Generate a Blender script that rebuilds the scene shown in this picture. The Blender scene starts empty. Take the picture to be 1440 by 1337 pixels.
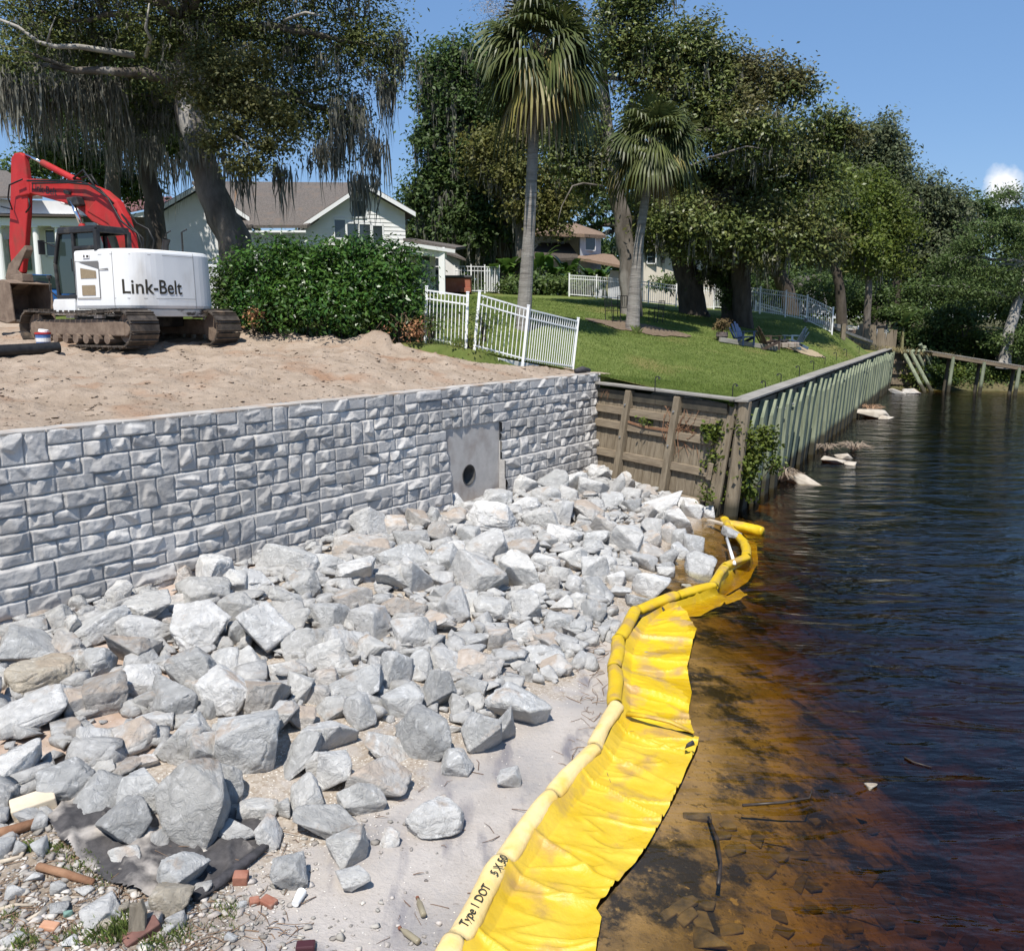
import bpy, bmesh, math, random
import numpy as np
from mathutils import Vector, Matrix
R = math.radians
SC = bpy.context.scene
COL = SC.collection
# ------------------------------------------------------------------ camera, sky, sun
FPX, HZ, CZ = 1260.0, 446.0, 4.8
PITCH = math.atan((668.5-HZ)/FPX)
cam = bpy.data.cameras.new('camera'); camo = bpy.data.objects.new('camera', cam); COL.objects.link(camo)
camo.location = (0, 0, CZ); camo.rotation_euler = (math.pi/2-PITCH, 0, 0)
cam.sensor_fit = 'HORIZONTAL'; cam.sensor_width = 36; cam.lens = 36*FPX/1440
cam.clip_start = 0.1; cam.clip_end = 4000
SC.camera = camo
SUN_AZ, SUN_EL = R(13), R(60)          # sun behind the viewer, a little to the left, high
S = Vector((-math.sin(SUN_AZ)*math.cos(SUN_EL), -math.cos(SUN_AZ)*math.cos(SUN_EL), math.sin(SUN_EL)))
w = bpy.data.worlds.new('World'); SC.world = w; w.use_nodes = True
nt = w.node_tree; nd = nt.nodes; bg = nd['Background']
sky = nd.new('ShaderNodeTexSky'); sky.sky_type = 'NISHITA'; sky.sun_disc = False
sky.sun_elevation = SUN_EL; sky.sun_rotation = math.atan2(S.x, S.y); sky.air_density = 1.0; sky.dust_density = 0.05; sky.ozone_density = 3.0
# one small fair-weather cloud low over the far bank
tc = nd.new('ShaderNodeTexCoord'); cn = nd.new('ShaderNodeTexNoise'); cn.inputs['Scale'].default_value = 26; cn.inputs['Detail'].default_value = 9
nt.links.new(tc.outputs['Generated'], cn.inputs['Vector'])
cd_ = Vector((0.462, 0.880, 0.120)).normalized()
vm = nd.new('ShaderNodeVectorMath'); vm.operation = 'DISTANCE'; vm.inputs[1].default_value = cd_
nt.links.new(tc.outputs['Generated'], vm.inputs[0])
mr = nd.new('ShaderNodeMapRange'); mr.inputs['From Min'].default_value = 0.0; mr.inputs['From Max'].default_value = 0.06; mr.inputs['To Min'].default_value = 0.62; mr.inputs['To Max'].default_value = -0.35
nt.links.new(vm.outputs['Value'], mr.inputs['Value'])
ad = nd.new('ShaderNodeMath'); ad.operation = 'ADD'; nt.links.new(mr.outputs[0], ad.inputs[0]); nt.links.new(cn.outputs['Fac'], ad.inputs[1])
m2 = nd.new('ShaderNodeMapRange'); m2.inputs['From Min'].default_value = 0.72; m2.inputs['From Max'].default_value = 0.95
nt.links.new(ad.outputs[0], m2.inputs['Value'])
mx = nd.new('ShaderNodeMixRGB'); mx.inputs['Color2'].default_value = (8.2, 8.4, 8.8, 1)
blu = nd.new('ShaderNodeMixRGB'); blu.inputs['Fac'].default_value = .5; blu.inputs['Color2'].default_value = (1.45, 3.1, 6.3, 1); nt.links.new(sky.outputs[0], blu.inputs['Color1'])
nt.links.new(m2.outputs[0], mx.inputs['Fac']); nt.links.new(blu.outputs[0], mx.inputs['Color1']); nt.links.new(mx.outputs[0], bg.inputs['Color'])
bg.inputs['Strength'].default_value = 0.088
sl = bpy.data.lights.new('sun', 'SUN'); sl.energy = 4.4; sl.angle = R(0.5); sl.color = (1, .955, .88)
so = bpy.data.objects.new('sun', sl); COL.objects.link(so); so.rotation_euler = S.to_track_quat('Z', 'Y').to_euler(); so.location = S*60
SC.view_settings.view_transform = 'Standard'; SC.view_settings.look = 'None'; SC.view_settings.exposure = 0.5; SC.view_settings.gamma = 1
SC.render.engine = 'CYCLES'
cy = SC.cycles; cy.max_bounces = 7; cy.diffuse_bounces = 3; cy.glossy_bounces = 3; cy.transmission_bounces = 4; cy.transparent_max_bounces = 12; cy.use_denoising = True
cy.caustics_reflective = False; cy.caustics_refractive = False; cy.sample_clamp_indirect = 6
# ------------------------------------------------------------------ pixel -> world (photo pixels of the 1440 px frame)
cp, sp = math.cos(PITCH), math.sin(PITCH)
def ray(x, y):
    u = (x-720)/FPX; v = (668.5-y)/FPX
    return Vector((u, cp+v*sp, -sp+v*cp))
def gz(x, y, z):
    d = ray(x, y); return Vector((0, 0, CZ))+d*((z-CZ)/d.z)
def gy(x, y, Y):
    d = ray(x, y); return Vector((0, 0, CZ))+d*(Y/d.y)
def hit(x, y, fn, it=40):
    z = .3
    for _ in range(it):
        p = gz(x, y, z); z = .5*z+.5*float(fn(p.x, p.y))
    return gz(x, y, z)
def pxm(p):                                    # metres per photo pixel at a world point
    return (p-Vector((0, 0, CZ))).dot(Vector((0, cp, -sp)))/FPX
# ------------------------------------------------------------------ materials
def mat(name, c1, c2=None, scale=6., rough=.85, bump=.0, bscale=None, c3=None, detail=6., spec=.3, metal=0., stretch=None, contrast=(.35, .65), isl=0., trans=0., c3scale=None, c3thr=(.55, .7)):
    m = bpy.data.materials.new(name); m.use_nodes = True
    n = m.node_tree.nodes; L = m.node_tree.links; b = n['Principled BSDF']
    b.inputs['Roughness'].default_value = rough; b.inputs['Specular IOR Level'].default_value = spec; b.inputs['Metallic'].default_value = metal
    c2 = c2 or c1
    geo = n.new('ShaderNodeTexCoord'); vec = geo.outputs['Object']
    if stretch:
        mp = n.new('ShaderNodeMapping'); mp.inputs['Scale'].default_value = stretch; L.new(vec, mp.inputs['Vector']); vec = mp.outputs[0]
    t = n.new('ShaderNodeTexNoise'); t.inputs['Scale'].default_value = scale; t.inputs['Detail'].default_value = detail; t.inputs['Roughness'].default_value = .62
    L.new(vec, t.inputs['Vector'])
    r = n.new('ShaderNodeMapRange'); r.inputs['From Min'].default_value = contrast[0]; r.inputs['From Max'].default_value = contrast[1]; L.new(t.outputs['Fac'], r.inputs['Value'])
    mx = n.new('ShaderNodeMixRGB'); mx.inputs[1].default_value = (*c1, 1); mx.inputs[2].default_value = (*c2, 1); L.new(r.outputs[0], mx.inputs[0])
    out = mx.outputs[0]
    if c3:
        t3 = n.new('ShaderNodeTexNoise'); t3.inputs['Scale'].default_value = c3scale or scale*.23; t3.inputs['Detail'].default_value = 7; L.new(vec, t3.inputs['Vector'])
        r3 = n.new('ShaderNodeMapRange'); r3.inputs['From Min'].default_value = c3thr[0]; r3.inputs['From Max'].default_value = c3thr[1]; L.new(t3.outputs['Fac'], r3.inputs['Value'])
        m3 = n.new('ShaderNodeMixRGB'); L.new(r3.outputs[0], m3.inputs[0]); L.new(out, m3.inputs[1]); m3.inputs[2].default_value = (*c3, 1); out = m3.outputs[0]
    if isl:
        g = n.new('ShaderNodeNewGeometry'); hs = n.new('ShaderNodeHueSaturation')
        mr = n.new('ShaderNodeMapRange'); mr.inputs['To Min'].default_value = 1-isl; mr.inputs['To Max'].default_value = 1+isl; L.new(g.outputs['Random Per Island'], mr.inputs['Value'])
        mh = n.new('ShaderNodeMapRange'); mh.inputs['To Min'].default_value = .5-.035*isl; mh.inputs['To Max'].default_value = .5+.03*isl
        wn = n.new('ShaderNodeTexWhiteNoise'); wn.noise_dimensions = '1D'; L.new(g.outputs['Random Per Island'], wn.inputs['W']); L.new(wn.outputs['Value'], mh.inputs['Value'])
        L.new(mr.outputs[0], hs.inputs['Value']); L.new(mh.outputs[0], hs.inputs['Hue']); L.new(out, hs.inputs['Color']); out = hs.outputs[0]
    L.new(out, b.inputs['Base Color'])
    if bump:
        t2 = n.new('ShaderNodeTexNoise'); t2.inputs['Scale'].default_value = bscale or scale*3; t2.inputs['Detail'].default_value = 8; t2.inputs['Roughness'].default_value = .65; L.new(vec, t2.inputs['Vector'])
        bp = n.new('ShaderNodeBump'); bp.inputs['Strength'].default_value = 1; bp.inputs['Distance'].default_value = bump; L.new(t2.outputs['Fac'], bp.inputs['Height']); L.new(bp.outputs[0], b.inputs['Normal'])
    if trans:
        tr = n.new('ShaderNodeBsdfTranslucent'); ms = n.new('ShaderNodeMixShader'); ms.inputs[0].default_value = trans
        L.new(out, tr.inputs['Color']); L.new(b.outputs[0], ms.inputs[1]); L.new(tr.outputs[0], ms.inputs[2]); L.new(ms.outputs[0], n['Material Output'].inputs['Surface'])
    return m
# ------------------------------------------------------------------ objects
def setp(o, label=None, cat=None, group=None, kind=None):
    if label: o['label'] = label
    if cat: o['category'] = cat
    if group: o['group'] = group
    if kind: o['kind'] = kind
    return o
def mesh(name, v, f, m, parent=None, smooth=False, attrs=None, **kw):
    me = bpy.data.meshes.new(name)
    v = np.asarray(v, np.float32).reshape(-1, 3)
    if isinstance(f, np.ndarray):
        k = f.shape[1]; nf = len(f)
        me.vertices.add(len(v)); me.vertices.foreach_set('co', v.ravel())
        me.loops.add(nf*k); me.loops.foreach_set('vertex_index', f.astype(np.int32).ravel())
        me.polygons.add(nf); me.polygons.foreach_set('loop_start', np.arange(nf, dtype=np.int32)*k)
        me.update(calc_edges=True)
    else:
        me.from_pydata([tuple(map(float, q)) for q in v], [], f)
    if smooth: me.polygons.foreach_set('use_smooth', np.ones(len(me.polygons), bool))
    if attrs:
        for a, val in attrs.items():
            at = me.attributes.new(a, 'FLOAT', 'POINT'); at.data.foreach_set('value', np.asarray(val, np.float32).ravel())
    me.validate(); me.update()
    if m: me.materials.append(m)
    o = bpy.data.objects.new(name, me); COL.objects.link(o)
    if parent:
        o.parent = parent; o.matrix_parent_inverse = WM(parent).inverted()
    return setp(o, **kw)
def WM(o):
    m = o.matrix_basis.copy()
    return m if not o.parent else WM(o.parent) @ o.matrix_parent_inverse @ m
def thing(name, label, cat, loc=(0, 0, 0), group=None):
    o = bpy.data.objects.new(name, None); COL.objects.link(o); o.location = loc; o.empty_display_size = .2
    return setp(o, label, cat, group)
def copy_tree(o, parent=None):
    c = o.copy(); COL.objects.link(c)
    if parent: c.parent = parent; c.matrix_parent_inverse = o.matrix_parent_inverse.copy()
    for ch in list(o.children): copy_tree(ch, c)
    return c
class MB:                                     # collects simple shapes into ONE mesh of one part
    def __init__(s, M=None): s.v = []; s.f = []; s.M = M or Matrix()
    def add(s, v, f):
        b = len(s.v); s.v += [tuple(s.M @ Vector(q)) for q in v]; s.f += [tuple(i+b for i in q) for q in f]; return s
    def box(s, c, d, rz=0, rot=None):
        m = rot or Matrix.Rotation(rz, 3, 'Z'); c = Vector(c); h = [q/2 for q in d]
        v = [c+m @ Vector((x*h[0], y*h[1], z*h[2])) for x in (-1, 1) for y in (-1, 1) for z in (-1, 1)]
        return s.add(v, [(0, 1, 3, 2), (4, 6, 7, 5), (0, 4, 5, 1), (2, 3, 7, 6), (0, 2, 6, 4), (1, 5, 7, 3)])
    def beam(s, a, b, wd, h, up=(0, 0, 1)):    # box from a to b
        a, b = Vector(a), Vector(b); x = (b-a); l = x.length; x.normalize(); u = Vector(up); y = u.cross(x)
        if y.length < 1e-4: y = Vector((0, 1, 0)).cross(x)
        y.normalize(); z = x.cross(y); m = Matrix((x, y, z)).transposed()
        return s.box((a+b)/2, (l, wd, h), rot=m)
    def tube(s, pts, r, n=8, caps=True, squash=1.):
        pts = [Vector(q) for q in pts]; r = r if isinstance(r, (list, tuple)) else [r]*len(pts)
        vs = []; ref = None
        for i, q in enumerate(pts):
            t = (pts[min(i+1, len(pts)-1)]-pts[max(i-1, 0)]); t.normalize()
            if ref is None:
                ref = Vector((0, 0, 1)) if abs(t.z) < .9 else Vector((1, 0, 0))
            x = ref-t*ref.dot(t); x.normalize(); ref = x; y = t.cross(x)
            for k in range(n):
                a = 2*math.pi*k/n; vs.append(q+(x*math.cos(a)*squash+y*math.sin(a))*r[i])
        f = []
        for i in range(len(pts)-1):
            for k in range(n):
                f.append((i*n+k, i*n+(k+1) % n, (i+1)*n+(k+1) % n, (i+1)*n+k))
        if caps: f += [tuple(range(n))[::-1], tuple(range((len(pts)-1)*n, len(pts)*n))]
        return s.add(vs, f)
    def prism(s, poly, d):                     # polygon (3-D points) pushed along d
        d = Vector(d); p = [Vector(q) for q in poly]; n = len(p)
        return s.add(p+[q+d for q in p], [tuple(range(n))[::-1], tuple(range(n, 2*n))]+[(i, (i+1) % n, n+(i+1) % n, n+i) for i in range(n)])
    def quad(s, *q): return s.add(q, [tuple(range(len(q)))])
    def build(s, name, m, parent=None, bevel=0, smooth=False, **kw):
        o = mesh(name, s.v, s.f, m, parent, smooth, **kw)
        bm = bmesh.new(); bm.from_mesh(o.data); bmesh.ops.recalc_face_normals(bm, faces=bm.faces); bm.to_mesh(o.data); bm.free()
        if bevel:
            b = o.modifiers.new('bevel', 'BEVEL'); b.width = bevel; b.segments = 2; b.limit_method = 'ANGLE'; b.angle_limit = R(40)
        return o
def vnoise(x, y, seed, per=256):               # smooth value noise on arrays
    rg = np.random.default_rng(seed); g = rg.random((per, per)).astype(np.float32)
    xi = np.floor(x).astype(int); yi = np.floor(y).astype(int); fx = x-xi; fy = y-yi
    fx = fx*fx*(3-2*fx); fy = fy*fy*(3-2*fy); a = lambda i, j: g[i % per, j % per]
    return (a(xi, yi)*(1-fx)+a(xi+1, yi)*fx)*(1-fy)+(a(xi, yi+1)*(1-fx)+a(xi+1, yi+1)*fx)*fy-.5
def fbm(x, y, seed, o=4, g=.5):
    t = 0; a = 1
    for i in range(o): t = t+a*vnoise(x*2**i+7.3*i, y*2**i+3.1*i, seed+i); a *= g
    return t
def text_mesh(body, size, bold=True):          # flat letters as (verts, faces) in the xy plane
    c = bpy.data.curves.new('lettering', 'FONT'); c.body = body; c.size = size; c.offset = .012*size if bold else 0; c.resolution_u = 3
    o = bpy.data.objects.new('lettering', c); COL.objects.link(o)
    dg = bpy.context.evaluated_depsgraph_get(); me = o.evaluated_get(dg).to_mesh()
    v = [tuple(q.co) for q in me.vertices]; f = [tuple(p.vertices) for p in me.polygons]
    o.to_mesh_clear() if False else None
    COL.objects.unlink(o); bpy.data.objects.remove(o); bpy.data.curves.remove(c)
    return v, f
# ================================================================== the ground, the beach and the river
A = np.array([-6.87, 11.93]); WD = np.array([.572, .8203]); WN = np.array([.8203, -.572])   # retaining wall: start, direction, outward normal
WL = 16.4
CORNER = (5.36, 21.5)                           # bulkhead corner (cap), river line runs away from it
def riv(y): return CORNER[0]+(np.asarray(y, float)-CORNER[1])*.51
UP = np.array([(-11.4, 5.4, 3.2), (-6.87, 11.93, 3.2), (-3, 17, 3.2), (0, 21.6, 3.2), (2.5, 25.4, 3.18), (-9.5, 16, 3.5), (-8.6, 21, 3.88), (-12, 24, 4.15), (-6.6, 22.5, 3.92), (-4.5, 24, 4.15),
  (-2.3, 24.2, 4.15), (-.99, 24, 4.02), (.29, 24.6, 3.5), (1.81, 26.8, 3.2), (.36, 31, 4.42), (4.9, 37, 4.3), (3.4, 27.5, 3.1), (5.4, 21.6, 2.72), (10.5, 31.5, 2.68), (15.6, 41.5, 2.68), (20.5, 51, 2.68),
  (25.7, 61.5, 2.68), (10.5, 38, 3.5), (-.8, 50, 6.), (5, 50, 5.8), (10.2, 50, 5.2), (17.6, 50, 4.45), (21.5, 58, 2.95), (24, 58.5, 2.66), (25, 60.5, 2.66), (23, 56, 2.67), (-10, 48, 6.1), (-20, 40, 5.2), (-28, 48, 5.6), (0, 70, 6.5), (20, 75, 5), (-20, 80, 6.5),
  (40, 80, 3.2), (-18, 26, 4.3), (-20, 15, 3.6), (0, 110, 7), (45, 110, 4), (-45, 60, 6), (60, 90, 3)], float)
def _tps(r2): return np.where(r2 > 0, .5*r2*np.log(r2+1e-12), 0)
_n = len(UP); _K = np.zeros((_n+3, _n+3)); _d = ((UP[:, None, :2]-UP[None, :, :2])**2).sum(-1)
_K[:_n, :_n] = _tps(_d)+np.eye(_n)*.05; _P = np.c_[np.ones(_n), UP[:, :2]]; _K[:_n, _n:] = _P; _K[_n:, :_n] = _P.T
_W = np.linalg.solve(_K, np.r_[UP[:, 2], 0, 0, 0])
def zup(x, y):
    x = np.asarray(x, float); y = np.asarray(y, float)
    r2 = (x[..., None]-UP[:, 0])**2+(y[..., None]-UP[:, 1])**2
    z = _tps(r2) @ _W[:_n]+_W[_n]+_W[_n+1]*x+_W[_n+2]*y
    return np.where((y > 21.5) & (y < 64), np.minimum(z, 2.7+.8*np.maximum((riv(np.minimum(y, 61.5))-.1-x)*.89, 0)), z)
_sy = [-6, 3, 6.15, 6.54, 7.42, 8.5, 9.65, 12.04, 13.5, 15, 16.5, 18.4, 21, 26]
_sx = [-1.9, -.5, .2, .3, .72, 1.2, 1.6, 1.95, 1.95, 2.05, 2.75, 3.2, 4.4, 6]
def dwall(x, y): return (x-A[0])*WN[0]+(y-A[1])*WN[1]
def zbeach(x, y):
    x = np.asarray(x, float); y = np.asarray(y, float)
    d = (np.interp(y, _sy, _sx)-x)*.82
    z = np.where(d > 0, np.where(d < 3, .115*d, .345+.022*(d-3)), -np.minimum(.10*-d+.10*d*d, 1.05)); z = np.clip(z, -3, .75)
    dn = dwall(x, y); mound = np.clip(1-dn/6.2, 0, 1)*np.clip((d+.3)/1.2, 0, 1)
    z = z+.2*mound**.9*(dn > -3)
    return z+.035*fbm(x*1.3, y*1.3, 5)*np.clip(d*2+.6, .2, 1)
_gx = np.arange(-10, 9, .025); _gy = np.arange(2.5, 28, .025); _GX, _GY = np.meshgrid(_gx, _gy); _GZ = zbeach(_GX, _GY)
def zb1(x, y):                                # quick look-up of the beach height
    i = (x+10)/.025; j = (y-2.5)/.025
    if not (0 <= i < len(_gx)-1 and 0 <= j < len(_gy)-1): return float(zbeach(x, y))
    a, b = int(i), int(j); f, g = i-a, j-b
    return float((_GZ[b, a]*(1-f)+_GZ[b, a+1]*f)*(1-g)+(_GZ[b+1, a]*(1-f)+_GZ[b+1, a+1]*f)*g)
def sheet(name, xs, ys, zf, m, mask=None, smooth=True, attrs=None, **kw):
    X, Y = np.meshgrid(xs, ys) if np.ndim(xs) == 1 else (xs, ys)
    Z = zf(X, Y); h, wd = X.shape
    idx = np.arange(h*wd).reshape(h, wd); f = np.stack([idx[:-1, :-1], idx[:-1, 1:], idx[1:, 1:], idx[1:, :-1]], -1).reshape(-1, 4)
    if mask is not None:
        mk = mask(X, Y); k = (mk[:-1, :-1] & mk[:-1, 1:] & mk[1:, 1:] & mk[1:, :-1]).ravel(); f = f[k]
    at = {a: fn(X, Y) for a, fn in (attrs or {}).items()}
    return mesh(name, np.stack([X, Y, Z], -1), f, m, smooth=smooth, attrs=at, **kw)
# --- beach (also the river bed): pale sand, grey wet silt, shelly gravel by the boulders, brown soil by the pebble bank
def beach_mat():
    m = bpy.data.materials.new('beach_sand'); m.use_nodes = True; n = m.node_tree.nodes; L = m.node_tree.links; b = n['Principled BSDF']
    tc = n.new('ShaderNodeTexCoord'); V = tc.outputs['Object']
    def noise(s, d=8, r=.6):
        t = n.new('ShaderNodeTexNoise'); t.inputs['Scale'].default_value = s; t.inputs['Detail'].default_value = d; t.inputs['Roughness'].default_value = r; L.new(V, t.inputs['Vector']); return t.outputs['Fac']
    def rng(x, a, c, lo=0, hi=1):
        q = n.new('ShaderNodeMapRange'); q.inputs['From Min'].default_value = a; q.inputs['From Max'].default_value = c; q.inputs['To Min'].default_value = lo; q.inputs['To Max'].default_value = hi; L.new(x, q.inputs['Value']); return q.outputs[0]
    def mixc(f, a, c):
        q = n.new('ShaderNodeMixRGB'); L.new(f, q.inputs[0])
        for i, z in ((1, a), (2, c)):
            if isinstance(z, tuple): q.inputs[i].default_value = (*z, 1)
            else: L.new(z, q.inputs[i])
        return q.outputs[0]
    def mul(a, c, op='MULTIPLY'):
        q = n.new('ShaderNodeMath'); q.operation = op; q.use_clamp = True; L.new(a, q.inputs[0])
        if isinstance(c, (int, float)): q.inputs[1].default_value = c
        else: L.new(c, q.inputs[1])
        return q.outputs[0]
    def attr(a):
        q = n.new('ShaderNodeAttribute'); q.attribute_name = a; return q.outputs['Fac']
    sand = mixc(rng(noise(2.2), .35, .65), (.40, .36, .325), (.50, .455, .415))
    sand = mixc(mul(rng(noise(1.1), .47, .62), .8), sand, (.27, .255, .25))
    streak = n.new('ShaderNodeMapping'); streak.inputs['Rotation'].default_value = (0, 0, R(25)); streak.inputs['Scale'].default_value = (3.2, .8, 1); L.new(V, streak.inputs['Vector'])
    st = n.new('ShaderNodeTexNoise'); st.inputs['Scale'].default_value = 1.3; st.inputs['Detail'].default_value = 6; L.new(streak.outputs[0], st.inputs['Vector'])
    sand = mixc(mul(rng(st.outputs['Fac'], .54, .68), mul(attr('wet'), .85)), sand, (.14, .135, .16))
    vo = n.new('ShaderNodeTexVoronoi'); vo.inputs['Scale'].default_value = 34; L.new(V, vo.inputs['Vector'])
    grav = mixc(rng(vo.outputs['Color'], .1, .9), (.25, .19, .13), (.47, .41, .34))
    wh = n.new('ShaderNodeTexVoronoi'); wh.inputs['Scale'].default_value = 24; L.new(V, wh.inputs['Vector'])
    grav = mixc(mul(rng(wh.outputs['Distance'], .28, .2), rng(noise(5), .42, .55)), grav, (.72, .68, .6))
    c = mixc(rng(mul(attr('gravel'), noise(3.0), 'ADD'), .85, 1.05), sand, grav)
    soil = mixc(rng(noise(9), .35, .65), (.13, .095, .065), (.33, .26, .19))
    c = mixc(rng(mul(attr('soil'), noise(2.5), 'ADD'), .85, 1.1), c, soil)
    bedc = mixc(rng(noise(1.6), .4, .6), (.36, .24, .12), (.18, .12, .06)); bedc = mixc(rng(noise(.75, 10, .72), .48, .56), bedc, (.035, .028, .022)); bedc = mixc(rng(noise(11, 8, .75), .55, .62, 0, .8), bedc, (.05, .035, .02)); bedc = mixc(rng(noise(6.5, 6, .7), .62, .68, 0, .7), bedc, (.50, .33, .14))
    c = mixc(attr('bed'), c, bedc)
    dirt = mixc(rng(noise(4), .4, .6), (.40, .29, .22), (.50, .40, .33)); c = mixc(rng(mul(attr('tan'), noise(1.6), 'ADD'), .8, 1.), c, dirt)
    c = mixc(rng(noise(26, 3), .64, .7, 0, .5), c, (.2, .16, .13))
    L.new(c, b.inputs['Base Color']); L.new(rng(attr('wet'), 0, 1, .9, .55), b.inputs['Roughness']); b.inputs['Specular IOR Level'].default_value = .25
    bp = n.new('ShaderNodeBump'); bp.inputs['Distance'].default_value = .02; L.new(noise(22, 8, .7), bp.inputs['Height']); L.new(bp.outputs[0], b.inputs['Normal'])
    return m
def _d(X, Y): return (np.interp(Y, _sy, _sx)-X)*.82
def sm(x, a, c): t = np.clip((x-a)/(c-a), 0, 1); return t*t*(3-2*t)
gravel_f = lambda X, Y: np.maximum(np.clip(1-np.abs(dwall(X, Y)-6.4)/1.1, 0, 1)*.75*(1-sm(Y, 10.5, 14)), .62*(dwall(X, Y) < 5.9))
soil_f = lambda X, Y: sm(-X-.55*(Y-5.6), 1.1, 2.4)*(1-sm(Y, 6.4, 9.))*.85
at = dict(wet=lambda X, Y: 1-sm(_d(X, Y), .3, 3.0), gravel=gravel_f, soil=soil_f, bed=lambda X, Y: sm(-_d(X, Y), -.02, .25), tan=lambda X, Y: sm(-X, 2.6, 4.6)*sm(Y, 7.2, 8.6)*.62)
ys = np.r_[np.arange(2, 22, .07), np.arange(22, 30, .4), np.arange(30, 140, 4)]
xs = np.r_[np.arange(-60, -14, 4), np.arange(-14, -8, .4), np.arange(-8, 7, .07), np.arange(7, 30, .5), np.arange(30, 260, 8)]
sheet('beach', xs, ys, zbeach, beach_mat(), mask=lambda X, Y: (dwall(X, Y) > -1.2) | (X > 2.), attrs=at, kind='structure')
# --- water body: closed volume of tea-coloured river water
def water_mat():
    m = bpy.data.materials.new('river_water'); m.use_nodes = True; n = m.node_tree.nodes; L = m.node_tree.links; n.remove(n['Principled BSDF'])
    out = n['Material Output']; tr = n.new('ShaderNodeBsdfTransparent'); gl = n.new('ShaderNodeBsdfGlossy'); gl.inputs['Roughness'].default_value = .09
    fr = n.new('ShaderNodeFresnel'); fr.inputs['IOR'].default_value = 1.42; ms = n.new('ShaderNodeMixShader')
    tc = n.new('ShaderNodeTexCoord')
    def nz(sc, rot, s, d, dist):
        mp = n.new('ShaderNodeMapping'); mp.inputs['Scale'].default_value = sc; mp.inputs['Rotation'].default_value = (0, 0, R(rot)); L.new(tc.outputs['Object'], mp.inputs['Vector'])
        t = n.new('ShaderNodeTexNoise'); t.inputs['Scale'].default_value = s; t.inputs['Detail'].default_value = d; t.inputs['Distortion'].default_value = dist; L.new(mp.outputs[0], t.inputs['Vector']); return t.outputs['Fac']
    a = nz((.5, 1.35, 1), 17, .85, 4, .9); c = nz((.7, 2.0, 1), 8, 3.4, 2, .3); e = nz((1, 1, 1), 0, .16, 2, 0)
    m1 = n.new('ShaderNodeMath'); m1.operation = 'MULTIPLY_ADD'; L.new(c, m1.inputs[0]); m1.inputs[1].default_value = .14; L.new(a, m1.inputs[2])
    at = n.new('ShaderNodeAttribute'); at.attribute_name = 'chop'
    m2 = n.new('ShaderNodeMath'); m2.operation = 'MULTIPLY'; L.new(m1.outputs[0], m2.inputs[0]); L.new(at.outputs['Fac'], m2.inputs[1])
    bp = n.new('ShaderNodeBump'); bp.inputs['Distance'].default_value = .115; L.new(m2.outputs[0], bp.inputs['Height'])
    L.new(bp.outputs[0], gl.inputs['Normal']); L.new(bp.outputs[0], fr.inputs['Normal'])
    L.new(fr.outputs[0], ms.inputs[0]); L.new(tr.outputs[0], ms.inputs[1]); L.new(gl.outputs[0], ms.inputs[2]); L.new(ms.outputs[0], out.inputs['Surface'])
    va = n.new('ShaderNodeVolumeAbsorption'); va.inputs['Color'].default_value = (.815, .735, .38, 1); va.inputs['Density'].default_value = 4.4; L.new(va.outputs[0], out.inputs['Volume'])
    return m
WXs = np.r_[np.arange(-10, 20, .5), np.arange(20, 60, 4), np.arange(60, 331, 30)]; WYs = np.r_[np.arange(-12, 40, .5), np.arange(40, 141, 5)]
X, Y = np.meshgrid(WXs, WYs); hh, ww = X.shape; N = hh*ww; idx = np.arange(N).reshape(hh, ww)
top = np.stack([idx[:-1, :-1], idx[:-1, 1:], idx[1:, 1:], idx[1:, :-1]], -1).reshape(-1, 4)
ring = np.r_[idx[0, :], idx[1:, -1], idx[-1, -2::-1], idx[-2:0:-1, 0]]
V = np.r_[np.stack([X, Y, 0*X], -1).reshape(-1, 3), np.stack([X, Y, 0*X-6], -1).reshape(-1, 3)]
nx = np.roll(ring, -1); F = np.r_[top, top[:, ::-1]+N, np.stack([ring, ring+N, nx+N, nx], -1)]
chop = np.r_[(.3+.7*sm(-_d(X, Y), .1, 1.6)).ravel(), np.ones(N)]
mesh('water', V, F, water_mat(), smooth=False, attrs={'chop': chop}, kind='structure')
# --- upland: sandy building lot, lawn, wide ground
sand_m = mat('lot_sand', (.28, .215, .16), (.405, .325, .255), 1.6, .95, .08, 7, c3=(.30, .19, .125), c3scale=.9, c3thr=(.52, .72), contrast=(.3, .7), spec=.1)
FX = [-60, -20, -12, -8, -4.5, -2.3, -.99, .29, 1.81, 2.6]; FY = [31, 29, 27.6, 25.8, 24.3, 23.9, 23.8, 24.5, 26.7, 27]
def zlot(X, Y):
    e = np.clip(-dwall(X, Y)/1.5, 0, 1); fe = np.clip((np.interp(X, FX, FY)-Y)/.5, 0, 1)
    rough = .14*fbm(X*.7, Y*.7, 11, 5)+.07*np.abs(fbm(X*3.1, Y*3.1, 21, 3))+.075*fbm(X*4.6+.3*Y, Y*4.6, 41, 2)-.05*np.exp(-((np.abs(((X*.75+Y*.66+1.5*fbm(X*.15, Y*.15, 3, 2)) % 5.2)-2.6)-.9)/.22)**2)*(np.sin((X*.66-Y*.75)*16)*.5+.7)
    berm = (.07+.19*(X < -3.2))*np.exp(-((np.interp(X, FX, FY)-Y-.35)/.4)**2)*(.5+fbm(X*1.5, Y*0+3, 8)*1.6)
    dw = -dwall(X, Y); return np.minimum(zup(X, Y), np.where(dw < 4, 3.2+.24*np.maximum(dw-.35, 0), 9))+e*(rough+berm)*fe+.03+.03*e
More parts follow.
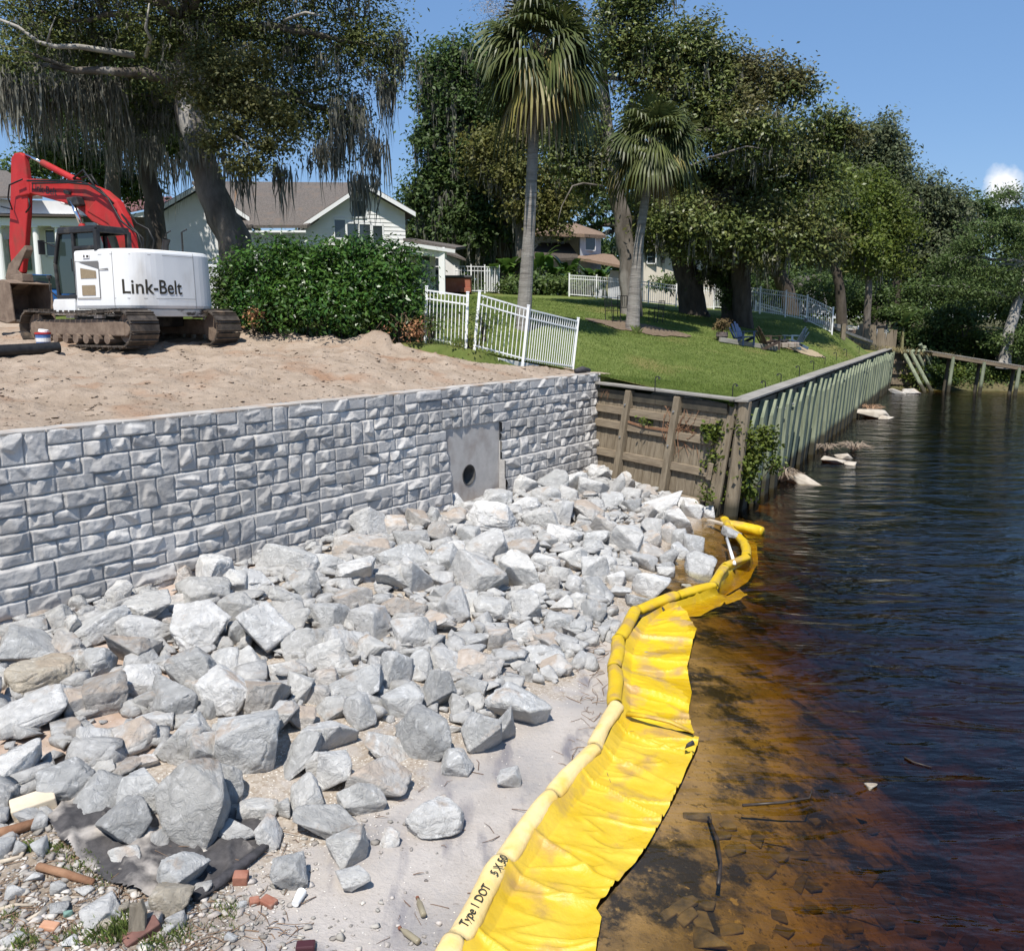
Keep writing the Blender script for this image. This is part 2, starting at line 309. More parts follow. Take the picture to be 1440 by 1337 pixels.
sheet('sand_lot', np.r_[np.arange(-40, -14, .5), np.arange(-14, 3, .075)], np.r_[np.arange(2, 9, .3), np.arange(9, 31, .075)], zlot, sand_m,
      mask=lambda X, Y: (dwall(X, Y) < -.32) & (Y < np.interp(X, FX, FY)+.12*fbm(X*2, Y*2, 3)), kind='structure')
lawn_m = mat('lawn_turf', (.105, .14, .034), (.17, .205, .06), 1.1, .95, .04, 60, c3=(.21, .19, .07), c3scale=.35, c3thr=(.56, .72), spec=.1)
dirt_m = mat('bank_soil', (.06, .065, .028), (.13, .11, .06), .8, .95, .03, c3=(.10, .12, .04), spec=.1)
def lawn_grid():
    ys = np.r_[np.arange(21.55, 40, .25), np.arange(40, 62, .5)]; n = 150
    vs = []
    for y in ys:
        xr = float(riv(y))-.1
        xl = CORNER[0]+(y-CORNER[1])*(2.45-CORNER[0])/(25.35-CORNER[1])+.15 if y < 25.3 else (-34 if y > 28 else 2.9-(y-25.3)*13.6)
        vs.append(np.linspace(min(xl, xr-.02), xr, n))
    return np.array(vs), np.repeat(ys[:, None], n, 1)
gx, gyy = lawn_grid()
sheet('lawn', gx, gyy, lambda X, Y: np.where((Y < np.interp(X, FX, FY)-.02) & (X < 2.4), zup(X, Y)-1.2, zup(X, Y)-.03), lawn_m, kind='structure')
sheet('lawn', np.arange(-34, 3.2, .15), np.arange(21.5, 28.6, .15), lambda X, Y: np.where(Y < np.interp(X, FX, FY)-.02, zlot(X, Y)-.35, zup(X, Y)-.075), lawn_m, mask=lambda X, Y: dwall(X, Y) < -.4, kind='structure')
def bank0(X): return np.clip(61.2-(X-25.4)*.3, 44, 61.5)
def zbank(X, Y): t = Y-bank0(X); return np.where(t < 0, np.maximum(-1.6, .3*t), .75*sm(t, 0, 1.5)+1.3*sm(t, 3, 9)+.04*np.clip(t-9, 0, 40))+.12*fbm(X*.6, Y*.6, 9)
def zfar(X, Y): return np.where(X > 25.6, zbank(X, Y), zup(np.clip(X, -60, 70), np.minimum(Y, 110))-.1)
sheet('ground', np.r_[np.arange(-400, -60, 30), np.arange(-60, 70, 1.), np.arange(70, 420, 30)], np.r_[np.arange(61.4, 80, .8), np.arange(80, 140, 4), np.arange(140, 900, 60)], zfar, dirt_m, kind='structure')
sheet('riverbank', np.r_[np.arange(25.5, 60, .5), np.arange(60, 400, 20)], np.arange(40, 62, .4), zbank, dirt_m, kind='structure')
sheet('ground', np.arange(-120, -32, 4.), np.arange(10, 66, 3.), lambda X, Y: zup(np.maximum(X, -45), Y)-.15, lawn_m, kind='structure')
# ================================================================== block retaining wall (stone-faced concrete blocks)
def wall_pt(u, v, h): return np.array([A[0]+WD[0]*u+WN[0]*h, A[1]+WD[1]*u+WN[1]*h, v])
CH, BL, ZT = .4575, 1.171, 3.25
TPL = [[(0, .5, .45, 1), (.45, .5, 1, 1), (0, 0, .33, .5), (.33, 0, .66, .5), (.66, 0, 1, .5)], [(0, .48, 1, 1), (0, 0, .4, .48), (.4, 0, 1, .48)], [(0, 0, .3, 1), (.3, .45, 1, 1), (.3, 0, .66, .45), (.66, 0, 1, .45)],
  [(0, .55, .6, 1), (.6, .4, 1, 1), (.6, 0, 1, .4), (0, 0, .3, .55), (.3, 0, .6, .55)], [(0, .5, .34, 1), (.34, .42, 1, 1), (0, 0, .5, .5), (.5, 0, 1, .42)], [(0, 0, .28, 1), (.28, 0, .56, 1), (.56, .5, 1, 1), (.56, 0, 1, .5)], [(0, .45, .55, 1), (.55, .45, 1, 1), (0, 0, .35, .45), (.35, 0, .7, .45), (.7, 0, 1, .45)]]
U0, U1 = -5.2, WL
PU = [float(np.dot(np.array(gy(x, y, Y)[:2])-A, WD)) for x, y, Y in ((627, 650, 20.0), (704, 645, 21.6))]
def panel_u(px):      # u on the wall plane seen at photo column px
    d = ray(px, 640); t = float(np.dot(A, WN)/(d.x*WN[0]+d.y*WN[1])); return float(np.dot(np.array([d.x*t, d.y*t])-A, WD))
PU = [panel_u(627), panel_u(704)]
def build_wall():
    rg = np.random.default_rng(4)
    us = np.arange(U0, U1+.001, .0165); vs = np.arange(ZT-7*CH, ZT+.0001, CH/28)
    Uu, Vv = np.meshgrid(us, vs); H = np.full(Uu.shape, -.02); T = np.zeros(Uu.shape)
    for c in range(7):
        v0 = ZT-(c+1)*CH; off = (c % 2)*.585+.13*c; k = math.floor((U0-off)/BL)
        set_ = .028*c+(.075 if c >= 4 else 0)
        prev = -1
        for b in range(k, int((U1-off)/BL)+2):
            u0 = off+b*BL; t = rg.integers(len(TPL)); t = (t+1) % len(TPL) if t == prev else t; prev = t; flip = rg.random() < .5; btone = rg.normal(0, .075)-(.11 if rg.random() < .1 else 0)
            for (a0, c0, a1, c1) in TPL[t]:
                if flip: a0, a1 = 1-a1, 1-a0
                x0, x1, y0, y1 = u0+a0*BL+.004, u0+a1*BL-.004, v0+c0*CH+.004, v0+c1*CH-.004
                i0, i1 = np.searchsorted(us, [max(x0, U0), min(x1, U1)]); j0, j1 = np.searchsorted(vs, [y0, y1])
                if i1-i0 < 2 or j1-j0 < 2: continue
                uu = Uu[j0:j1, i0:i1]; vv = Vv[j0:j1, i0:i1]; cu, cv = (x0+x1)/2, (y0+y1)/2; wd, ht = x1-x0, y1-y0
                wob = .012*fbm(uu*5+b, vv*5+c, 60, 2)
                d = np.minimum(np.minimum(uu-x0, x1-uu), np.minimum(vv-y0, y1-vv))+wob
                hh = .056+rg.normal(0, .014)
                for q in range(rg.integers(4, 7)):                     # chiselled facets
                    an = rg.uniform(0, 2*math.pi); sl_ = rg.uniform(.2, 1.0); o_ = rg.uniform(.0, .5)
                    pl = .074+rg.normal(0, .012)-sl_*(((uu-cu)*math.cos(an)+(vv-cv)*math.sin(an))-o_*(abs(math.cos(an))*wd+abs(math.sin(an))*ht)*.3)
                    hh = np.minimum(hh, pl)
                hh = hh+.03*np.abs(fbm(uu*3.3+b*1.7, vv*5+c*2.1, 30, 2))-.006+.009*fbm(uu*14, vv*14, 33, 2)
                e = np.clip(d/.015, 0, 1); e = 1-(1-e)**2
                H[j0:j1, i0:i1] = np.maximum(hh, .02)*e-(1-e)*.035; T[j0:j1, i0:i1] = btone+rg.normal(0, .05)
        jj = slice(*np.searchsorted(vs, [v0-1e-4, v0+CH-1e-4 if c else v0+CH+1e-3])); H[jj] += set_
    n = Uu.shape; P = (A[0]+WD[0]*Uu+WN[0]*(H-.075), A[1]+WD[1]*Uu+WN[1]*(H-.075), Vv)
    idx = np.arange(n[0]*n[1]).reshape(n); f = np.stack([idx[:-1, :-1], idx[:-1, 1:], idx[1:, 1:], idx[1:, :-1]], -1).reshape(-1, 4)
    pm = (Uu[:-1, :-1] > PU[0]) & (Uu[:-1, :-1] < PU[1]) & (Vv[:-1, :-1] < ZT-2*CH-.002)
    return np.stack(P, -1), f[~pm.ravel()], T
stone_m = mat('cast_stone', (.385, .365, .345), (.52, .50, .475), 3.5, .92, .012, 16, c3=(.28, .275, .275), c3scale=1.1, c3thr=(.56, .75), contrast=(.3, .7), spec=.2)
def tone_mix(m, amt=1.0):
    n = m.node_tree.nodes; L = m.node_tree.links; b = n['Principled BSDF']; src = b.inputs['Base Color'].links[0].from_socket
    a = n.new('ShaderNodeAttribute'); a.attribute_name = 'tone'; q = n.new('ShaderNodeMath'); q.inputs[1].default_value = 1; L.new(a.outputs['Fac'], q.inputs[0])
    h = n.new('ShaderNodeHueSaturation'); L.new(q.outputs[0], h.inputs['Value']); L.new(src, h.inputs['Color']); L.new(h.outputs[0], b.inputs['Base Color'])
tone_mix(stone_m)
wall = thing('retaining_wall', 'new pale grey stone-faced block retaining wall with a square concrete pipe outlet', 'retaining wall', (-2, 18.8, .2))
V, F, T = build_wall()
mesh('block_face', V, F, stone_m, wall, smooth=True, attrs={'tone': T})
conc = mat('outlet_concrete', (.40, .375, .35), (.49, .46, .43), 3, .9, .006, 14, c3=(.30, .255, .225), c3scale=1.4, c3thr=(.5, .72))
wl = lambda u, v, h: Vector(wall_pt(u, v, h))
b = MB()
for a0_, a1_, z0_, z1_ in ((U0, PU[0]-.01, ZT-7*CH, ZT-.002), (PU[1]+.01, U1, ZT-7*CH, ZT-.002), (PU[0]-.01, PU[1]+.01, ZT-2*CH+.02, ZT-.002)):
    b.prism([wl(a0_, z0_, -.1), wl(a1_, z0_, -.1), wl(a1_, z1_, -.1), wl(a0_, z1_, -.1)], -.42*Vector((WN[0], WN[1], 0)))
for c in range(2, 7):
    hm_ = .028*c+(.075 if c >= 4 else 0)-.075-.03*(c < 4); b.quad(wl(PU[1]+.010, ZT-(c+1)*CH, -.1), wl(PU[1]+.010, ZT-(c+1)*CH, hm_), wl(PU[1]+.010, ZT-c*CH, hm_), wl(PU[1]+.010, ZT-c*CH, -.1))
core = b.build('block_core', stone_m, wall)
capm = MB(); 
for c in range(math.ceil((U1-U0)/BL)):        # level tops of the upper course, one slab of concrete per block
    u0 = U0+c*BL; u1 = min(u0+BL-.012, U1); capm.prism([wl(u0, ZT-.05, -.45), wl(u1, ZT-.05, -.45), wl(u1, ZT-.05, -.055), wl(u0, ZT-.05, -.055)], (0, 0, .056))
capm.build('course_top', mat('dusty_block_top', (.33, .30, .27), (.47, .445, .415), 2.4, .95, .006, 20, c3=(.36, .27, .20), c3scale=1.6, c3thr=(.5, .64)), wall, bevel=.012)
eb = MB()
for c in range(7):                            # rough block ends at the bulkhead
    v0 = ZT-(c+1)*CH; se = .028*c+(.075 if c >= 4 else 0)
    eb.prism([wl(U1-.02, v0+.006, -.4), wl(U1+.03+.02*(c % 2)+(.06 if c >= 4 else 0), v0+.006, -.4), wl(U1+.03+.02*(c % 2)+(.06 if c >= 4 else 0), v0+.006, se-.03), wl(U1-.02, v0+.006, se-.02)], (0, 0, CH-.012))
eb.build('block_end', stone_m, wall, bevel=.02)
# outlet panel with a round hole, and the pipe behind it
pz0, pz1 = ZT-7*CH, ZT-2*CH+.01; pc_u = panel_u(661.5); pc_v = 1.62; pr = .235
q = gy(661.5, 668, 1); 
d_ = ray(661.5, 668); t_ = float(np.dot(A, WN)/(d_.x*WN[0]+d_.y*WN[1])); pc_v = CZ+d_.z*t_
vs, fs = [], []; K = 40
for k in range(K):
    a = 2*math.pi*k/K; vs.append(wl(pc_u+pr*math.cos(a), pc_v+pr*math.sin(a), -.05))
    c_, s_ = math.cos(a), math.sin(a); lim = []
    if c_ > 1e-6: lim.append((PU[1]-pc_u)/c_)
    if c_ < -1e-6: lim.append((PU[0]-pc_u)/c_)
    if s_ > 1e-6: lim.append((pz1-pc_v)/s_)
    if s_ < -1e-6: lim.append((pz0-pc_v)/s_)
    r_ = min(lim); vs.append(wl(pc_u+r_*c_, pc_v+r_*s_, -.05))
for k in range(K):
    n_ = (k+1) % K; fs.append((2*k, 2*k+1, 2*n_+1, 2*n_))
for cu_, cv_ in ((PU[0], pz0), (PU[1], pz0), (PU[1], pz1), (PU[0], pz1)):
    ang = math.atan2(cv_-pc_v, cu_-pc_u) % (2*math.pi); k = int(ang/(2*math.pi)*K); vs.append(wl(cu_, cv_, -.05)); fs.append((2*k+1, len(vs)-1, 2*((k+1) % K)+1))
pan = mesh('outlet_panel', vs, fs, conc, wall)
sd = MB()
for u_, o_ in ((PU[0], 1), (PU[1], -1)): sd.quad(wl(u_, pz0, -.05), wl(u_, pz1, -.05), wl(u_, pz1, -.12), wl(u_, pz0, -.12))
sd.build('panel_return', conc, pan)
pipe_m = mat('outlet_pipe_wall', (.05, .048, .045), (.10, .095, .09), 6, .8)
ring = MB(); pts = [(pr-.004, .032), (pr+.02, .036), (pr+.024, .03)]
vs, fs = [], []
prof = [(pr+.012, -.052), (pr+.008, -.038), (pr-.012, -.038), (pr-.014, -1.4)]
for k in range(K):
    a = 2*math.pi*k/K
    for r_, h_ in prof: vs.append(wl(pc_u+r_*math.cos(a), pc_v+r_*math.sin(a), h_))
m_ = len(prof)
for k in range(K):
    for j in range(m_-1): fs.append((k*m_+j, ((k+1) % K)*m_+j, ((k+1) % K)*m_+j+1, k*m_+j+1))
fs.append(tuple(k*m_+m_-1 for k in range(K)))
mesh('drain_pipe', vs, fs, pipe_m, wall, smooth=True)
geo_m = mat('geotextile', (.035, .034, .036), (.07, .065, .07), 12, .8, .01)
g = MB(); rg = random.Random(5)
for i in range(46):
    u = U0+(U1-U0)*i/46; b_ = .47+rg.uniform(0, .05); g.quad(wl(u, ZT-.03+rg.uniform(0, .06), -b_), wl(u+.48, ZT-.03+rg.uniform(0, .06), -b_-.02), wl(u+.48, ZT-.2, -b_-.06), wl(u, ZT-.2, -b_-.06))
gt = g.build('filter_fabric', geo_m, wall)
roll = MB(); roll.tube([wl(WL-.7, ZT+.08, -.42), wl(WL-.4, ZT+.11, -.38), wl(WL-.12, ZT+.07, -.3)], [.06, .09, .05], 9)
setp(roll.build('fabric_roll', geo_m, smooth=True), 'crumpled black fabric roll lying on the end of the block wall', 'fabric')
# ================================================================== timber bulkhead
wood_m = mat('weathered_wood', (.165, .13, .088), (.255, .21, .15), 2.2, .9, .006, 30, stretch=(5, 5, .6), c3=(.15, .12, .085), c3scale=3)
wood_h = mat('weathered_board', (.18, .14, .095), (.28, .225, .16), 2.2, .9, .006, 30, stretch=(.8, .8, 6), c3=(.16, .125, .09), c3scale=3)
green_m = mat('treated_pile', (.16, .19, .125), (.27, .295, .205), 1.8, .9, .006, 26, stretch=(4, 4, .5), c3=(.13, .145, .10), c3scale=2.2, isl=.1)
def tide(m, z0=.62):       # dark wet band that the river leaves on timber
    n = m.node_tree.nodes; L = m.node_tree.links; b = n['Principled BSDF']; src = b.inputs['Base Color'].links[0].from_socket; tc = n.new('ShaderNodeTexCoord'); sx = n.new('ShaderNodeSeparateXYZ'); L.new(tc.outputs['Object'], sx.inputs[0])
    r = n.new('ShaderNodeMapRange'); r.inputs['From Min'].default_value = z0; r.inputs['From Max'].default_value = z0-.25; L.new(sx.outputs['Z'], r.inputs['Value']); q = n.new('ShaderNodeMixRGB'); L.new(r.outputs[0], q.inputs[0]); L.new(src, q.inputs[1]); q.inputs[2].default_value = (.05, .045, .03, 1); L.new(q.outputs[0], b.inputs['Base Color'])
tide(green_m); tide(wood_m, .45)
grey_m = mat('grey_cap_timber', (.21, .195, .17), (.31, .29, .26), 2, .9, .006, 30, stretch=(1, 1, 5))
dark_w = mat('dark_timber', (.05, .045, .035), (.10, .085, .06), 3, .6, .006, 18)  # darker timber for river wall, walers, fascia and rear dock piles
bolt_m = mat('galvanized', (.55, .56, .56), rough=.4, metal=.8)
C0 = Vector((2.5, 25.3, 2.92)); C1 = Vector((5.42, 21.55, 2.8))            # cap of the short face; the top leans towards the river
ldn = Vector((-.14, -.02, -1)).normalized()                             # direction down the leaning face
bh = thing('bulkhead', 'old timber bulkhead of brown boards and posts beside the block wall', 'bulkhead', (3.8, 23.2, 0))
fx = (C1-C0); fl = fx.length; fx.normalize(); fn = Vector((fx.y, -fx.x, 0)); fn.normalize()
if fn.x > 0: fn = -fn
def fp(s_, dn_, o_): return C0+fx*s_+ldn*dn_+fn*o_
b = MB(); k = 0; s_ = 0
while s_ < fl:
    wv = .145; o = .0+.008*(k % 2); b.prism([fp(s_, .1, o), fp(min(s_+wv, fl), .1, o), fp(min(s_+wv, fl), 3.3, o), fp(s_, 3.3, o)], -fn*.05); s_ += wv+.006; k += 1
b.build('sheet_board', wood_m, bh)
posts = (1.28, 3.02); ends = [0., posts[0], posts[1], fl-.35]
for dn_ in (.52, .93, 1.72, 2.5):
    for a_, c_ in zip(ends[:-1], ends[1:]):
        q = MB(); a1 = a_+.1 if a_ else -.1; a2 = c_-.1
        q.prism([fp(a1, dn_, .012), fp(a2, dn_, .012), fp(a2, dn_+.20, .012), fp(a1, dn_+.20, .012)], fn*.1); q.build('waler', wood_h, bh, bevel=.01)
for s_ in posts:
    q = MB(); q.prism([fp(s_-.1, .03, .016), fp(s_+.1, .03, .016), fp(s_+.09, 3.3, .016), fp(s_-.09, 3.3, .016)], fn*.2); po = q.build('post', wood_m, bh, bevel=.02)
    bo = MB()
    for dn_ in (.42, 1.3): bo.tube([fp(s_, dn_, .21), fp(s_, dn_, .25)], .028, 7)
    bo.build('bolt', bolt_m, po)
q = MB(); q.prism([fp(-.2, -.03, .22), fp(fl+.03, -.03, .22), fp(fl+.03, -.03, -.12), fp(-.2, -.03, -.12)], (0, 0, .055)); q.build('cap_board', grey_m, bh, bevel=.008)
q = MB(); q.beam(fp(0, .2, .06), fp(fl-.2, .2, .06), .06, .24); q.build('fascia_board', dark_w, bh)
for s_, dn_ in ((fl-.55, .45), (fl-.35, 1.55), (fl-.42, 2.1)):
    q = MB(); q.beam(fp(s_, dn_, .13), fp(s_, dn_+.42, .13), .12, .1); q.build('blocking', wood_h, bh, bevel=.01)
# long river face: pointed treated boards on a dark timber wall
rv = thing('bulkhead', 'long greenish pile-and-board bulkhead along the river edge of the lawn', 'bulkhead', (15, 41.5, 0))
E1 = Vector((25.78, 61.6, 2.72)); RX = (E1-C1); RLn = RX.length; RX.normalize(); rn = Vector((RX.y, -RX.x, 0)); rn.normalize()
rl = Vector((-.11, .02, -1)).normalized()
def rp(s_, dn_, o_): return C1+RX*s_+rl*dn_+rn*o_
b = MB(); s_ = 0
while s_ < RLn:
    e_ = min(s_+.3, RLn); b.prism([rp(s_, .05, 0), rp(e_, .05, 0), rp(e_, 3.6, 0), rp(s_, 3.6, 0)], -rn*.06); s_ += .31
b.build('sheet_board', dark_w, rv)
q = MB(); q.beam(rp(0, .22, .09), rp(RLn, .22, .09), .12, .22); q.beam(rp(0, 1.5, .09), rp(RLn, 1.5, .09), .12, .22); q.build('waler', dark_w, rv)
q = MB()
for i in range(9):
    a_ = RLn*i/9; q.beam(rp(a_+(.0 if i else -.12), -.03, .06), rp(RLn*(i+1)/9-.02, -.03+.012*math.sin(i*2), .06), .46, .06)
q.build('cap_board', grey_m, rv, bevel=.008)
rg = random.Random(12); s_ = .12; i = 0
pile = lambda s0, wd, tp, ou: (MB().prism([rp(s0-wd*.5, tp+.42, .16), rp(s0-wd*.14, tp, .16), rp(s0+wd*.14, tp, .16), rp(s0+wd*.5, tp+.42, .16), rp(s0+wd*.5, 3.55, ou), rp(s0-wd*.5, 3.55, ou)], rn*.2))
while s_ < RLn-.1:
    wd = rg.uniform(.46, .56); 
    if i == 0: q = MB().tube([rp(.12, -.0, .16), rp(.1, 3.6, .28)], [.17, .18], 12); q.build('corner_pile', wood_m, rv, bevel=.01)
    else: pile(s_, wd, .10+rg.uniform(-.04, .2), .26+rg.uniform(-.06, .12)).build('pile', green_m, rv, bevel=.015)
    s_ += rg.uniform(1.1, 1.35) if i else .8; i += 1
b = MB(); s_ = 1
while s_ < RLn: b.tube([rp(s_, .55+.1*math.sin(s_*3), .27), rp(s_, .55+.1*math.sin(s_*3), .33)], .03, 6); s_ += 1.35
b.build('bolt', bolt_m, rv)
# black hooked garden lights stuck in the turf along the cap
hook_m = mat('black_iron', (.02, .02, .022), rough=.5)
def hook(p, rz):
    r = thing('path_light', 'small black hooked garden light standing in the turf behind the bulkhead cap', 'garden light', p, 'black hooked garden lights along the bulkhead')
    M = Matrix.Translation(p) @ Matrix.Rotation(rz, 4, 'Z')
    q = MB(M); q.tube([(0, 0, -.05), (0, 0, .26), (.015, 0, .31), (.06, 0, .335), (.11, 0, .32)], .014, 6); q.build('stake', hook_m, r)
    q = MB(M); q.tube([(.11, 0, .32), (.12, 0, .27)], [.018, .04], 8); q.build('lamp_shade', hook_m, r)
for px_, py_ in ((921, 548), (1030, 558), (1076, 552), (1098, 540), (1124, 528), (1144, 520), (1160, 512), (1176, 506), (1190, 501), (1208, 496), (1222, 492)):
    p = gy(px_, py_, 23.4 if px_ < 1000 else 22.); d_h = ray(px_, py_); Yh = np.arange(21.6, 62, .1); zh = CZ+d_h.z/d_h.y*Yh; kh = int(np.argmax(zh < zup(d_h.x/d_h.y*Yh, Yh))); p = Vector((d_h.x/d_h.y*Yh[kh], Yh[kh], float(zup(d_h.x/d_h.y*Yh[kh], Yh[kh])))); hook(p, 2.6 if px_ > 1040 else .3)
# ================================================================== boulders
def smooth_min(a, k=14.):  # a: (verts, planes) -> smooth minimum
    m = a.min(1, keepdims=True); return (m-np.log(np.exp(-k*(a-m)).sum(1, keepdims=True))/k)[:, 0]
_ico = {}
def ico(l):
    if l not in _ico:
        bm = bmesh.new(); bmesh.ops.create_icosphere(bm, subdivisions=l, radius=1)
        _ico[l] = (np.array([v.co[:] for v in bm.verts]), np.array([[v.index for v in f.verts] for f in bm.faces])); bm.free()
    return _ico[l]
def n3(p, s, seed):        # cheap 3-D noise from three planes
    return (fbm(p[:, 0]*s+9, p[:, 1]*s+5, seed, 3)+fbm(p[:, 1]*s+3, p[:, 2]*s+8, seed+5, 3)+fbm(p[:, 2]*s+1, p[:, 0]*s+4, seed+9, 3))/1.7
def hull_tris(pts):
    bm = bmesh.new(); [bm.verts.new(p) for p in pts]; r = bmesh.ops.convex_hull(bm, input=bm.verts[:]); bmesh.ops.delete(bm, geom=[v for v in bm.verts if not v.link_faces], context='VERTS')
    bmesh.ops.triangulate(bm, faces=bm.faces[:]); bmesh.ops.recalc_face_normals(bm, faces=bm.faces[:]); out = np.array([[v.co[:] for v in f.verts] for f in bm.faces]); bm.free(); return out
def rock_verts(seed, dims, n=9, pts=10, rough=.03):
    rg = np.random.default_rng(seed); a = rg.normal(size=(pts, 3)); a /= np.linalg.norm(a, axis=1, keepdims=True); a = np.sign(a)*np.abs(a)**.75; a *= rg.uniform(.86, 1.06, (pts, 1))
    T = hull_tris(a); bc = []; loc = {}
    for p in range(n+1):
        for q in range(n+1-p): loc[(p, q)] = len(bc); bc.append((p/n, q/n, 1-p/n-q/n))
    tf = []
    for p in range(n):
        for q in range(n-p):
            tf.append((loc[(p, q)], loc[(p+1, q)], loc[(p, q+1)]))
            if p+q < n-1: tf.append((loc[(p+1, q)], loc[(p+1, q+1)], loc[(p, q+1)]))
    V = np.einsum('bk,tkc->tbc', np.array(bc), T).reshape(-1, 3); F = (np.array(tf)[None]+np.arange(len(T))[:, None, None]*len(bc)).reshape(-1, 3)
    _, ix, inv = np.unique(np.round(V, 4), axis=0, return_index=True, return_inverse=True); V = V[ix]; F = inv.ravel()[F]
    r0 = np.linalg.norm(V, axis=1, keepdims=True); L = rg.normal(size=3); L /= np.linalg.norm(L)
    lay = np.abs(((V @ L)*rg.uniform(2.5, 5)+n3(V, 1.3, seed+1)*.8) % 1-.5)          # split layers
    V = V*(1-np.clip(r0-1.0, 0, 1)*.45); V = V*(1+rough*1.3*n3(V, 1.7, seed)[:, None]+rough*1.2*np.abs(n3(V, 4., seed+3))[:, None]+rough*.6*n3(V, 11., seed+7)[:, None]-rough*.7*(lay < .07)[:, None])
    mn, mxx = V.min(0), V.max(0); return (V-(mn+mxx)/2)/(mxx-mn)*np.array(dims), F
def rock_mat(name, base, vein, tan, tanamt, dust):
    m = bpy.data.materials.new(name); m.use_nodes = True; n = m.node_tree.nodes; L = m.node_tree.links; b = n['Principled BSDF']; b.inputs['Roughness'].default_value = .88; b.inputs['Specular IOR Level'].default_value = .25
    tc = n.new('ShaderNodeTexCoord'); oi = n.new('ShaderNodeObjectInfo'); ad = n.new('ShaderNodeVectorMath'); ad.operation = 'ADD'; L.new(tc.outputs['Object'], ad.inputs[0]); L.new(oi.outputs['Location'], ad.inputs[1])
    def noise(s, d=7, dist=0, r=.6):
        t = n.new('ShaderNodeTexNoise'); t.inputs['Scale'].default_value = s; t.inputs['Detail'].default_value = d; t.inputs['Distortion'].default_value = dist; t.inputs['Roughness'].default_value = r; L.new(ad.outputs[0], t.inputs['Vector']); return t.outputs['Fac']
    def rng(x, a, c, lo=0, hi=1):
        q = n.new('ShaderNodeMapRange'); q.inputs['From Min'].default_value = a; q.inputs['From Max'].default_value = c; q.inputs['To Min'].default_value = lo; q.inputs['To Max'].default_value = hi; L.new(x, q.inputs['Value']); return q.outputs[0]
    def mixc(f, a, c):
        q = n.new('ShaderNodeMixRGB'); L.new(f, q.inputs[0])
        for i, z in ((1, a), (2, c)):
            if isinstance(z, tuple): q.inputs[i].default_value = (*z, 1)
            else: L.new(z, q.inputs[i])
        return q.outputs[0]
    c = mixc(rng(noise(2.6, 9, .8), .36, .64), base, tuple(x*.78 for x in base))
    c = mixc(rng(noise(5.5, 6, 2.2), .56, .66, 0, .8), c, vein)
    c = mixc(rng(noise(17, 5, 1.), .60, .72, 0, .5), c, tuple(x*.5 for x in base)); c = mixc(rng(noise(1.3, 9, 1.5), .56, .70, 0, .25), c, tuple(x*.6 for x in base))
    g = n.new('ShaderNodeNewGeometry'); sx = n.new('ShaderNodeSeparateXYZ'); L.new(g.outputs['Normal'], sx.inputs[0])
    up = rng(sx.outputs['Z'], .15, .75); mu = n.new('ShaderNodeMath'); mu.operation = 'MULTIPLY'; L.new(up, mu.inputs[0]); L.new(rng(noise(2.0, 8, .4), .62-tanamt*.35, .70-tanamt*.35), mu.inputs[1])
    c = mixc(mu.outputs[0], c, tan)
    if dust: c = mixc(rng(noise(3.4, 7), .5, .7, 0, dust), c, (.70, .69, .665))
    hs = n.new('ShaderNodeHueSaturation'); L.new(rng(oi.outputs['Random'], 0, 1, .76, 1.12), hs.inputs['Value']); L.new(c, hs.inputs['Color']); L.new(hs.outputs[0], b.inputs['Base Color'])
    bp = n.new('ShaderNodeBump'); bp.inputs['Distance'].default_value = .07; L.new(noise(9, 11, .9, .72), bp.inputs['Height']); L.new(bp.outputs[0], b.inputs['Normal'])
    return m
RM = {'g': rock_mat('grey_granite', (.60, .585, .555), (.74, .725, .70), (.46, .385, .32), .12, .4), 'b': rock_mat('blue_grey_granite', (.54, .535, .52), (.70, .695, .68), (.46, .385, .32), .05, .25),
      'w': rock_mat('whitish_granite', (.67, .655, .63), (.77, .76, .74), (.50, .42, .35), .14, .5), 't': rock_mat('tan_stained_granite', (.55, .52, .485), (.66, .635, .605), (.47, .39, .32), .5, .3),
      'l': rock_mat('limestone', (.53, .47, .38), (.63, .575, .49), (.46, .38, .29), .35, .1)}
